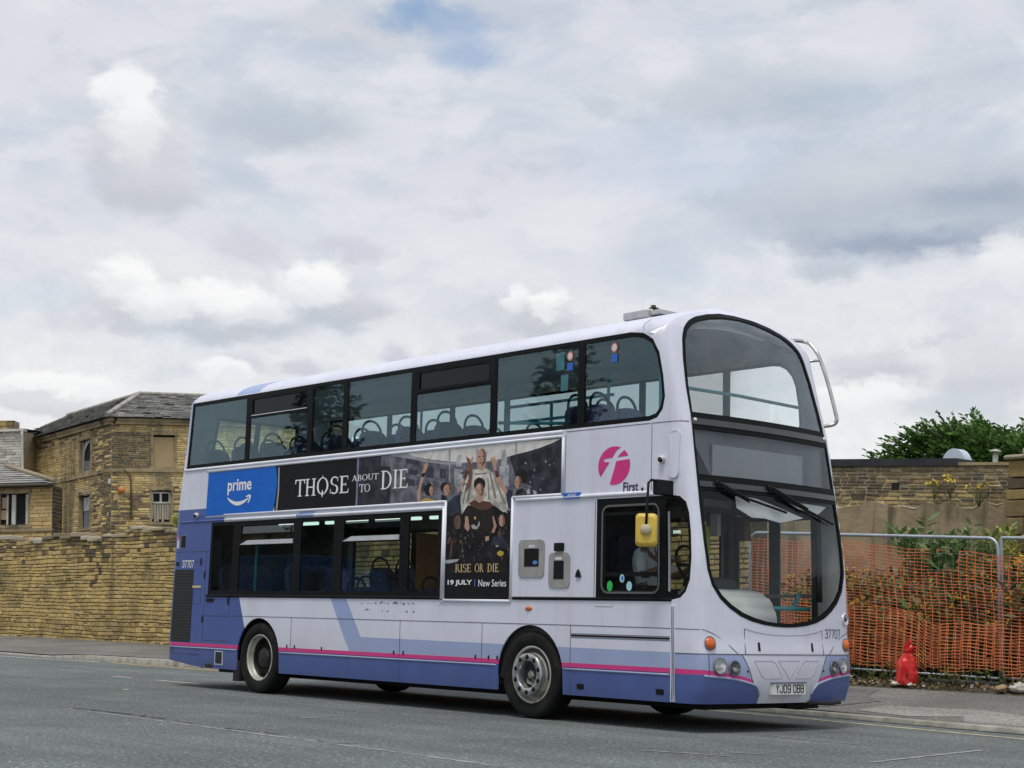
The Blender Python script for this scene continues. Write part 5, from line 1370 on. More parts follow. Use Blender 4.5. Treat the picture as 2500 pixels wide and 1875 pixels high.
for pts in ([(0.12, 1.035), (6.94, 1.035)], [(6.94, 1.035), (8.41, 1.03)], [(1.59, 1.03), (1.59, 0.64)], [(3.95, 1.03), (3.95, 0.30)], [(5.485, 1.03), (5.485, 0.30)], [(6.95, 1.03), (6.95, 0.30)], [(-0.66, 1.95), (-0.66, 0.68), (0.06, 0.68)], [(-1.56, 1.95), (-0.56, 1.95)], [(-1.58, 1.80), (-0.70, 1.80)], [(-0.60, 1.03), (0.0, 1.03)], [(0.02, 1.29), (0.02, 1.0)], [(0.05, 0.57), (0.05, 0.28)], [(-1.6, 0.475), (-0.75, 0.475)], [(6.82, 3.12), (6.82, 2.44)], [(8.12, 3.15), (8.12, 2.45)], [(6.82, 3.152), (8.10, 3.152)], [(7.95, 4.19), (7.95, 4.30)], [(7.30, 2.36), (7.30, 1.33)], [(6.96, 0.945), (8.40, 0.945)], [(6.96, 0.905), (8.40, 0.905)], [(-0.97, 1.40), (-0.77, 1.40), (-0.77, 1.19), (-0.97, 1.19), (-0.97, 1.40)]):
    seam(SXp(pts))
seam(SXp([(6.96, 0.925), (8.40, 0.925)]), 0.02, b_black, 'vent_slot')
seam(SXp([(8.12, 3.152), (8.5, 3.15)]) + FYp([(-1.16, 3.15)]))
seam(SXp([(8.47, 1.03)]) + FYp([(-1.19, 1.025), (-1.1, 1.0), (-1.02, 0.965), (-0.93, 0.92), (-0.86, 0.87), (-0.80, 0.825), (-0.755, 0.787)])); seam(FYp([(1.19, 1.025), (1.1, 1.0), (1.02, 0.965), (0.93, 0.92), (0.86, 0.87), (0.80, 0.825), (0.755, 0.787)]))
seam(SXp([(8.47, 0.785)]) + FYp([(-1.2, 0.785), (-0.9, 0.785), (-0.5, 0.785), (0, 0.785), (0.5, 0.785), (0.9, 0.785), (1.2, 0.785)]), 0.008)
for s in (-1, 1):
    seam(FYp([(s * 0.642, 1.045), (s * 0.646, 0.79)]), 0.008); seam(FYp([(s * 1.148, 0.783), (s * 1.142, 0.57)]), 0.008)
    seam(FYp([(s * 0.70, 0.783), (s * 0.66, 0.73), (s * 0.60, 0.63), (s * 0.548, 0.51), (s * 0.49, 0.445), (s * 0.442, 0.41), (s * 0.43, 0.36)]), 0.007)
seam(FYp([(-0.642, 1.045), (-0.5, 1.015), (-0.3, 0.99), (0, 0.98), (0.3, 0.99), (0.5, 1.015), (0.642, 1.045)]), 0.007, M('lid_edge', (0.34, 0.35, 0.42), 0.6))
for s in (-1, 1):
    panel('lid_catch', [FYp([(s * 0.440 - .017, 0.82), (s * 0.440 + .017, 0.82), (s * 0.440 + .017, 0.915), (s * 0.440 - .017, 0.915)])], [b_black], off=0.004, thick=0.004)
m_groove = M('groove_shadow', (0.48, 0.49, 0.56), 0.5)
def groove(pts): seam(FYp(pts), 0.011, m_groove, 'bumper_groove')
groove([(-0.53, 0.722), (-0.27, 0.724), (-0.215, 0.705), (-0.175, 0.665), (-0.10, 0.548), (-0.36, 0.545), (-0.42, 0.572), (-0.53, 0.722)])
groove([(-0.165, 0.724), (0.19, 0.724), (0.015, 0.542), (-0.165, 0.724)])
groove([(0.53, 0.722), (0.29, 0.724), (0.23, 0.70), (0.19, 0.655), (0.11, 0.546), (0.37, 0.545), (0.44, 0.585), (0.53, 0.722)])
bm = bmesh.new()
prism(bm, [(8.415, 0.30), (8.47, 0.30), (8.47, 1.255), (8.415, 1.255)], lambda x, z, d: side_pt(x, z, d), -0.004, 0.012); obj('pillar_strip', bm, b_white, BUS)
seam(SXp([(8.435, 1.25), (8.435, 0.305)]), 0.008, b_seam).location = (0, -0.012, 0); seam(SXp([(8.455, 1.25), (8.455, 0.305)]), 0.005, b_seam).location = (0, -0.012, 0)
bm = bmesh.new(); prism(bm, rrect(8.375, 8.505, 2.56, 3.05, (.06, .06, .045, .045)), lambda x, z, d: side_pt(x, z, d), -0.01, 0.022)
o = obj('moulded_cover', bm, b_white, BUS)
def plate(name, x0, x1, z0, z1, mat, out=0.006, r=0.0, deep=-0.004, parent=BUS):
    bm = bmesh.new(); prism(bm, rrect(x0, x1, z0, z1, r) if r else [(x0, z0), (x1, z0), (x1, z1), (x0, z1)], lambda x, z, d: side_pt(x, z, d), deep, out); return obj(name, bm, mat, parent)
b_mesh = M('engine_grille', (0.018, 0.018, 0.018), 0.7, var=0.5, scale=60)
g = plate('engine_grille', -1.58, -0.995, 0.645, 1.69, b_mesh, 0.004)
bm = bmesh.new()
for k in range(24): box(bm, -1.57, -1.0, -1.268, -1.262, 0.66 + k * 0.0425, 0.67 + k * 0.0425)
obj('grille_slats', bm, M('slat', (0.035, 0.035, 0.033), 0.6), g)
plate('side_vent', -0.30, -0.085, 0.345, 0.54, M('vent_surround', (0.52, 0.54, 0.66), 0.5), 0.003); plate('side_vent_grille', -0.275, -0.105, 0.365, 0.525, b_mesh, 0.006)
bm = bmesh.new()
for x in (-0.485, -0.40): tube(bm, [(x, -1.20, 0.335), (x, -1.268, 0.33)], 0.036, 12); 
o = obj('exhaust_surround', bm, b_chassis, BUS)
for x in (-0.485, -0.40):
    bm = bmesh.new(); lathe(bm, [(0.028, 0.0), (0.036, 0.0), (0.036, 0.012), (0.028, 0.012)], (x, -1.262, 0.33), (0, -1, 0), 14); obj('exhaust_pipe', bm, M('burnt_steel', (0.16, 0.12, 0.09), 0.5, 0.6), BUS)
plate('filler_hatch', -1.40, -1.255, 1.99, 2.20, b_chrome, 0.003, 0.01); plate('filler_hole', -1.385, -1.27, 2.01, 2.185, b_black, 0.006)
plate('warning_label', -1.545, -1.45, 2.0, 2.12, M('label_white', (0.66, 0.62, 0.64), 0.6), 0.003); 
bm = bmesh.new(); prism(bm, [(-1.545, 2.122), (-1.45, 2.122), (-1.497, 2.205)], lambda x, z, d: side_pt(x, z, d), 0, 0.003); obj('warning_triangle', bm, M('label_pink', (0.60, 0.22, 0.28), 0.6), BUS)
plate('lock', -1.50, -1.42, 1.745, 1.80, b_black, 0.005); plate('hinge', -0.815, -0.785, 1.75, 1.85, b_black, 0.006); plate('hinge', -0.70, -0.66, 1.56, 1.66, b_black, 0.006); plate('hinge', -0.70, -0.66, 0.93, 1.03, b_black, 0.006)
plate('yellow_marker', -1.0, -0.77, 1.425, 1.455, M('marker_yellow', (0.66, 0.52, 0.24), 0.6), 0.005)
plate('flap_handle', -0.60, -0.40, 1.225, 1.275, b_black, 0.01, 0.02); plate('hinge', -0.03, 0.02, 1.19, 1.29, b_black, 0.006)
plate('rear_reflector', -1.60, -1.44, 0.50, 0.565, b_seam, 0.004)
for x, z in ((7.06, 0.36), (8.215, 0.36)): h = plate('step_hole', x, x + 0.105, z, z + 0.055, b_black, 0.003, 0.01)
v = plate('ventilator', 6.09, 6.515, 1.55, 1.97, b_grey, 0.012, 0.06); plate('opening', 6.19, 6.43, 1.67, 1.87, b_black, 0.015, parent=v); plate('label_strip', 6.26, 6.36, 1.88, 1.91, M('label_white', (.6, .6, .6)), 0.015, parent=v)
bm = bmesh.new(); prism(bm, ell(6.375, 1.715, 0.04, 0.022, 12), lambda x, z, d: side_pt(x, z, d), 0.01, 0.018); obj('blue_flap', bm, M('flap_blue', (0.08, 0.22, 0.55), 0.5), v)
v = plate('ventilator', 6.59, 6.925, 1.435, 1.82, b_grey, 0.012, 0.06); plate('opening', 6.675, 6.835, 1.53, 1.73, b_black, 0.015, parent=v); plate('label_strip', 6.70, 6.80, 1.74, 1.77, MATS['label_white'], 0.015, parent=v)
plate('camera_box', 6.69, 6.825, 1.835, 1.925, b_black, 0.03, 0.01)
bm = bmesh.new(); prism(bm, [(7.02, 1.55), (7.10, 1.55), (7.085, 1.60), (7.06, 1.635), (7.035, 1.60)], lambda x, z, d: side_pt(x, z, d), 0, 0.02); obj('hook', bm, b_black, BUS)
bm = bmesh.new(); bmesh.ops.create_uvsphere(bm, u_segments=14, v_segments=8, radius=1, matrix=Matrix.Translation(side_pt(6.27, 1.205)) @ Matrix.Diagonal((0.06, 0.018, 0.026, 1))); obj('side_repeater', bm, M('amber_lens', (0.62, 0.13, 0.02), 0.25), BUS, smooth=True)
def dome(name, x, z, r):
    bm = bmesh.new(); lathe(bm, [(r, -0.005), (r, 0.02), (r * 0.8, 0.045), (r * 0.55, 0.05)], side_pt(x, z), (0, -1, 0), 18); lathe(bm, [(r * 0.6, 0.05), (r * 0.5, 0.06), (r * 0.05, 0.068)], side_pt(x, z), (0.25, -1, -0.2), 14, mi=1); obj(name, bm, [M('camera_white', (0.55, 0.56, 0.58), 0.4), b_black], BUS)
dome('camera', 8.275, 2.76, 0.042); dome('camera', -0.98, 2.475, 0.042)
bm = bmesh.new(); prism(bm, ell(8.0, 2.46, 0.048, 0.048, 20), lambda x, z, d: side_pt(x, z, d), 0, 0.008); obj('round_cap', bm, M('cap_white', (0.6, 0.61, 0.66), 0.5), BUS)
bm = bmesh.new(); prism(bm, ell(8.0, 2.46, 0.016, 0.02, 10), lambda x, z, d: side_pt(x, z, d), 0.006, 0.012); obj('cap_bolt', bm, b_black, BUS)
# old transfer marks: worn lettering left on the panel
r = random.Random(6); bm = bmesh.new()
for (x0, x1, z, n) in ((3.12, 4.2, 1.235, 26), (3.15, 4.3, 1.14, 9), (4.6, 4.75, 1.23, 3)):
    for k in range(n):
        x = r.uniform(x0, x1); w = r.uniform(.012, .05); h = r.uniform(.006, .026); zz = z + r.uniform(-.012, .012)
        prism(bm, [(x, zz), (x + w, zz + r.uniform(-.01, .01)), (x + w * .8, zz + h), (x + w * .2, zz + h * .8)], lambda a, b, d: side_pt(a, b, d), 0.0, 0.0015 + 0.0004 * (k % 4))
obj('worn_transfer', bm, M('transfer_dark', (0.16, 0.16, 0.19), 0.7), BUS)
plate('small_plate', 7.32, 7.58, 1.235, 1.27, M('plate_outline', (0.40, 0.41, 0.47), 0.6), 0.002); plate('small_plate_face', 7.328, 7.572, 1.241, 1.264, b_white, 0.004)
for x, z in ((1.5, 0.66), (1.68, 0.66), (2.3, 0.655), (3.83, 0.655), (4.02, 0.655), (5.37, 0.655), (5.6, 0.655), (5.75, 0.655)): plate('catch', x, x + 0.022, z - .03, z + .012, b_black, 0.006)

for a, b in ((-1.58, 0.26), (1.335, 5.75), (6.85, 8.405)): bead('skirt_highlight_bead', a, b, 0.566, 0.011, b_light)  # light blue bead paints the highlight along the skirt's top edge
for a, b in ((-1.58, 0.26), (1.335, 5.75), (6.85, 8.405)): seam(SXp([(a, 0.581), (b, 0.581)]), 0.008, b_blue_dark, 'skirt_gap')
for sg in (-1, 1):
    bm = bmesh.new(); tube(bm, smooth_path([surf(*FY(sg * abs(y), z - .012)) for y, z in low_pink] + [surf(*FY(sg * y, z)) for y, z in ((.485, .455), (.445, .41), (.428, .37))], 3), 0.013, 8); obj('bumper_highlight_bead', bm, b_light, BUS)  # its light blue paints the highlight on the bumper step
# --- lettering
def text_bm(s, bold=0.0):
    cu = bpy.data.curves.new('t', 'FONT'); cu.body = s; cu.size = 1; cu.offset = bold; cu.resolution_u = 4
    o = link(bpy.data.objects.new('t', cu)); dg = bpy.context.evaluated_depsgraph_get()
    ev = o.evaluated_get(dg); me = ev.to_mesh(); bm = bmesh.new(); bm.from_mesh(me); ev.to_mesh_clear()
    bpy.data.objects.remove(o); bpy.data.curves.remove(cu); return bm
def text(name, s, x0, x1, z0, z1, mat, fn, parent=BUS, bold=0.0):
    """lettering fitted into a box; fn(u, v) -> world"""
    bm = text_bm(s, bold)
    X = [v.co.x for v in bm.verts]; Y = [v.co.y for v in bm.verts]; a, b, c, d = min(X), max(X), min(Y), max(Y)
    for v in bm.verts: v.co = fn(x0 + (v.co.x - a) / (b - a) * (x1 - x0), z0 + (v.co.y - c) / (d - c) * (z1 - z0))
    return obj(name, bm, mat, parent)
STROKES = {'Y': [[(0, 1), (.275, .5), (.55, 1)], [(.275, .5), (.275, 0)]], 'J': [[(.55, 1), (.55, .18), (.42, 0), (.13, 0), (0, .18), (0, .3)]],
 '0': [[(.12, 0), (.43, 0), (.55, .15), (.55, .85), (.43, 1), (.12, 1), (0, .85), (0, .15), (.12, 0)]],
 '9': [[(.55, .58), (.43, .45), (.12, .45), (0, .6), (0, .85), (.12, 1), (.43, 1), (.55, .85), (.55, .15), (.43, 0), (.12, 0), (0, .13)]],
 'B': [[(.42, .53), (.55, .65), (.55, .87), (.42, 1), (0, 1), (0, 0), (.42, 0), (.55, .13), (.55, .40), (.42, .53), (0, .53)]],
 '3': [[(0, .85), (.12, 1), (.43, 1), (.55, .85), (.55, .65), (.43, .53), (.2, .53)], [(.43, .53), (.55, .40), (.55, .15), (.43, 0), (.12, 0), (0, .15)]], '7': [[(0, 1), (.55, 1), (.2, 0)]], ' ': []}
STROKES['O'] = STROKES['0']
def stroke_text(name, s_, x0, x1, z0, z1, mat, fn, parent=BUS, w=0.13, gap=0.27):
    bm = bmesh.new(); x = 0; n = sum((.36 if c == ' ' else .55 + gap) for c in s_) - gap; k = 0
    sx, sz = (x1 - x0) / (n + w), (z1 - z0)
    for c in s_:
        for line in STROKES[c]:
            for (ax, az), (bx, bz) in zip(line, line[1:]):
                L = math.hypot(bx - ax, bz - az); dx, dz = (bx - ax) / L, (bz - az) / L; e = w * .42; k += 1
                P = [(ax - dx * e - dz * w / 2, az - dz * e + dx * w / 2), (bx + dx * e - dz * w / 2, bz + dz * e + dx * w / 2), (bx + dx * e + dz * w / 2, bz + dz * e - dx * w / 2), (ax - dx * e + dz * w / 2, az - dz * e - dx * w / 2)]
                bm.faces.new([bm.verts.new(fn(x0 + (x + w / 2 + u) * sx, z0 + (w / 2 + v * (1 - w)) * sz, 0.0003 * (k % 5))) for u, v in P])
        x += .36 if c == ' ' else .55 + gap
    return obj(name, bm, mat, parent)
def SD(o): return lambda x, z: side_pt(x, z, o)
def FR(o): return lambda y, z: surf(*FY(y, z)) + normal(*FY(y, z)) * o
m_wtext = M('white_lettering', (0.80, 0.80, 0.80), 0.6, var=0.02); m_navy = M('navy_lettering', (0.02, 0.022, 0.07), 0.5); m_btext = M('black_lettering', (0.02, 0.02, 0.024), 0.5)
m_cream = M('cream_lettering', (0.62, 0.45, 0.22), 0.6, var=0.05)
stroke_text('fleet_number', '37707', -1.325, -0.995, 1.715, 1.825, m_wtext, lambda x, z, d: side_pt(x, z, .004 + d), w=.15, gap=.2)
stroke_text('fleet_number', '37707', 0.70, 1.02, 0.958, 1.058, m_btext, lambda y, z, d: FR(.004 + d)(y, z), w=.10, gap=.22)
text('operator_name', 'First', 7.715, 7.935, 2.448, 2.548, m_navy, SD(.004), bold=0.02)
plate('advert_label', 6.81, 7.075, 2.405, 2.47, M('label_blue', (0.02, 0.12, 0.50), 0.5), 0.022, 0.0); text('advert_label_text', 'global', 6.885, 7.01, 2.418, 2.462, m_wtext, SD(.0245), bold=0.01)
# round logo: magenta disc with a leaning f cut through it
LOGO_F = [(7.352, 2.60), (7.505, 2.775), (7.415, 2.783), (7.428, 2.815), (7.545, 2.82), (7.605, 2.895), (7.69, 2.935), (7.745, 2.905), (7.665, 2.86), (7.625, 2.822), (7.80, 2.833), (7.80, 2.793), (7.607, 2.783), (7.575, 2.695), (7.503, 2.515), (7.40, 2.515)]
panel('logo', [SXp(ell(7.572, 2.735, 0.238, 0.207, 48))], [M('logo_magenta', (0.62, 0.03, 0.22), 0.4)], holes=[SXp(LOGO_F)], off=0.003, thick=0.002, smooth=False)

# --- the advert
T_OUT = SXp([(1.06, 3.10), (1.06, 2.47), (4.79, 2.47), (4.79, 1.30), (5.945, 1.30), (5.945, 2.47), (6.77, 2.47), (6.77, 3.10)])
POSTER_COL = dict(base=(.010, .010, .012), arena=(.125, .13, .16), arenadark=(.035, .037, .048), sky=(.60, .585, .565), cornice=(.30, .31, .34), arch=(.045, .05, .07), arch2=(.02, .022, .03), column=(.34, .35, .37), banner=(.30, .30, .32), toga=(.50, .475, .43), fold=(.22, .205, .185), skin=(.45, .27, .205), skin2=(.11, .065, .05), hair=(.018, .015, .014), grey=(.36, .36, .38), shade=(.10, .06, .05), brown=(.10, .045, .035), blue=(.03, .038, .058), dark=(.012, .012, .014), tunic=(.022, .018, .016), ochre=(.45, .28, .08), gold=(.50, .35, .06), pole=(.20, .19, .18), strip=(.20, .21, .36))
POSTER_COL['skinshade'] = (.17, .09, .065)
names = list(POSTER_COL); pm = [M('print_' + k, c, 0.6, spec=0.15, var=0.45 if k in ('arena', 'arenadark', 'toga', 'column', 'blue', 'dark') else 0.12, scale=7.0) for k, c in POSTER_COL.items()]
POSTER = [
 ('arena',[(3.64,3.1),(3.85,3.1),(4.53,3.1),(5.41,3.09),(6.12,3.09),(6.76,3.09),(6.76,2.46),(5.96,2.46),(5.96,2.36),(4.8,2.39),(4.79,2.46),(3.89,2.47),(3.67,2.48)]),
 ('arenadark',[(5.89,2.94),(6.12,2.97),(6.4,3.0),(6.6,3.04),(6.76,3.09),(6.76,2.46),(6.39,2.46),(6.28,2.57),(6.02,2.66)]),
 ('sky',[(3.95,3.1),(4.53,3.1),(5.41,3.09),(6.12,3.09),(6.74,3.08),(6.6,3.04),(6.4,3.0),(6.19,2.97),(5.99,2.95),(5.65,2.9),(5.36,2.9),(5.06,2.91),(4.79,2.94),(4.39,2.99),(4.12,3.04)]),
 ('cornice',[(3.64,3.1),(3.95,3.1),(4.12,3.04),(4.39,2.98),(4.79,2.93),(5.06,2.91),(5.06,2.89),(4.79,2.9),(4.4,2.95),(4.07,3.01),(3.64,3.08)]),
 ('arch',[(3.96,3.03),(4.23,2.98),(4.23,2.92),(3.96,2.97)]),
 ('arch',[(4.03,2.89),(4.22,2.86),(4.22,2.8),(4.03,2.82)]),
 ('arch',[(4.35,2.9),(4.51,2.88),(4.52,2.75),(4.36,2.77)]),
 ('arch',[(4.63,2.86),(4.74,2.85),(4.75,2.74),(4.64,2.75)]),
 ('arch',[(3.97,2.78),(4.15,2.75),(4.15,2.67),(3.98,2.69)]),
 ('arch',[(4.28,2.7),(4.36,2.7),(4.37,2.6),(4.29,2.6)]),
 ('arch2',[(6.06,2.9),(6.15,2.92),(6.17,2.82),(6.06,2.81)]),
 ('arch2',[(6.26,2.94),(6.37,2.96),(6.4,2.85),(6.28,2.84)]),
 ('arch2',[(6.5,2.98),(6.6,3.0),(6.61,2.88),(6.52,2.86)]),
 ('arch2',[(6.21,2.75),(6.4,2.78),(6.42,2.72),(6.23,2.69)]),
 ('column',[(4.9,2.85),(5.06,2.83),(5.08,2.55),(4.92,2.63)]),
 ('column',[(4.95,3.0),(5.02,3.01),(5.04,2.86),(4.93,2.87)]),
 ('column',[(5.72,2.83),(5.89,2.84),(5.89,2.58),(5.74,2.63)]),
 ('column',[(5.76,3.01),(5.82,3.02),(5.86,2.84),(5.74,2.84)]),
 ('banner',[(4.79,3.08),(4.82,3.08),(4.84,2.68),(4.81,2.68)]),
 ('banner',[(5.99,3.09),(6.02,3.09),(6.02,2.95),(5.99,2.95)]),
 ('toga',[(5.27,2.82),(5.49,2.82),(5.61,2.76),(5.72,2.64),(5.85,2.48),(5.95,2.34),(5.86,2.27),(5.64,2.38),(5.17,2.4),(5.07,2.29),(5.02,2.43),(5.1,2.65),(5.19,2.81)]),
 ('fold',[(5.22,2.79),(5.25,2.78),(5.2,2.45),(5.14,2.42)]),
 ('fold',[(5.28,2.77),(5.49,2.77),(5.49,2.75),(5.28,2.75)]),
 ('fold',[(5.54,2.77),(5.57,2.76),(5.69,2.47),(5.65,2.45)]),
 ('fold',[(5.6,2.76),(5.63,2.73),(5.85,2.39),(5.81,2.39)]),
 ('fold',[(5.13,2.66),(5.15,2.65),(5.1,2.42),(5.07,2.41)]),
 ('fold',[(5.51,2.72),(5.53,2.71),(5.57,2.45),(5.54,2.45)]),
 ('skin',[(5.42,2.89),(5.48,2.9),(5.46,2.81),(5.4,2.8),(5.33,2.83),(5.32,2.89)]),
 ('skin',[(5.49,2.94),(5.48,2.89),(5.45,2.85),(5.4,2.84),(5.35,2.86),(5.32,2.9),(5.3,2.95),(5.31,3.01),(5.35,3.04),(5.39,3.06),(5.44,3.04),(5.48,3.0)]),
 ('grey',[(5.3,2.98),(5.29,3.05),(5.34,3.07),(5.32,3.0),(5.31,2.91)]),
 ('grey',[(5.48,3.05),(5.5,2.99),(5.48,2.9),(5.47,2.99)]),
 ('shade',[(5.35, 2.961), (5.374, 2.961), (5.37, 2.972), (5.354, 2.972)]),
 ('shade',[(5.426, 2.961), (5.45, 2.961), (5.446, 2.972), (5.43, 2.972)]),
 ('shade',[(5.366, 2.876), (5.39, 2.876), (5.386, 2.887), (5.37, 2.887)]),
 ('shade',[(5.41, 2.876), (5.434, 2.876), (5.43, 2.887), (5.414, 2.887)]),
 ('skin',[(4.97,2.58),(5.06,2.69),(5.13,2.78),(5.18,2.86),(5.17,2.91),(5.24,2.98),(5.25,2.95),(5.23,2.9),(5.21,2.85),(5.17,2.79),(5.1,2.68),(4.99,2.55)]),
 ('brown',[(5.11,2.82),(5.17,2.81),(5.13,2.72),(5.08,2.72)]),
 ('skin',[(5.61,2.84),(5.56,2.91),(5.57,2.96),(5.6,2.92),(5.63,2.97),(5.65,2.91),(5.71,2.91),(5.66,2.86),(5.67,2.8),(5.73,2.71),(5.8,2.62),(5.87,2.55),(5.84,2.49),(5.74,2.59),(5.65,2.72)]),
 ('brown',[(5.64,2.79),(5.69,2.78),(5.73,2.71),(5.66,2.7)]),
 ('blue',[(4.8,2.45),(4.93,2.52),(5.02,2.53),(5.04,2.43),(5.07,2.29),(5.0,2.22),(4.81,2.2)]),
 ('blue',[(5.85,2.48),(5.89,2.55),(5.96,2.54),(5.96,2.34),(5.9,2.32)]),
 ('hair',[(4.53,2.61),(4.52,2.57),(4.49,2.55),(4.44,2.54),(4.39,2.55),(4.36,2.58),(4.34,2.62),(4.35,2.66),(4.39,2.69),(4.43,2.7),(4.48,2.68),(4.51,2.65)]),
 ('skin',[(4.54,2.6),(4.53,2.57),(4.52,2.55),(4.49,2.54),(4.47,2.55),(4.45,2.57),(4.44,2.6),(4.44,2.63),(4.46,2.65),(4.49,2.66),(4.51,2.65),(4.53,2.63)]),
 ('skin',[(4.2,2.59),(4.25,2.72),(4.3,2.85),(4.32,2.93),(4.39,2.96),(4.41,2.92),(4.35,2.83),(4.3,2.71),(4.27,2.6),(4.27,2.48),(4.21,2.48)]),
 ('hair',[(4.28,2.82),(4.36,2.83),(4.34,2.78),(4.28,2.77)]),
 ('ochre',[(4.29,2.5),(4.4,2.52),(4.53,2.49),(4.56,2.47),(4.29,2.47)]),
 ('pole',[(4.4,2.96),(4.51,3.09),(4.52,3.09),(4.41,2.96)]),
 ('hair',[(4.84,2.62),(4.83,2.58),(4.8,2.56),(4.75,2.55),(4.7,2.57),(4.67,2.59),(4.65,2.63),(4.66,2.66),(4.7,2.68),(4.74,2.69),(4.79,2.68),(4.83,2.65)]),
 ('skin',[(4.87,2.6),(4.86,2.56),(4.83,2.54),(4.79,2.53),(4.75,2.54),(4.72,2.57),(4.71,2.6),(4.72,2.64),(4.75,2.66),(4.79,2.67),(4.83,2.66),(4.85,2.63)]),
 ('hair',[(4.67,2.46),(4.68,2.55),(4.78,2.51),(4.79,2.46)]),
 ('hair',[(6.21,2.69),(6.2,2.64),(6.16,2.62),(6.11,2.61),(6.06,2.62),(6.02,2.65),(6.0,2.7),(6.02,2.74),(6.05,2.77),(6.11,2.78),(6.16,2.76),(6.2,2.73)]),
 ('skin',[(6.11,2.63),(6.1,2.6),(6.08,2.57),(6.05,2.56),(6.02,2.57),(6.0,2.6),(5.99,2.64),(6.0,2.67),(6.02,2.7),(6.05,2.7),(6.07,2.69),(6.1,2.67)]),
 ('hair',[(6.0,2.47),(6.03,2.54),(6.14,2.56),(6.17,2.47)]),
 ('blue',[(6.03,2.48),(6.17,2.53),(6.28,2.56),(6.36,2.52),(6.4,2.47)]),
 ('grey',[(6.19,2.53),(6.25,2.55),(6.26,2.49),(6.21,2.48)]),
 ('grey',[(6.3,2.53),(6.36,2.51),(6.37,2.48),(6.32,2.48)]),
 ('dark',[(4.8,2.29),(5.03,2.28),(5.09,2.29),(5.17,2.39),(5.63,2.38),(5.86,2.27),(5.96,2.29),(5.95,1.6),(4.8,1.61)]),
 ('hair',[(5.48,2.63),(5.47,2.59),(5.43,2.56),(5.38,2.55),(5.33,2.56),(5.29,2.59),(5.27,2.64),(5.28,2.68),(5.32,2.71),(5.37,2.72),(5.43,2.7),(5.47,2.67)]),
 ('skin',[(5.46,2.56),(5.45,2.52),(5.42,2.49),(5.38,2.48),(5.35,2.5),(5.32,2.53),(5.3,2.57),(5.31,2.61),(5.34,2.64),(5.38,2.65),(5.42,2.64),(5.45,2.6)]),
 ('skin',[(5.33,2.5),(5.43,2.5),(5.45,2.43),(5.33,2.43)]),
 ('brown',[(5.19,2.42),(5.29,2.46),(5.38,2.42),(5.45,2.44),(5.58,2.42),(5.63,2.37),(5.51,2.33),(5.37,2.34),(5.26,2.38)]),
 ('shade',[(5.23,2.41),(5.37,2.37),(5.53,2.37),(5.6,2.4),(5.51,2.35),(5.37,2.36)]),
 ('tunic',[(5.19,2.38),(5.26,2.37),(5.37,2.34),(5.51,2.32),(5.63,2.36),(5.66,2.3),(5.62,2.06),(5.16,2.09),(5.13,2.32)]),
 ('skin',[(5.13,2.27),(5.18,2.27),(5.22,2.13),(5.19,2.09),(5.13,2.13)]),
 ('skin',[(5.64,2.26),(5.7,2.14),(5.65,2.06),(5.61,2.07),(5.65,2.14),(5.62,2.25)]),
 ('hair',[(5.08,2.22),(5.07,2.17),(5.04,2.14),(4.99,2.13),(4.94,2.14),(4.91,2.18),(4.89,2.23),(4.9,2.28),(4.94,2.31),(4.98,2.32),(5.03,2.31),(5.07,2.27)]),
 ('skin2',[(5.05,2.2),(5.05,2.16),(5.03,2.13),(4.99,2.12),(4.96,2.13),(4.94,2.17),(4.93,2.21),(4.93,2.25),(4.96,2.28),(4.99,2.29),(5.02,2.28),(5.04,2.25)]),
 ('hair',[(5.93,2.21),(5.92,2.16),(5.88,2.13),(5.83,2.12),(5.79,2.13),(5.75,2.17),(5.73,2.21),(5.74,2.26),(5.78,2.29),(5.83,2.3),(5.88,2.28),(5.92,2.25)]),
 ('skin',[(5.84,2.2),(5.84,2.17),(5.82,2.14),(5.79,2.13),(5.76,2.14),(5.74,2.17),(5.74,2.2),(5.74,2.24),(5.76,2.26),(5.79,2.27),(5.81,2.26),(5.83,2.23)]),
 ('grey',[(5.24,2.16),(5.29,2.17),(5.35,2.14),(5.39,2.21),(5.4,2.16),(5.35,2.11),(5.27,2.12)]),
 ('gold',[(5.33,2.24),(5.33,2.23),(5.31,2.23),(5.3,2.23),(5.29,2.24),(5.3,2.26),(5.31,2.26),(5.33,2.26)]),
 ('gold',[(5.83,1.82),(5.83,1.81),(5.81,1.8),(5.78,1.79),(5.75,1.8),(5.73,1.81),(5.72,1.82),(5.72,1.84),(5.75,1.85),(5.77,1.86),(5.8,1.85),(5.83,1.84)]),
 ('skin2',[(4.81,1.97),(4.86,2.05),(4.88,2.01),(4.83,1.94)]),
 ('brown',[(4.88,1.99),(4.92,1.99),(4.91,1.85),(4.87,1.76),(4.87,1.88)]),
 ('grey',[(4.79,1.76),(5.05,1.77),(5.01,1.74),(4.87,1.72),(4.79,1.72)]),
 ('blue',[(5.64,2.02),(5.78,2.02),(5.88,1.97),(5.87,1.88),(5.7,1.89),(5.64,1.95)]),
 ('skin',[(5.5,2.02),(5.57,2.03),(5.57,1.98),(5.51,1.97)]),
 ('grey',[(5.74,1.91),(5.73,1.9),(5.72,1.9),(5.7,1.9),(5.69,1.91),(5.7,1.92),(5.72,1.92),(5.73,1.92)]),
 ('skin2',[(5.71,2.07),(5.78,2.09),(5.78,2.01),(5.73,2.02)]),
]

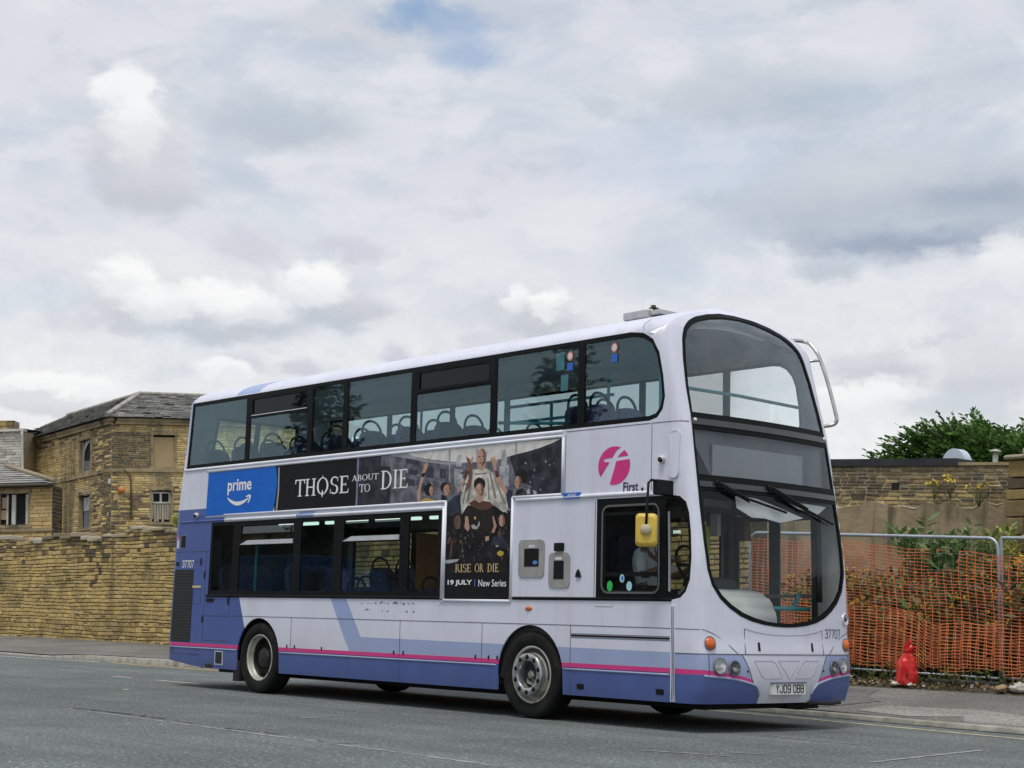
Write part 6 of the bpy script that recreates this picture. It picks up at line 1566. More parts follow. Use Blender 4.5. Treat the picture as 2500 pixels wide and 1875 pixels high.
pl = [(SXp([(2.955, 2.485), (4.2, 2.485), (4.2, 3.085), (2.955, 3.085)]), names.index('arenadark')), (SXp([(3.45, 2.95), (4.1, 2.93), (4.1, 3.085), (3.45, 3.085)]), names.index('arena'))]
def shaded(k, q):
    out = [(k, q)]
    if k in ('skin', 'skin2') and len(q) == 12:                 # a head: one side in shadow, brows, nose and mouth
        X = [a for a, b in q]; Z = [b for a, b in q]; cx, cz = (min(X) + max(X)) / 2, (min(Z) + max(Z)) / 2; rx, rz = (max(X) - min(X)) / 2, (max(Z) - min(Z)) / 2
        A = [-80, -45, -10, 25, 60, 85]
        out.append(('skinshade', [(cx + rx * math.cos(R(a)), cz + rz * math.sin(R(a))) for a in A] + [(cx + rx * (.35 + .12 * math.cos(R(3 * a))) * math.cos(R(a)), cz + rz * math.sin(R(a))) for a in A[::-1]]))
        for sg in (-1, 1): out.append(('shade', [(cx + sg * rx * .38 - rx * .24, cz + rz * .16), (cx + sg * rx * .38 + rx * .24, cz + rz * .14), (cx + sg * rx * .38 + rx * .2, cz + rz * .04), (cx + sg * rx * .38 - rx * .2, cz + rz * .04)]))
        out.append(('skinshade', [(cx - rx * .10, cz + rz * .02), (cx + rx * .16, cz - rz * .28), (cx - rx * .14, cz - rz * .30)]))
        out.append(('shade', [(cx - rx * .32, cz - rz * .50), (cx + rx * .32, cz - rz * .49), (cx + rx * .2, cz - rz * .57), (cx - rx * .2, cz - rz * .57)]))
    return out
r = random.Random(19)
def crowd(n, x0, x1, z0, z1, w, h, keys):
    for k in range(n):
        x, z, a, b = r.uniform(x0, x1), r.uniform(z0, z1), r.uniform(*w), r.uniform(*h)
        pl.append((SXp([(x - a, z - b * .6), (x + a, z - b), (x + a * .8, z + b), (x - a * .7, z + b * .8)]), names.index(r.choice(keys))))
first = [(k, q) for k, q in POSTER[:22]]; rest = POSTER[22:]
pl += [(SXp(q), names.index(k)) for k, q in first if k not in ('toga', 'fold')]
crowd(110, 4.05, 6.7, 2.52, 2.86, (.004, .014), (.005, .014), ['arch', 'cornice', 'arena', 'arenadark', 'grey'])
pl += [(SXp(q), names.index(k)) for k, q in first if k in ('toga', 'fold')]
body_i = [i for i, (k, q) in enumerate(rest) if k == 'dark'][0]
for i, (k, q) in enumerate(rest):
    pl += [(SXp(g), names.index(n)) for n, g in shaded(k, q)]
    if i == body_i: crowd(150, 4.81, 5.93, 1.74, 2.34, (.004, .020), (.006, .024), ['blue', 'brown', 'skin2', 'skinshade', 'tunic', 'dark', 'shade', 'arch', 'arenadark', 'hair'])
pl += [(SXp([(2.940, 2.47), (2.975, 2.47), (2.975, 3.10), (2.940, 3.10)]), names.index('strip'))]
ADV = panel('advert_poster', [T_OUT], pm, pl, off=0.007, thick=0.005, smooth=False)
PR = SXp([(-0.705, 3.085), (-0.725, 2.46), (1.015, 2.475), (1.075, 2.60), (1.10, 2.80), (1.095, 2.93), (1.06, 3.088)][::-1])
prime = panel('advert_blue_panel', [PR], [M('advert_blue', (0.008, 0.13, 0.56), 0.55, var=0.05, spec=0.2)], off=0.010, thick=0.008, smooth=False)
panel('advert_edge', [SXp([(1.105, 2.48), (1.14, 2.48), (1.165, 2.75), (1.15, 3.07), (1.125, 3.07), (1.135, 2.75)])], [M('peeling_edge', (0.36, 0.35, 0.36), 0.5)], off=0.012, thick=0.004, parent=ADV, smooth=False)
text('brand_word', 'prime', -0.158, 0.466, 2.738, 2.962, m_wtext, SD(.0125), prime, bold=0.022)
def polymesh(name, polys, mat, out, parent):
    bm = bmesh.new()
    for k, q in enumerate(polys): bm.faces.new([bm.verts.new(side_pt(x, z, out + 0.0004 * (k % 6))) for x, z in q])
    return obj(name, bm, mat, parent)
up = [(-0.152, 2.708), (-0.062, 2.672), (0.03, 2.646), (0.118, 2.637), (0.224, 2.642), (0.319, 2.660), (0.394, 2.682)]; dn = [(-0.160, 2.702), (-0.089, 2.645), (0.014, 2.600), (0.113, 2.580), (0.21, 2.586), (0.322, 2.622), (0.405, 2.668)]
polymesh('smile_arrow', [[up[i], up[i + 1], dn[i + 1], dn[i]] for i in range(6)] + [[(0.33, 2.695), (0.352, 2.714), (0.409, 2.726), (0.457, 2.722), (0.411, 2.700), (0.34, 2.690)], [(0.457, 2.722), (0.465, 2.701), (0.448, 2.66), (0.412, 2.607), (0.386, 2.611), (0.415, 2.662), (0.411, 2.700)]], m_wtext, 0.0125, prime)
def glyph(ch):
    """serif capitals as polygons, cap height 1; returns (polygons, advance)"""
    P = []
    q = lambda x0, x1, y0, y1: P.append([(x0, y0), (x1, y0), (x1, y1), (x0, y1)])
    def ring(cx, cy, rx, ry, tx, ty, a0, a1, n=14):
        for i in range(n):
            a, b = R(a0 + (a1 - a0) * i / n), R(a0 + (a1 - a0) * (i + 1) / n)
            P.append([(cx + rx * math.cos(a), cy + ry * math.sin(a)), (cx + rx * math.cos(b), cy + ry * math.sin(b)), (cx + (rx - tx) * math.cos(b), cy + (ry - ty) * math.sin(b)), (cx + (rx - tx) * math.cos(a), cy + (ry - ty) * math.sin(a))])
    def stem(x, w=.13, y0=0, y1=1, s=.09, top=True, bot=True):
        q(x, x + w, y0, y1)
        if bot: q(x - s, x + w + s, y0, y0 + .055)
        if top: q(x - s, x + w + s, y1 - .055, y1)
    if ch == 'T': stem(.32, top=False); q(0, .77, .93, 1); P += [[(0, 1), (0, .74), (.05, .74), (.09, .93)], [(.77, 1), (.68, .93), (.72, .74), (.77, .74)]]; return P, .80
    if ch == 'H': stem(.10); stem(.60); q(.23, .60, .47, .54); return P, .88
    if ch == 'O': ring(.43, .5, .43, .52, .13, .06, 0, 360, 26); return P, .90
    if ch == 'Q': ring(.43, .52, .43, .50, .13, .06, 0, 360, 26); P += [[(.36, .06), (.50, .06), (.47, .24), (.43, .30), (.39, .24)], [(.36, .06), (.43, -.16), (.50, .06)], [(.38, .98), (.43, 1.16), (.48, .98)]]; return P, .90
    if ch == 'S': ring(.30, .75, .27, .265, .12, .07, 40, 262, 14); ring(.30, .26, .28, .28, .13, .075, -140, 82, 14); P += [[(.50, .92), (.54, 1.0), (.54, .70), (.50, .72)], [(.02, .30), (.06, .28), (.07, .06), (.02, 0)]]; return P, .64
    if ch == 'E': stem(.10); q(.23, .58, .935, 1); q(.23, .46, .47, .53); q(.23, .62, 0, .065); P += [[(.53, .94), (.58, .94), (.58, .78), (.555, .78)], [(.56, .065), (.62, .065), (.64, .24), (.615, .24)], [(.43, .40), (.46, .40), (.46, .60), (.43, .60)]]; return P, .70
    if ch == 'A': P += [[(.08, 0), (.15, 0), (.42, .86), (.39, 1)], [(.39, 1), (.46, 1), (.78, 0), (.63, 0), (.36, .84)]]; q(.24, .60, .30, .36); q(0, .26, 0, .05); q(.53, .86, 0, .05); return P, .88
    if ch == 'B': stem(.10, s=.08); ring(.28, .745, .27, .255, .12, .06, -90, 90); ring(.28, .255, .33, .27, .13, .06, -90, 90); q(.23, .30, .945, 1); q(.23, .30, 0, .055); q(.23, .30, .47, .53); return P, .70
    if ch == 'U': q(.10, .23, .30, 1); q(.63, .69, .30, 1); ring(.395, .32, .295, .33, .10, .07, 180, 360); q(.01, .33, .945, 1); q(.54, .79, .945, 1); return P, .84
    if ch == 'D': stem(.10, s=.08); ring(.30, .5, .46, .5, .13, .06, -90, 90, 18); q(.23, .32, .94, 1); q(.23, .32, 0, .06); return P, .84
    if ch == 'I': stem(.12); return P, .40
    if ch == 'R': stem(.10, s=.08); ring(.28, .74, .28, .26, .12, .06, -90, 90); q(.23, .30, .94, 1); q(.23, .30, .48, .54); P.append([(.32, .50), (.46, .48), (.80, 0), (.62, 0)]); return P, .80
    return P, .38
def serif(name, s, x0, x1, z0, z1, mat, out, parent):
    allp = []; x = 0
    for ch in s:
        P, adv = glyph(ch); allp += [[(a + x, b) for a, b in q] for q in P]; x += adv
    k = (x1 - x0) / (x - .08)
    return polymesh(name, [[(x0 + a * k, z0 + b * (z1 - z0)) for a, b in q] for q in allp], mat, out, parent)
serif('title_word', 'TH', 1.55, 2.03, 2.645, 2.875, m_wtext, .0085, ADV); serif('title_word', 'Q', 2.06, 2.31, 2.645, 2.875, m_wtext, .0085, ADV); serif('title_word', 'SE', 2.36, 2.77, 2.65, 2.875, m_wtext, .0085, ADV)
serif('title_word', 'ABOUT', 2.84, 3.405, 2.795, 2.872, m_wtext, .0085, ADV); serif('title_word', 'TO', 3.01, 3.235, 2.645, 2.745, m_wtext, .0085, ADV); serif('title_word', 'DIE', 3.46, 4.01, 2.66, 2.895, m_wtext, .0085, ADV)
serif('tag_word', 'RISE', 4.975, 5.265, 1.615, 1.71, m_cream, .0085, ADV); serif('tag_word', 'OR', 5.335, 5.485, 1.615, 1.71, m_cream, .0085, ADV); serif('tag_word', 'DIE', 5.555, 5.755, 1.615, 1.71, m_cream, .0085, ADV)
text('date_line', '19 JULY', 4.845, 5.29, 1.452, 1.525, m_wtext, SD(.0085), ADV, bold=0.03); text('date_line', 'New Series', 5.405, 5.89, 1.448, 1.528, m_wtext, SD(.0085), ADV, bold=0.004)
plate('date_divider', 5.335, 5.347, 1.45, 1.53, M('divider_blue', (0.05, 0.16, 0.6), 0.5), 0.0086, parent=ADV)
# frame of the advert
bm = bmesh.new()
def rail(a, b, r=0.017): tube(bm, [side_pt(*a, .006), side_pt(*b, .006)], r, 8)
rail((-0.74, 3.108), (6.80, 3.108)); rail((6.785, 3.108), (6.785, 2.455)); rail((6.785, 2.458), (5.965, 2.458)); rail((5.965, 2.458), (5.965, 1.285)); rail((5.975, 1.285), (4.76, 1.285)); rail((4.768, 1.285), (4.768, 2.458)); rail((4.775, 2.458), (-0.22, 2.458))
obj('advert_frame', bm, m_bead, BUS)

# --- lamps, plate, badge, wipers, mirrors, guard
def lamp(name, y, z, r, inner, deep=0.035):
    c = surf(*FY(y, z)) + normal(*FY(y, z)) * 0.012; n = normal(*FY(y, z)); ax = (n + Vector((1.2, 0, 0))).normalized()
    bm = bmesh.new(); lathe(bm, [(r * 1.16, -0.002), (r * 1.14, 0.007), (r * 1.03, 0.008), (r, -0.002)], c, n, 26); root = obj(name, bm, M('lamp_ring', (0.16, 0.17, 0.21), 0.4, 0.3), BUS)
    bm = bmesh.new(); lathe(bm, [(r * 1.03, 0.004), (r * 0.72, -0.006), (r * 0.3, -0.012), (0.002, -0.013)] if inner != 'amber' else [(r, 0.004), (r * .8, 0.022), (r * .4, 0.03), (.002, .031)], c, n, 26)
    obj('reflector', bm, M('lamp_chrome', (0.86, 0.83, 0.80), 0.3, 0.75, var=0.25, scale=22) if inner == 'clear' else M('lamp_dark_chrome', (0.20, 0.20, 0.2), 0.15, 0.9, var=0.5, scale=30) if inner == 'dark' else MATS['amber_lens'], root, smooth=True)
    if inner != 'amber':
        bm = bmesh.new(); bmesh.ops.create_uvsphere(bm, u_segments=12, v_segments=8, radius=r * 0.33, matrix=Matrix.Translation(c + n * 0.0 + Vector((0, 0, -r * .25)))); obj('bulb', bm, M('bulb_glass', (0.85, 0.80, 0.72), 0.1), root, smooth=True)
        bm = bmesh.new(); lathe(bm, [(r * 1.02, 0.006), (r * 0.75, 0.018), (r * 0.35, 0.025), (0.002, 0.026)], c, n, 26); obj('lens', bm, glass('lamp_lens', (0.96, 0.96, 0.96), 0.7), root, smooth=True)
for s in (-1, 1):
    lamp('headlight', s * 1.012, 0.667, 0.074, 'clear'); lamp('headlight', s * 0.822, 0.648, 0.068, 'dark'); lamp('indicator', s * 1.12, 0.89, 0.062, 'amber')
    c = surf(*FY(s * 0.625, 0.615)); bm = bmesh.new(); bmesh.ops.create_uvsphere(bm, u_segments=8, v_segments=6, radius=0.012, matrix=Matrix.Translation(c)); obj('bumper_bolt', bm, b_black, BUS)
fr = FR(0); bm = bmesh.new(); prism(bm, [(-0.272, 0.380), (0.256, 0.380), (0.256, 0.497), (-0.272, 0.497)], lambda y, z, d: Vector((8.935 + d, y, z)), -0.06, 0.006)
npl = obj('number_plate', bm, M('plate_white', (0.70, 0.70, 0.68), 0.4, var=0.04), BUS); stroke_text('plate_text', 'YJ09 OBB', -0.238, 0.224, 0.393, 0.484, m_btext, lambda y, z, d: Vector((8.9425 + d, y, z)), npl, w=.17)
bm = bmesh.new(); prism(bm, [(-0.285, 0.492), (0.268, 0.492), (0.268, 0.505), (-0.285, 0.505)], lambda y, z, d: Vector((8.93 + d, y, z)), -0.06, 0.018); obj('plate_frame', bm, M('plate_frame_dark', (0.10, 0.11, 0.17), 0.6), npl)  # thin dark bar along the top edge of the plate
c = surf(*FY(1.135, 1.165)); n = normal(*FY(1.135, 1.165)); bm = bmesh.new(); lathe(bm, [(0.068, 0), (0.068, 0.012), (0.055, 0.018), (0.054, 0.012), (0.002, 0.012)], c, n, 24); bd = obj('badge', bm, M('badge_silver', (0.62, 0.63, 0.68), 0.3, 0.4), BUS)
bm = bmesh.new(); lathe(bm, [(0.022, 0.013), (0.015, 0.019), (0.001, 0.02)], c, n, 12); obj('badge_centre', bm, b_black, bd)
bm = bmesh.new(); tube(bm, [(8.75, 0.33, 0.30), (8.86, 0.42, 0.285), (8.90, 0.75, 0.275), (8.86, 0.95, 0.285)], 0.022, 8); obj('tow_bar', bm, b_chassis, BUS)
def wiper(pivot, elbow, tip0, tip1):
    f = lambda y, z, o=0.05: surf(*FY(y, z)) + normal(*FY(y, z)) * o
    bm = bmesh.new(); tube(bm, [f(*pivot, .012), f(*pivot, .05)], 0.032, 10); tube(bm, [f(*pivot, .05), f(*elbow, .055)], [0.020, 0.012], 6); tube(bm, [f(pivot[0] + .02, pivot[1] - .035, .05), f(elbow[0], elbow[1] - .02, .05)], 0.010, 6)
    w = obj('wiper', bm, b_black, BUS)
    bm = bmesh.new(); k = 8; P = [(tip0[0] + (tip1[0] - tip0[0]) * i / k, tip0[1] + (tip1[1] - tip0[1]) * i / k) for i in range(k + 1)]
    tube(bm, [f(*q, .028) for q in P], 0.014, 6); tube(bm, [f(*q, .012) for q in P], 0.006, 4); obj('blade', bm, b_black, w)
wiper((-0.90, 2.515), (-0.50, 2.36), (-0.78, 2.43), (0.10, 2.27)); wiper((-0.13, 2.52), (0.46, 2.33), (0.02, 2.43), (0.98, 2.20))
# offside mirror: arm from the pillar, yellow housing facing forward
Rm = Matrix.Translation((8.34, -1.56, 2.015)) @ Matrix.Rotation(R(37), 4, 'Z')
B = Rm @ Vector((0, -0.062, 0.0)); bm = bmesh.new()
box(bm, 8.36, 8.43, -1.50, -1.24, 2.375, 2.53, bevel=0.012); tube(bm, [(8.385, -1.50, 2.52), (8.372, -1.535, 2.52), (8.36, -1.56, 2.49), tuple(B + Vector((0.004, 0.01, 0.22))), tuple(B)], 0.0135, 8)
mir = obj('mirror', bm, b_black, BUS)
bm = bmesh.new()
prof = [(1.0, -0.05), (1.0, 0.0), (0.95, 0.03), (0.75, 0.045)]
rings = []
for sc, dy in prof:
    rings.append([bm.verts.new(Rm @ Vector((x * sc, -dy, z * sc))) for x, z in rrect(-0.112, 0.112, -0.175, 0.165, 0.045, 5)])
for A, B in zip(rings, rings[1:]):
    for k in range(len(A)): bm.faces.new((A[k], A[(k + 1) % len(A)], B[(k + 1) % len(A)], B[k])).smooth = True
bm.faces.new(rings[0]); bm.faces.new(rings[-1])
obj('mirror_housing', bm, M('mirror_yellow', (0.66, 0.47, 0.07), 0.45, var=0.08, scale=5), mir)
bm = bmesh.new(); lathe(bm, [(0.055, 0.04), (0.055, 0.065), (0.042, 0.078), (0.002, 0.08)], Rm @ Vector((0.0, 0, 0.0)), Rm.to_3x3() @ Vector((0, -1, 0)), 20); obj('mirror_boss', bm, M('boss_cream', (0.50, 0.44, 0.30), 0.5), mir)
bm = bmesh.new(); prism(bm, rrect(-0.10, 0.10, -0.16, 0.15, 0.035), lambda a, b, d: Rm @ Vector((a, d, b)), 0.051, 0.054); obj('mirror_glass', bm, M('mirror_silver', (0.8, 0.8, 0.8), 0.03, 1.0, var=0.0), mir)
# branch guard on the nearside upper corner
bm = bmesh.new(); gy = 1.33
tube(bm, smooth_path([(8.10, 1.10, 4.36), (8.10, gy - .03, 4.375), (8.19, gy, 4.335), (8.29, gy, 4.22), (8.34, gy, 4.12), (8.40, gy, 3.97), (8.47, gy, 3.76), (8.545, gy, 3.50), (8.56, gy, 3.42), (8.53, gy - .02, 3.365), (8.44, 1.20, 3.335)], 5), 0.023, 9); tube(bm, [(8.20, 1.18, 4.10), (8.345, gy, 4.13)], 0.016, 7)
obj('branch_guard', bm, b_chrome, BUS)
bm = bmesh.new(); box(bm, 6.93, 7.30, -0.5, 0.1, 4.50, 4.592, bevel=0.012); box(bm, 7.31, 7.47, -0.45, 0.05, 4.53, 4.583, bevel=0.01)
rv = obj('roof_vent', bm, M('roof_vent_grey', (0.42, 0.42, 0.43), 0.6), BUS)
bm = bmesh.new(); r = random.Random(8)
for k in range(26):
    q = Vector((r.uniform(7.12, 7.34), r.uniform(-.45, -.2), r.uniform(4.57, 4.62))); box(bm, q.x, q.x + r.uniform(.02, .05), q.y, q.y + .04, q.z, q.z + r.uniform(.01, .025))
obj('roof_debris', bm, M('moss', (0.09, 0.085, 0.05), 0.9, var=0.3), rv)

# --- running gear
def wheel(xc, side, front):
    y0 = 1.10 * side; ax = (0, side, 0)
    bm = bmesh.new(); lathe(bm, [(0.315, -0.13), (0.36, -0.145), (0.42, -0.15), (0.455, -0.14), (0.474, -0.115), (0.480, -0.06), (0.4805, 0), (0.480, 0.06), (0.474, 0.115), (0.455, 0.14), (0.42, 0.15), (0.385, 0.148), (0.36, 0.145), (0.335, 0.135), (0.315, 0.12)], (xc, y0, 0.4805), ax, 64)
    for k in range(72):
        a = 2 * math.pi * k / 72
        for h0, h1 in ((-.11, -.02), (.02, .11)):
            pass
    t = obj('wheel', bm, b_tyre, BUS, smooth=True)
    bm = bmesh.new()
    if front: lathe(bm, [(0.318, 0.118), (0.312, 0.128), (0.298, 0.126), (0.29, 0.105), (0.285, 0.04), (0.268, 0.02), (0.25, 0.045), (0.238, 0.11), (0.23, 0.150)], (xc, y0, 0.4805), ax, 48)
    else: lathe(bm, [(0.318, 0.118), (0.312, 0.128), (0.298, 0.126), (0.292, 0.105), (0.288, 0.06), (0.272, 0.045), (0.268, -0.02), (0.262, -0.05)], (xc, y0, 0.4805), ax, 48, mi=[0, 0, 0, 0, 0, 1, 1])  # rear: inner barrel takes the near-black hub colour, painting the dish's shade
    obj('rim', bm, [b_rim, M('dark_hub', (0.022, 0.021, 0.019), 0.6, 0.2, var=0.6, scale=14)], t, smooth=True)
    c = Vector((xc, y0, 0.4805))
    if front:
        bm = bmesh.new(); lathe(bm, [(0.236, 0.13), (0.236, 0.185), (0.228, 0.196), (0.158, 0.196), (0.150, 0.186), (0.148, 0.10)], c, ax, 48); nr = obj('nut_ring', bm, b_steel, t, smooth=True)
        bm = bmesh.new()
        for k in range(10):
            a = 2 * math.pi * (k + .5) / 10; o = c + Vector((0.193 * math.cos(a), 0, 0.193 * math.sin(a)))
            lathe(bm, [(0.027, 0.194), (0.027, 0.198), (0.001, 0.198)], o, ax, 14)
        o = obj('wheel_nut_holes', bm, b_black, nr); o['kind'] = 'stuff'
        bm = bmesh.new(); lathe(bm, [(0.14, 0.10), (0.105, 0.095), (0.095, 0.06), (0.05, 0.06), (0.05, 0.13), (0.036, 0.145), (0.001, 0.146)], c, ax, 6, smooth=False); obj('hub', bm, M('hub_metal', (0.34, 0.34, 0.31), 0.4, 0.5, var=0.35, scale=18), t)
    else:
        bm = bmesh.new(); lathe(bm, [(0.265, -0.05), (0.20, -0.045), (0.13, -0.02), (0.125, 0.06), (0.10, 0.075), (0.06, 0.08), (0.001, 0.08)], c, ax, 32)
        for k in range(10):
            a = 2 * math.pi * (k + .5) / 10; lathe(bm, [(0.017, -0.05), (0.017, 0.0), (0.001, 0.002)], c + Vector((0.165 * math.cos(a), 0, 0.165 * math.sin(a))), ax, 6)
        obj('hub', bm, M('dark_hub', (0.022, 0.021, 0.019), 0.6, 0.2, var=0.6, scale=14), t)
for s in (-1, 1):
    wheel(XF, s, True); wheel(XB, s, False)
for xc in (XF, XB):
    for s in (-1, 1):
        bm = bmesh.new(); A = np.linspace(-0.25, math.pi + 0.25, 24); rr = 0.56
        for y0, y1 in ((1.235 * s, 0.62 * s),):
            a = [bm.verts.new((xc - rr * math.cos(t), y0, 0.49 + rr * math.sin(t))) for t in A]; b = [bm.verts.new((xc - rr * math.cos(t), y1, 0.49 + rr * math.sin(t))) for t in A]
            for k in range(len(A) - 1): bm.faces.new((a[k], a[k + 1], b[k + 1], b[k]))
            bm.faces.new(b)
        obj('wheel_arch', bm, b_chassis, BUS)
bm = bmesh.new(); box(bm, -0.6, 8.35, -0.62, 0.62, 0.20, 0.40); box(bm, 1.45, 5.65, 0.63, 1.22, 0.17, 0.40); box(bm, 6.95, 8.4, 0.63, 1.18, 0.19, 0.40); box(bm, -1.3, 0.15, 0.63, 1.18, 0.22, 0.40); box(bm, -1.45, 0.2, -1.1, 1.1, 0.34, 0.44); box(bm, 1.4, 5.7, -1.2, 1.2, 0.30, 0.40); box(bm, 6.9, 8.6, -1.15, 1.15, 0.30, 0.37); box(bm, -0.35, 0.22, -1.15, -0.8, 0.245, 0.3)  # lowest boxes are added to block light coming under the bus
tube(bm, [(XB, -0.7, .48), (XB, 0.7, .48)], 0.10, 10); tube(bm, [(XF, -0.9, .40), (XF, 0.9, .40)], 0.07, 10)
obj('chassis', bm, b_chassis, BUS)
bm = bmesh.new(); box(bm, 0.17, 0.33, -1.24, -0.75, 0.14, 0.42, bevel=0.01); obj('mudflap', bm, b_chassis, BUS)
text('lorry_lettering', 'DERE', -25.7, -23.6, 2.30, 2.62, M('faded_lettering', (0.30, 0.34, 0.38), 0.7), lambda u, z: Vector((-49.3 - u, -17.592, z)), LORRY)

# --- inside the bus
m_seat = M('seat_moquette', (0.07, 0.06, 0.12), 0.9, var=0.55, scale=55)
m_seat_b = M('seat_moquette_plum', (0.15, 0.11, 0.24), 0.9, var=0.5, scale=55)
m_handle = M('black_handle', (0.015, 0.016, 0.018), 0.5)
m_turq = M('turquoise_rail', (0.05, 0.34, 0.38), 0.4, var=0.06)
m_floor = M('bus_floor', (0.12, 0.125, 0.13), 0.8, var=0.2)
m_ceil = M('bus_ceiling', (0.84, 0.86, 0.87), 0.6, var=0.04)
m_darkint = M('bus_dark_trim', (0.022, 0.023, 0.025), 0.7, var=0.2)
m_lit = bpy.data.materials.new('lit_tube'); m_lit.use_nodes = True
m_lit.node_tree.nodes['Principled BSDF'].inputs['Emission Color'].default_value = (0.85, 1.0, 0.9, 1); m_lit.node_tree.nodes['Principled BSDF'].inputs['Emission Strength'].default_value = 1.1
m_tube = M('tube_cover', (0.78, 0.82, 0.78), 0.4, var=0.02)
bm = bmesh.new(); [box(bm, a, b, -w_, w_, 0.405, 0.43) for a, b, w_ in ((-1.5, 0.2, 1.21), (0.201, 1.4, 0.6), (1.401, 5.7, 1.21), (5.701, 6.9, 0.6), (6.901, 8.3, 1.18))]; obj('lower_floor', bm, m_floor, BUS)
bm = bmesh.new(); box(bm, -1.48, 8.05, -1.215, 1.215, 2.375, 2.455); obj('upper_floor', bm, m_floor, BUS)
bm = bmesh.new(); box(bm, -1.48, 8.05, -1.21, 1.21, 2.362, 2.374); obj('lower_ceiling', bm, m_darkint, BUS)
for k, x in enumerate((0.2, 1.35, 2.5, 3.65)):
    bm = bmesh.new(); box(bm, x, x + 0.95, -0.62, -0.57, 2.32, 2.361, bevel=0.01); obj('tube_light', bm, m_lit, BUS)
bm = bmesh.new(); prev = None
for i in range(15):
    y = -1.2 + 2.4 * i / 14; z = 4.19 + 0.24 * (1 - (abs(y) / 1.2) ** 2.4)
    q = [bm.verts.new((x, y, zz)) for x, zz in ((-1.3, z), (7.6, z), (8.02, z - 0.05), (8.17, z - 0.14 if abs(y) < 1 else z - .1))]
    if prev:
        for a in range(3): bm.faces.new((prev[a], q[a], q[a + 1], prev[a + 1])).smooth = True
    prev = q
obj('upper_ceiling', bm, m_ceil, BUS)
for y in (-1.05, 1.05):
    bm = bmesh.new(); box(bm, -1.2, 7.4, y - 0.06, y + 0.06, 4.12, 4.20, bevel=0.02); obj('ceiling_cove', bm, M('cove_cream', (0.60, 0.58, 0.48), 0.6), BUS)
def make_seat():
    bm = bmesh.new()
    box(bm, -0.22, 0.20, -0.21, 0.21, 0.40, 0.50, bevel=0.04)
    prof = rrect(-0.205, 0.205, 0.46, 1.02, (0.03, 0.03, 0.15, 0.15), 6)
    prism(bm, prof, lambda a, b, d: Vector((-0.19 - (b - 0.46) * 0.17 + d, a, b)), -0.05, 0.05)
    s = obj('seat', bm, m_seat, BUS)
    bm = bmesh.new(); tube(bm, smooth_path([(-0.30, -0.155, 0.93), (-0.315, -0.14, 1.06), (-0.325, -0.06, 1.145), (-0.325, 0.06, 1.145), (-0.315, 0.14, 1.06), (-0.30, 0.155, 0.93)], 4), 0.017, 6); obj('grab_handle', bm, m_handle, s)
    bm = bmesh.new(); box(bm, -0.1, 0.05, -0.03, 0.03, 0.0, 0.42); box(bm, -0.2, 0.15, -0.05, 0.05, 0.0, 0.03); obj('seat_leg', bm, m_handle, s)
    return s
def sync(o, loc):
    o.location = loc; return o
seat0 = make_seat(); used = False
spots = []
for k in range(11):
    x = -0.75 + 0.775 * k
    for y in (-0.96, -0.52, 0.52, 0.96):
        if 4.7 < x < 6.6 and y < 0: continue                     # stairwell
        if x < -0.6 and abs(y) < .6: y *= .8
        spots.append((x, y, 2.455))
spots += [(7.32, -0.93, 2.455), (7.32, -0.5, 2.455)]
for x in (-0.2, 1.5, 2.3, 3.1, 3.9):
    for y in (-0.93, -0.5, 0.5, 0.93): spots.append((x, y, 0.43 + (0.32 if x < 1.6 else 0.0)))
for k, p in enumerate(spots):
    s = seat0 if k == 0 else copy_tree(seat0, BUS)
    sync(s, p)
    if p[0] > 7.3 or (k % 7 == 3):
        if k: s.data = s.data.copy()
        s.data.materials[0] = m_seat_b
def rails(name, paths, r, mat=m_turq):
    for pts in paths:
        bm = bmesh.new(); tube(bm, pts, r, 8); obj(name, bm, mat, BUS)
rails('handrail', [[(8.18, -1.14, 3.57), (8.22, 0, 3.575), (8.16, 1.16, 3.57)], [(4.72, -0.30, 3.50), (6.6, -0.30, 3.50)], [(4.72, -0.30, 3.70), (6.6, -0.30, 3.70)], [(5.55, -1.15, 3.36), (6.55, -0.32, 3.36)]], 0.019)
rails('pole', [[(4.74, -0.30, 2.45), (4.74, -0.30, 3.96)], [(6.52, -0.30, 2.45), (6.52, -0.30, 4.0)], [(5.55, -0.30, 2.45), (5.55, -0.30, 3.70)], [(7.95, -0.95, 2.45), (7.95, -0.95, 4.22)], [(2.2, 0.35, 2.45), (2.2, 0.35, 4.38)], [(0.5, -0.3, 2.45), (0.5, -0.3, 4.38)]], 0.019)
rails('pole', [[(0.22, -0.98, 0.45), (0.22, -0.98, 2.3)], [(2.75, -0.3, 0.43), (2.75, -0.3, 2.36)], [(3.45, 0.3, 0.43), (3.45, 0.3, 2.36)], [(4.3, -0.35, 0.43), (4.3, -0.35, 2.36)], [(6.9, 0.35, 0.43), (6.9, 0.35, 2.36)], [(5.3, 0.35, 0.43), (5.3, 0.35, 2.36)]], 0.019)
rails('cab_rail', [[(8.35, 0.36, 1.27), (8.40, 1.02, 1.27)], [(8.36, 0.78, 1.27), (8.30, 0.98, 1.44)]], 0.024)
bm = bmesh.new(); tube(bm, [(4.1, 0.6, 1.52), (4.75, 0.6, 1.52)], 0.02, 6); obj('handrail', bm, m_turq, BUS)
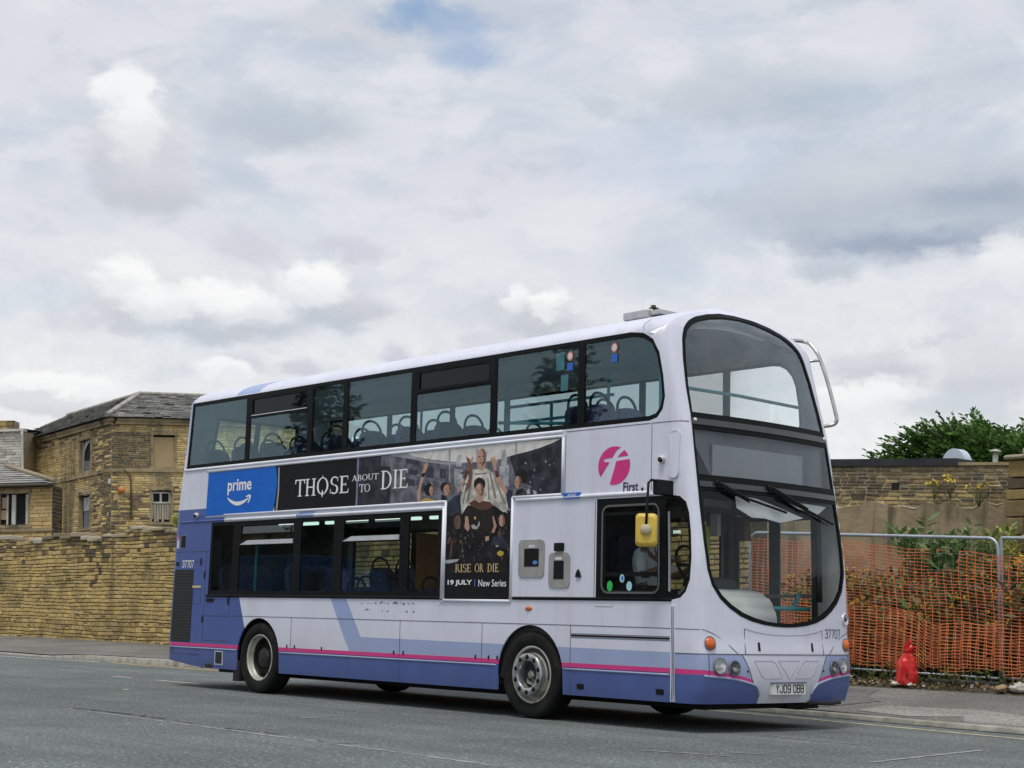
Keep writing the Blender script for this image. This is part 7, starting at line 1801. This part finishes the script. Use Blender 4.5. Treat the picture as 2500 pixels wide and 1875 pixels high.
# stairs, partitions, machinery cover
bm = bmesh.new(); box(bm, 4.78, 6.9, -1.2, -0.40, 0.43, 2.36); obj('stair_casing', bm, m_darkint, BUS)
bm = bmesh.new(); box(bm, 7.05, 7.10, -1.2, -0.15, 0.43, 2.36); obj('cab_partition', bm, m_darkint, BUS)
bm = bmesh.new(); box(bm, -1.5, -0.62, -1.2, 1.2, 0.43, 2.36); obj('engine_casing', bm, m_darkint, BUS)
bm = bmesh.new(); box(bm, 2.62, 2.66, 0.0, 0.75, 0.43, 2.2, bevel=0.01); obj('orange_partition', bm, M('orange_panel', (0.42, 0.16, 0.05), 0.6), BUS)
# front of the cab
bm = bmesh.new()
prism(bm, [(8.46, 0.45), (8.74, 0.45), (8.77, 1.10), (8.73, 1.27), (8.62, 1.40), (8.40, 1.46), (8.24, 1.46), (8.24, 0.45)], lambda x, z, y: Vector((x, y, z)), -1.02, 0.06)
bmesh.ops.bevel(bm, geom=bm.edges[:], offset=0.05, segments=3, affect='EDGES')
dash = obj('dashboard', bm, M('dash_grey', (0.62, 0.64, 0.60), 0.7, var=0.06), BUS, smooth=True)
bm = bmesh.new(); prism(bm, [(8.26, 1.462), (8.45, 1.45), (8.40, 1.54), (8.28, 1.57)], lambda x, z, y: Vector((x, y, z)), -0.92, -0.25); obj('instrument_hood', bm, m_darkint, dash)
bm = bmesh.new(); tube(bm, [Vector((8.10 - 0.09 * math.sin(a), -0.60 + 0.225 * math.cos(a), 1.70 + 0.20 * math.sin(a))) for a in np.linspace(0, 2 * math.pi, 28, endpoint=False)], 0.017, 6, closed=True); tube(bm, [(8.10, -0.60, 1.70), (8.34, -0.60, 1.42)], 0.035, 8); tube(bm, [(8.10, -0.82, 1.70), (8.10, -0.38, 1.70)], 0.016, 6)
obj('steering_wheel', bm, b_black, BUS)
bm = bmesh.new(); prism(bm, [(8.05, 0.45), (8.50, 0.45), (8.50, 1.05), (8.40, 1.30), (8.05, 1.34)], lambda x, z, y: Vector((x, y, z)), 0.14, 0.30); fm = obj('ticket_machine', bm, M('machine_grey', (0.22, 0.23, 0.23), 0.6), BUS)
bm = bmesh.new(); bmesh.ops.create_uvsphere(bm, u_segments=12, v_segments=8, radius=0.035, matrix=Matrix.Translation((8.46, 0.22, 1.15))); obj('knob', bm, b_chrome, fm, smooth=True)
bm = bmesh.new(); box(bm, 7.60, 7.68, 0.50, 0.58, 0.43, 2.36); box(bm, 7.60, 7.66, 0.2, 0.5, 2.1, 2.36); obj('pillar', bm, b_black, BUS)
bm = bmesh.new(); box(bm, 7.15, 8.3, 1.195, 1.235, 1.40, 1.44); obj('door_rail', bm, M('door_bar_grey', (0.35, 0.36, 0.36), 0.5), BUS)
bm = bmesh.new(); prism(bm, [(8.05, 2.36), (8.54, 2.45), (8.50, 3.13), (8.05, 3.13)], lambda x, z, y: Vector((x, y, z)), -1.10, 1.10); obj('destination_box', bm, M('box_grey', (0.30, 0.305, 0.32), 0.6, var=0.06), BUS)
bm = bmesh.new(); box(bm, 8.535, 8.555, -0.80, 0.71, 2.585, 2.943); obj('destination_screen', bm, M('blank_screen', (0.62, 0.63, 0.63), 0.5, var=0.03), BUS)
bm = bmesh.new(); prism(bm, [(-1.12, 2.57), (-0.80, 2.57), (-1.12, 2.97)], lambda y, z, d: Vector((8.548 + d, y, z)), 0, 0.006); obj('destination_mask', bm, b_black, BUS)
bm = bmesh.new(); box(bm, 8.0, 8.66, -1.05, 1.05, 2.28, 2.355); obj('header_panel', bm, m_darkint, BUS)
bm = bmesh.new(); prism(bm, [(8.0, 2.0), (8.12, 2.0), (8.10, 2.24), (8.02, 2.24)], lambda x, z, y: Vector((x, y, z)), 0.25, 0.36); obj('periscope', bm, M('brown_trim', (0.10, 0.07, 0.04), 0.6), BUS)
bm = bmesh.new(); tube(bm, [(8.52, -1.0, 1.5), (8.50, -1.03, 2.3)], 0.03, 6); tube(bm, [(8.54, 1.02, 1.35), (8.50, 1.05, 2.3)], 0.035, 6); obj('screen_pillar', bm, m_darkint, BUS)
bm = bmesh.new(); box(bm, 7.75, 7.85, 0.1, 0.16, 2.05, 2.3); obj('cab_notice', bm, MATS['label_white'], BUS)
bm = bmesh.new(); prism(bm, rrect(7.85, 8.02, 1.55, 2.15, 0.04), lambda x, z, y: Vector((x, y, z)), -0.28, -0.22); obj('hi_vis_jacket', bm, M('hi_vis', (0.24, 0.36, 0.02), 0.8, var=0.15), BUS)
for px, z in ((6.86, 4.00), (7.55, 4.02)):
    w_ = bpy.data.objects['window.005'] if px < 7 else bpy.data.objects['window.006']
    panel('no_smoking_sticker', [ell(PX(px), z, 0.05, 0.055, 18)], [M('sticker_red', (0.55, 0.16, 0.12), 0.5)], off=0.0, thick=0.001, parent=w_, smooth=False)
    panel('sticker_face', [ell(PX(px), z, 0.036, 0.04, 14)], [MATS['label_white']], off=0.002, thick=0.001, parent=w_, smooth=False)
    panel('sticker_note', [SXp([(px - .045, z - .16), (px + .045, z - .16), (px + .045, z - .075), (px - .045, z - .075)])], [MATS['label_blue']], off=0.0, thick=0.001, parent=w_, smooth=False)
w_ = bpy.data.objects['window.005']
for q in ([(6.62, 3.86), (6.75, 3.86), (6.75, 4.06), (6.62, 4.06)], [(6.70, 3.62), (6.82, 3.62), (6.82, 3.80), (6.70, 3.80)]): panel('notice', [SXp(q)], [M('notice_pale', (0.50, 0.66, 0.66), 0.6)], off=-0.016, thick=0.001, parent=w_, smooth=False)

# --- the driver
def skin(name, V, E, rad, mat, parent=None, sub=2):
    me = bpy.data.meshes.new(name + '_skel'); me.from_pydata([Vector(v) for v in V], E, []); me.update()
    o = link(bpy.data.objects.new(name + '_skel', me)); md = o.modifiers.new('skin', 'SKIN'); md.use_smooth_shade = True
    for i, r_ in enumerate(rad): me.skin_vertices[0].data[i].radius = (r_, r_) if not hasattr(r_, '__len__') else r_; me.skin_vertices[0].data[i].use_root = i == 0
    sb = o.modifiers.new('sub', 'SUBSURF'); sb.levels = sub; sb.render_levels = sub
    dg = bpy.context.evaluated_depsgraph_get(); ev = o.evaluated_get(dg); m2 = ev.to_mesh(); bm = bmesh.new(); bm.from_mesh(m2); ev.to_mesh_clear()
    bpy.data.objects.remove(o); bpy.data.meshes.remove(me)
    return obj(name, bm, mat, parent, smooth=True)
def driver():
    X, Y, Z = 7.52, -0.62, 1.36
    m_skin = M('skin', (0.19, 0.105, 0.065), 0.6, var=0.08); m_shirt = M('white_shirt', (0.58, 0.62, 0.68), 0.85, var=0.06, bump=0.3, bscale=9); m_trs = M('dark_trousers', (0.02, 0.022, 0.03), 0.9); m_hair = M('black_hair', (0.012, 0.01, 0.01), 0.7)
    P = lambda x, y, z: (X + x, Y + y, Z + z)
    V = [P(0, 0, 0), P(-.03, 0, .18), P(-.03, 0, .36), P(-.01, 0, .50), P(.01, 0, .57), P(.035, 0, .64), P(.05, 0, .74), P(.05, 0, .81)]
    E = [(i, i + 1) for i in range(7)]; rad = [(.15, .12), (.15, .115), (.155, .115), (.10, .085), (.056, .056), (.075, .065), (.095, .078), (.06, .055)]
    def chain(frm, pts, rs):
        a = frm
        for p, q in zip(pts, rs): V.append(p); rad.append(q); E.append((a, len(V) - 1)); a = len(V) - 1
        return a
    ends = {}
    for s in (-1, 1):
        chain(0, [P(.06, s * .09, -.01), P(.42, s * .13, .02), P(.50, s * .13, -.38), P(.62, s * .13, -.42)], [.085, .06, .045, .04])
        ends[s] = chain(3, [P(-.01, s * .17, .46), P(.12, s * .25, .22), P(.30, s * .24, .27), P(.45, s * .20, .36), P(.52, s * .195, .385)], [.062, .045, .040, .029, (.032, .02)])
    chain(6, [P(.155, 0, .715)], [.018])
    for s in (-1, 1): chain(6, [P(.04, s * .10, .73)], [.02])
    body = skin('person', V, E, rad, m_skin)
    tag(body, 'bus driver in a white open necked shirt at the wheel, behind the yellow mirror', 'person')
    for s in (-1, 1):                                            # fingers closed round the rim
        h = Vector(P(.52, s * .195, .385)); c = Vector((8.06, Y + s * .205, 1.40))
        for k in range(4):
            b = h + Vector((.03, (k - 1.5) * .019, .015)); L = (.030, .034, .032, .026)[k]
            bm = bmesh.new(); tube(bm, smooth_path([b, b + Vector((L, 0, .012)), b + Vector((L * 1.6, 0, -.018)), b + Vector((L * 1.2, 0, -.045))], 3), [.0095] * 7 + [.0085] * 3, 6); obj('finger', bm, m_skin, body, smooth=True)
        bm = bmesh.new(); tube(bm, smooth_path([h + Vector((0, -s * .03, 0)), h + Vector((.03, -s * .05, .0)), h + Vector((.06, -s * .045, -.012))], 3), .0105, 6); obj('thumb', bm, m_skin, body, smooth=True)
    V2 = [P(0, 0, .02), P(-.03, 0, .18), P(-.03, 0, .36), P(-.01, 0, .515)]; E2 = [(0, 1), (1, 2), (2, 3)]; r2 = [(.17, .135), (.168, .13), (.172, .128), (.085, .075)]
    for s in (-1, 1):
        i = len(V2); V2 += [P(-.01, s * .17, .465), P(.07, s * .225, .32), P(.12, s * .25, .235)]; r2 += [.075, .064, .058]; E2 += [(2, i), (i, i + 1), (i + 1, i + 2)]
    sh = skin('shirt', V2, E2, r2, m_shirt, body)
    bm = bmesh.new()
    for s in (-1, 1): prism(bm, [(0.0, 0.565), (s * .085, .555), (s * .10, .50), (s * .035, .44)], lambda a, b, d: Vector(P(.09 + d - (b - .44) * .35, a, b)), 0, .008)
    obj('collar', bm, m_shirt, sh)
    V3 = [P(0, 0, -.01)]; E3 = []; r3 = [(.16, .13)]
    for s in (-1, 1):
        i = len(V3); V3 += [P(.08, s * .09, -.01), P(.42, s * .13, .02), P(.50, s * .13, -.36)]; r3 += [.10, .075, .06]; E3 += [(0, i), (i, i + 1), (i + 1, i + 2)]
    skin('trousers', V3, E3, r3, m_trs, body)
    bm = bmesh.new(); bmesh.ops.create_uvsphere(bm, u_segments=16, v_segments=10, radius=1, matrix=Matrix.Translation(P(.035, 0, .785)) @ Matrix.Diagonal((.098, .088, .075, 1))); obj('hair', bm, m_hair, body, smooth=True)
    for s in (-1, 1):
        bm = bmesh.new(); bmesh.ops.create_uvsphere(bm, u_segments=8, v_segments=6, radius=.011, matrix=Matrix.Translation(P(.138, s * .034, .745))); obj('eye', bm, M('eye', (.3, .28, .26), .3), body, smooth=True)
    bm = bmesh.new(); tube(bm, [P(.128, -.025, .675), P(.138, 0, .673), P(.128, .025, .675)], .007, 6); obj('mouth', bm, M('lips', (.16, .06, .05), .5), body, smooth=True)
driver()
bm = bmesh.new(); box(bm, 7.22, 7.72, -0.86, -0.34, 1.13, 1.25, bevel=0.04); prism(bm, rrect(-0.25, 0.25, 1.20, 2.02, (.03, .03, .1, .1)), lambda y, z, d: Vector((7.27 - (z - 1.2) * .12 + d, -0.60 + y, z)), -0.06, 0.06); box(bm, 7.35, 7.6, -0.7, -0.5, 0.43, 1.14); box(bm, 7.15, 8.2, -1.15, -0.2, 0.43, 0.80); obj('driver_seat', bm, m_seat, BUS)
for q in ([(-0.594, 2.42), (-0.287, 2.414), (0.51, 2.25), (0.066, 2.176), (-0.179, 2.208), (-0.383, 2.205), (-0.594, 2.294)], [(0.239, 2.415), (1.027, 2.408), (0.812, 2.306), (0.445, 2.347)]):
    panel('sky_reflection_plate', [FYp(q)], [M('sky_reflection_white', (0.72, 0.73, 0.74), 0.6, var=0.05)], off=-0.05, thick=0.006, smooth=False)  # added pale plates, shaped like the sky's reflection in the windscreen
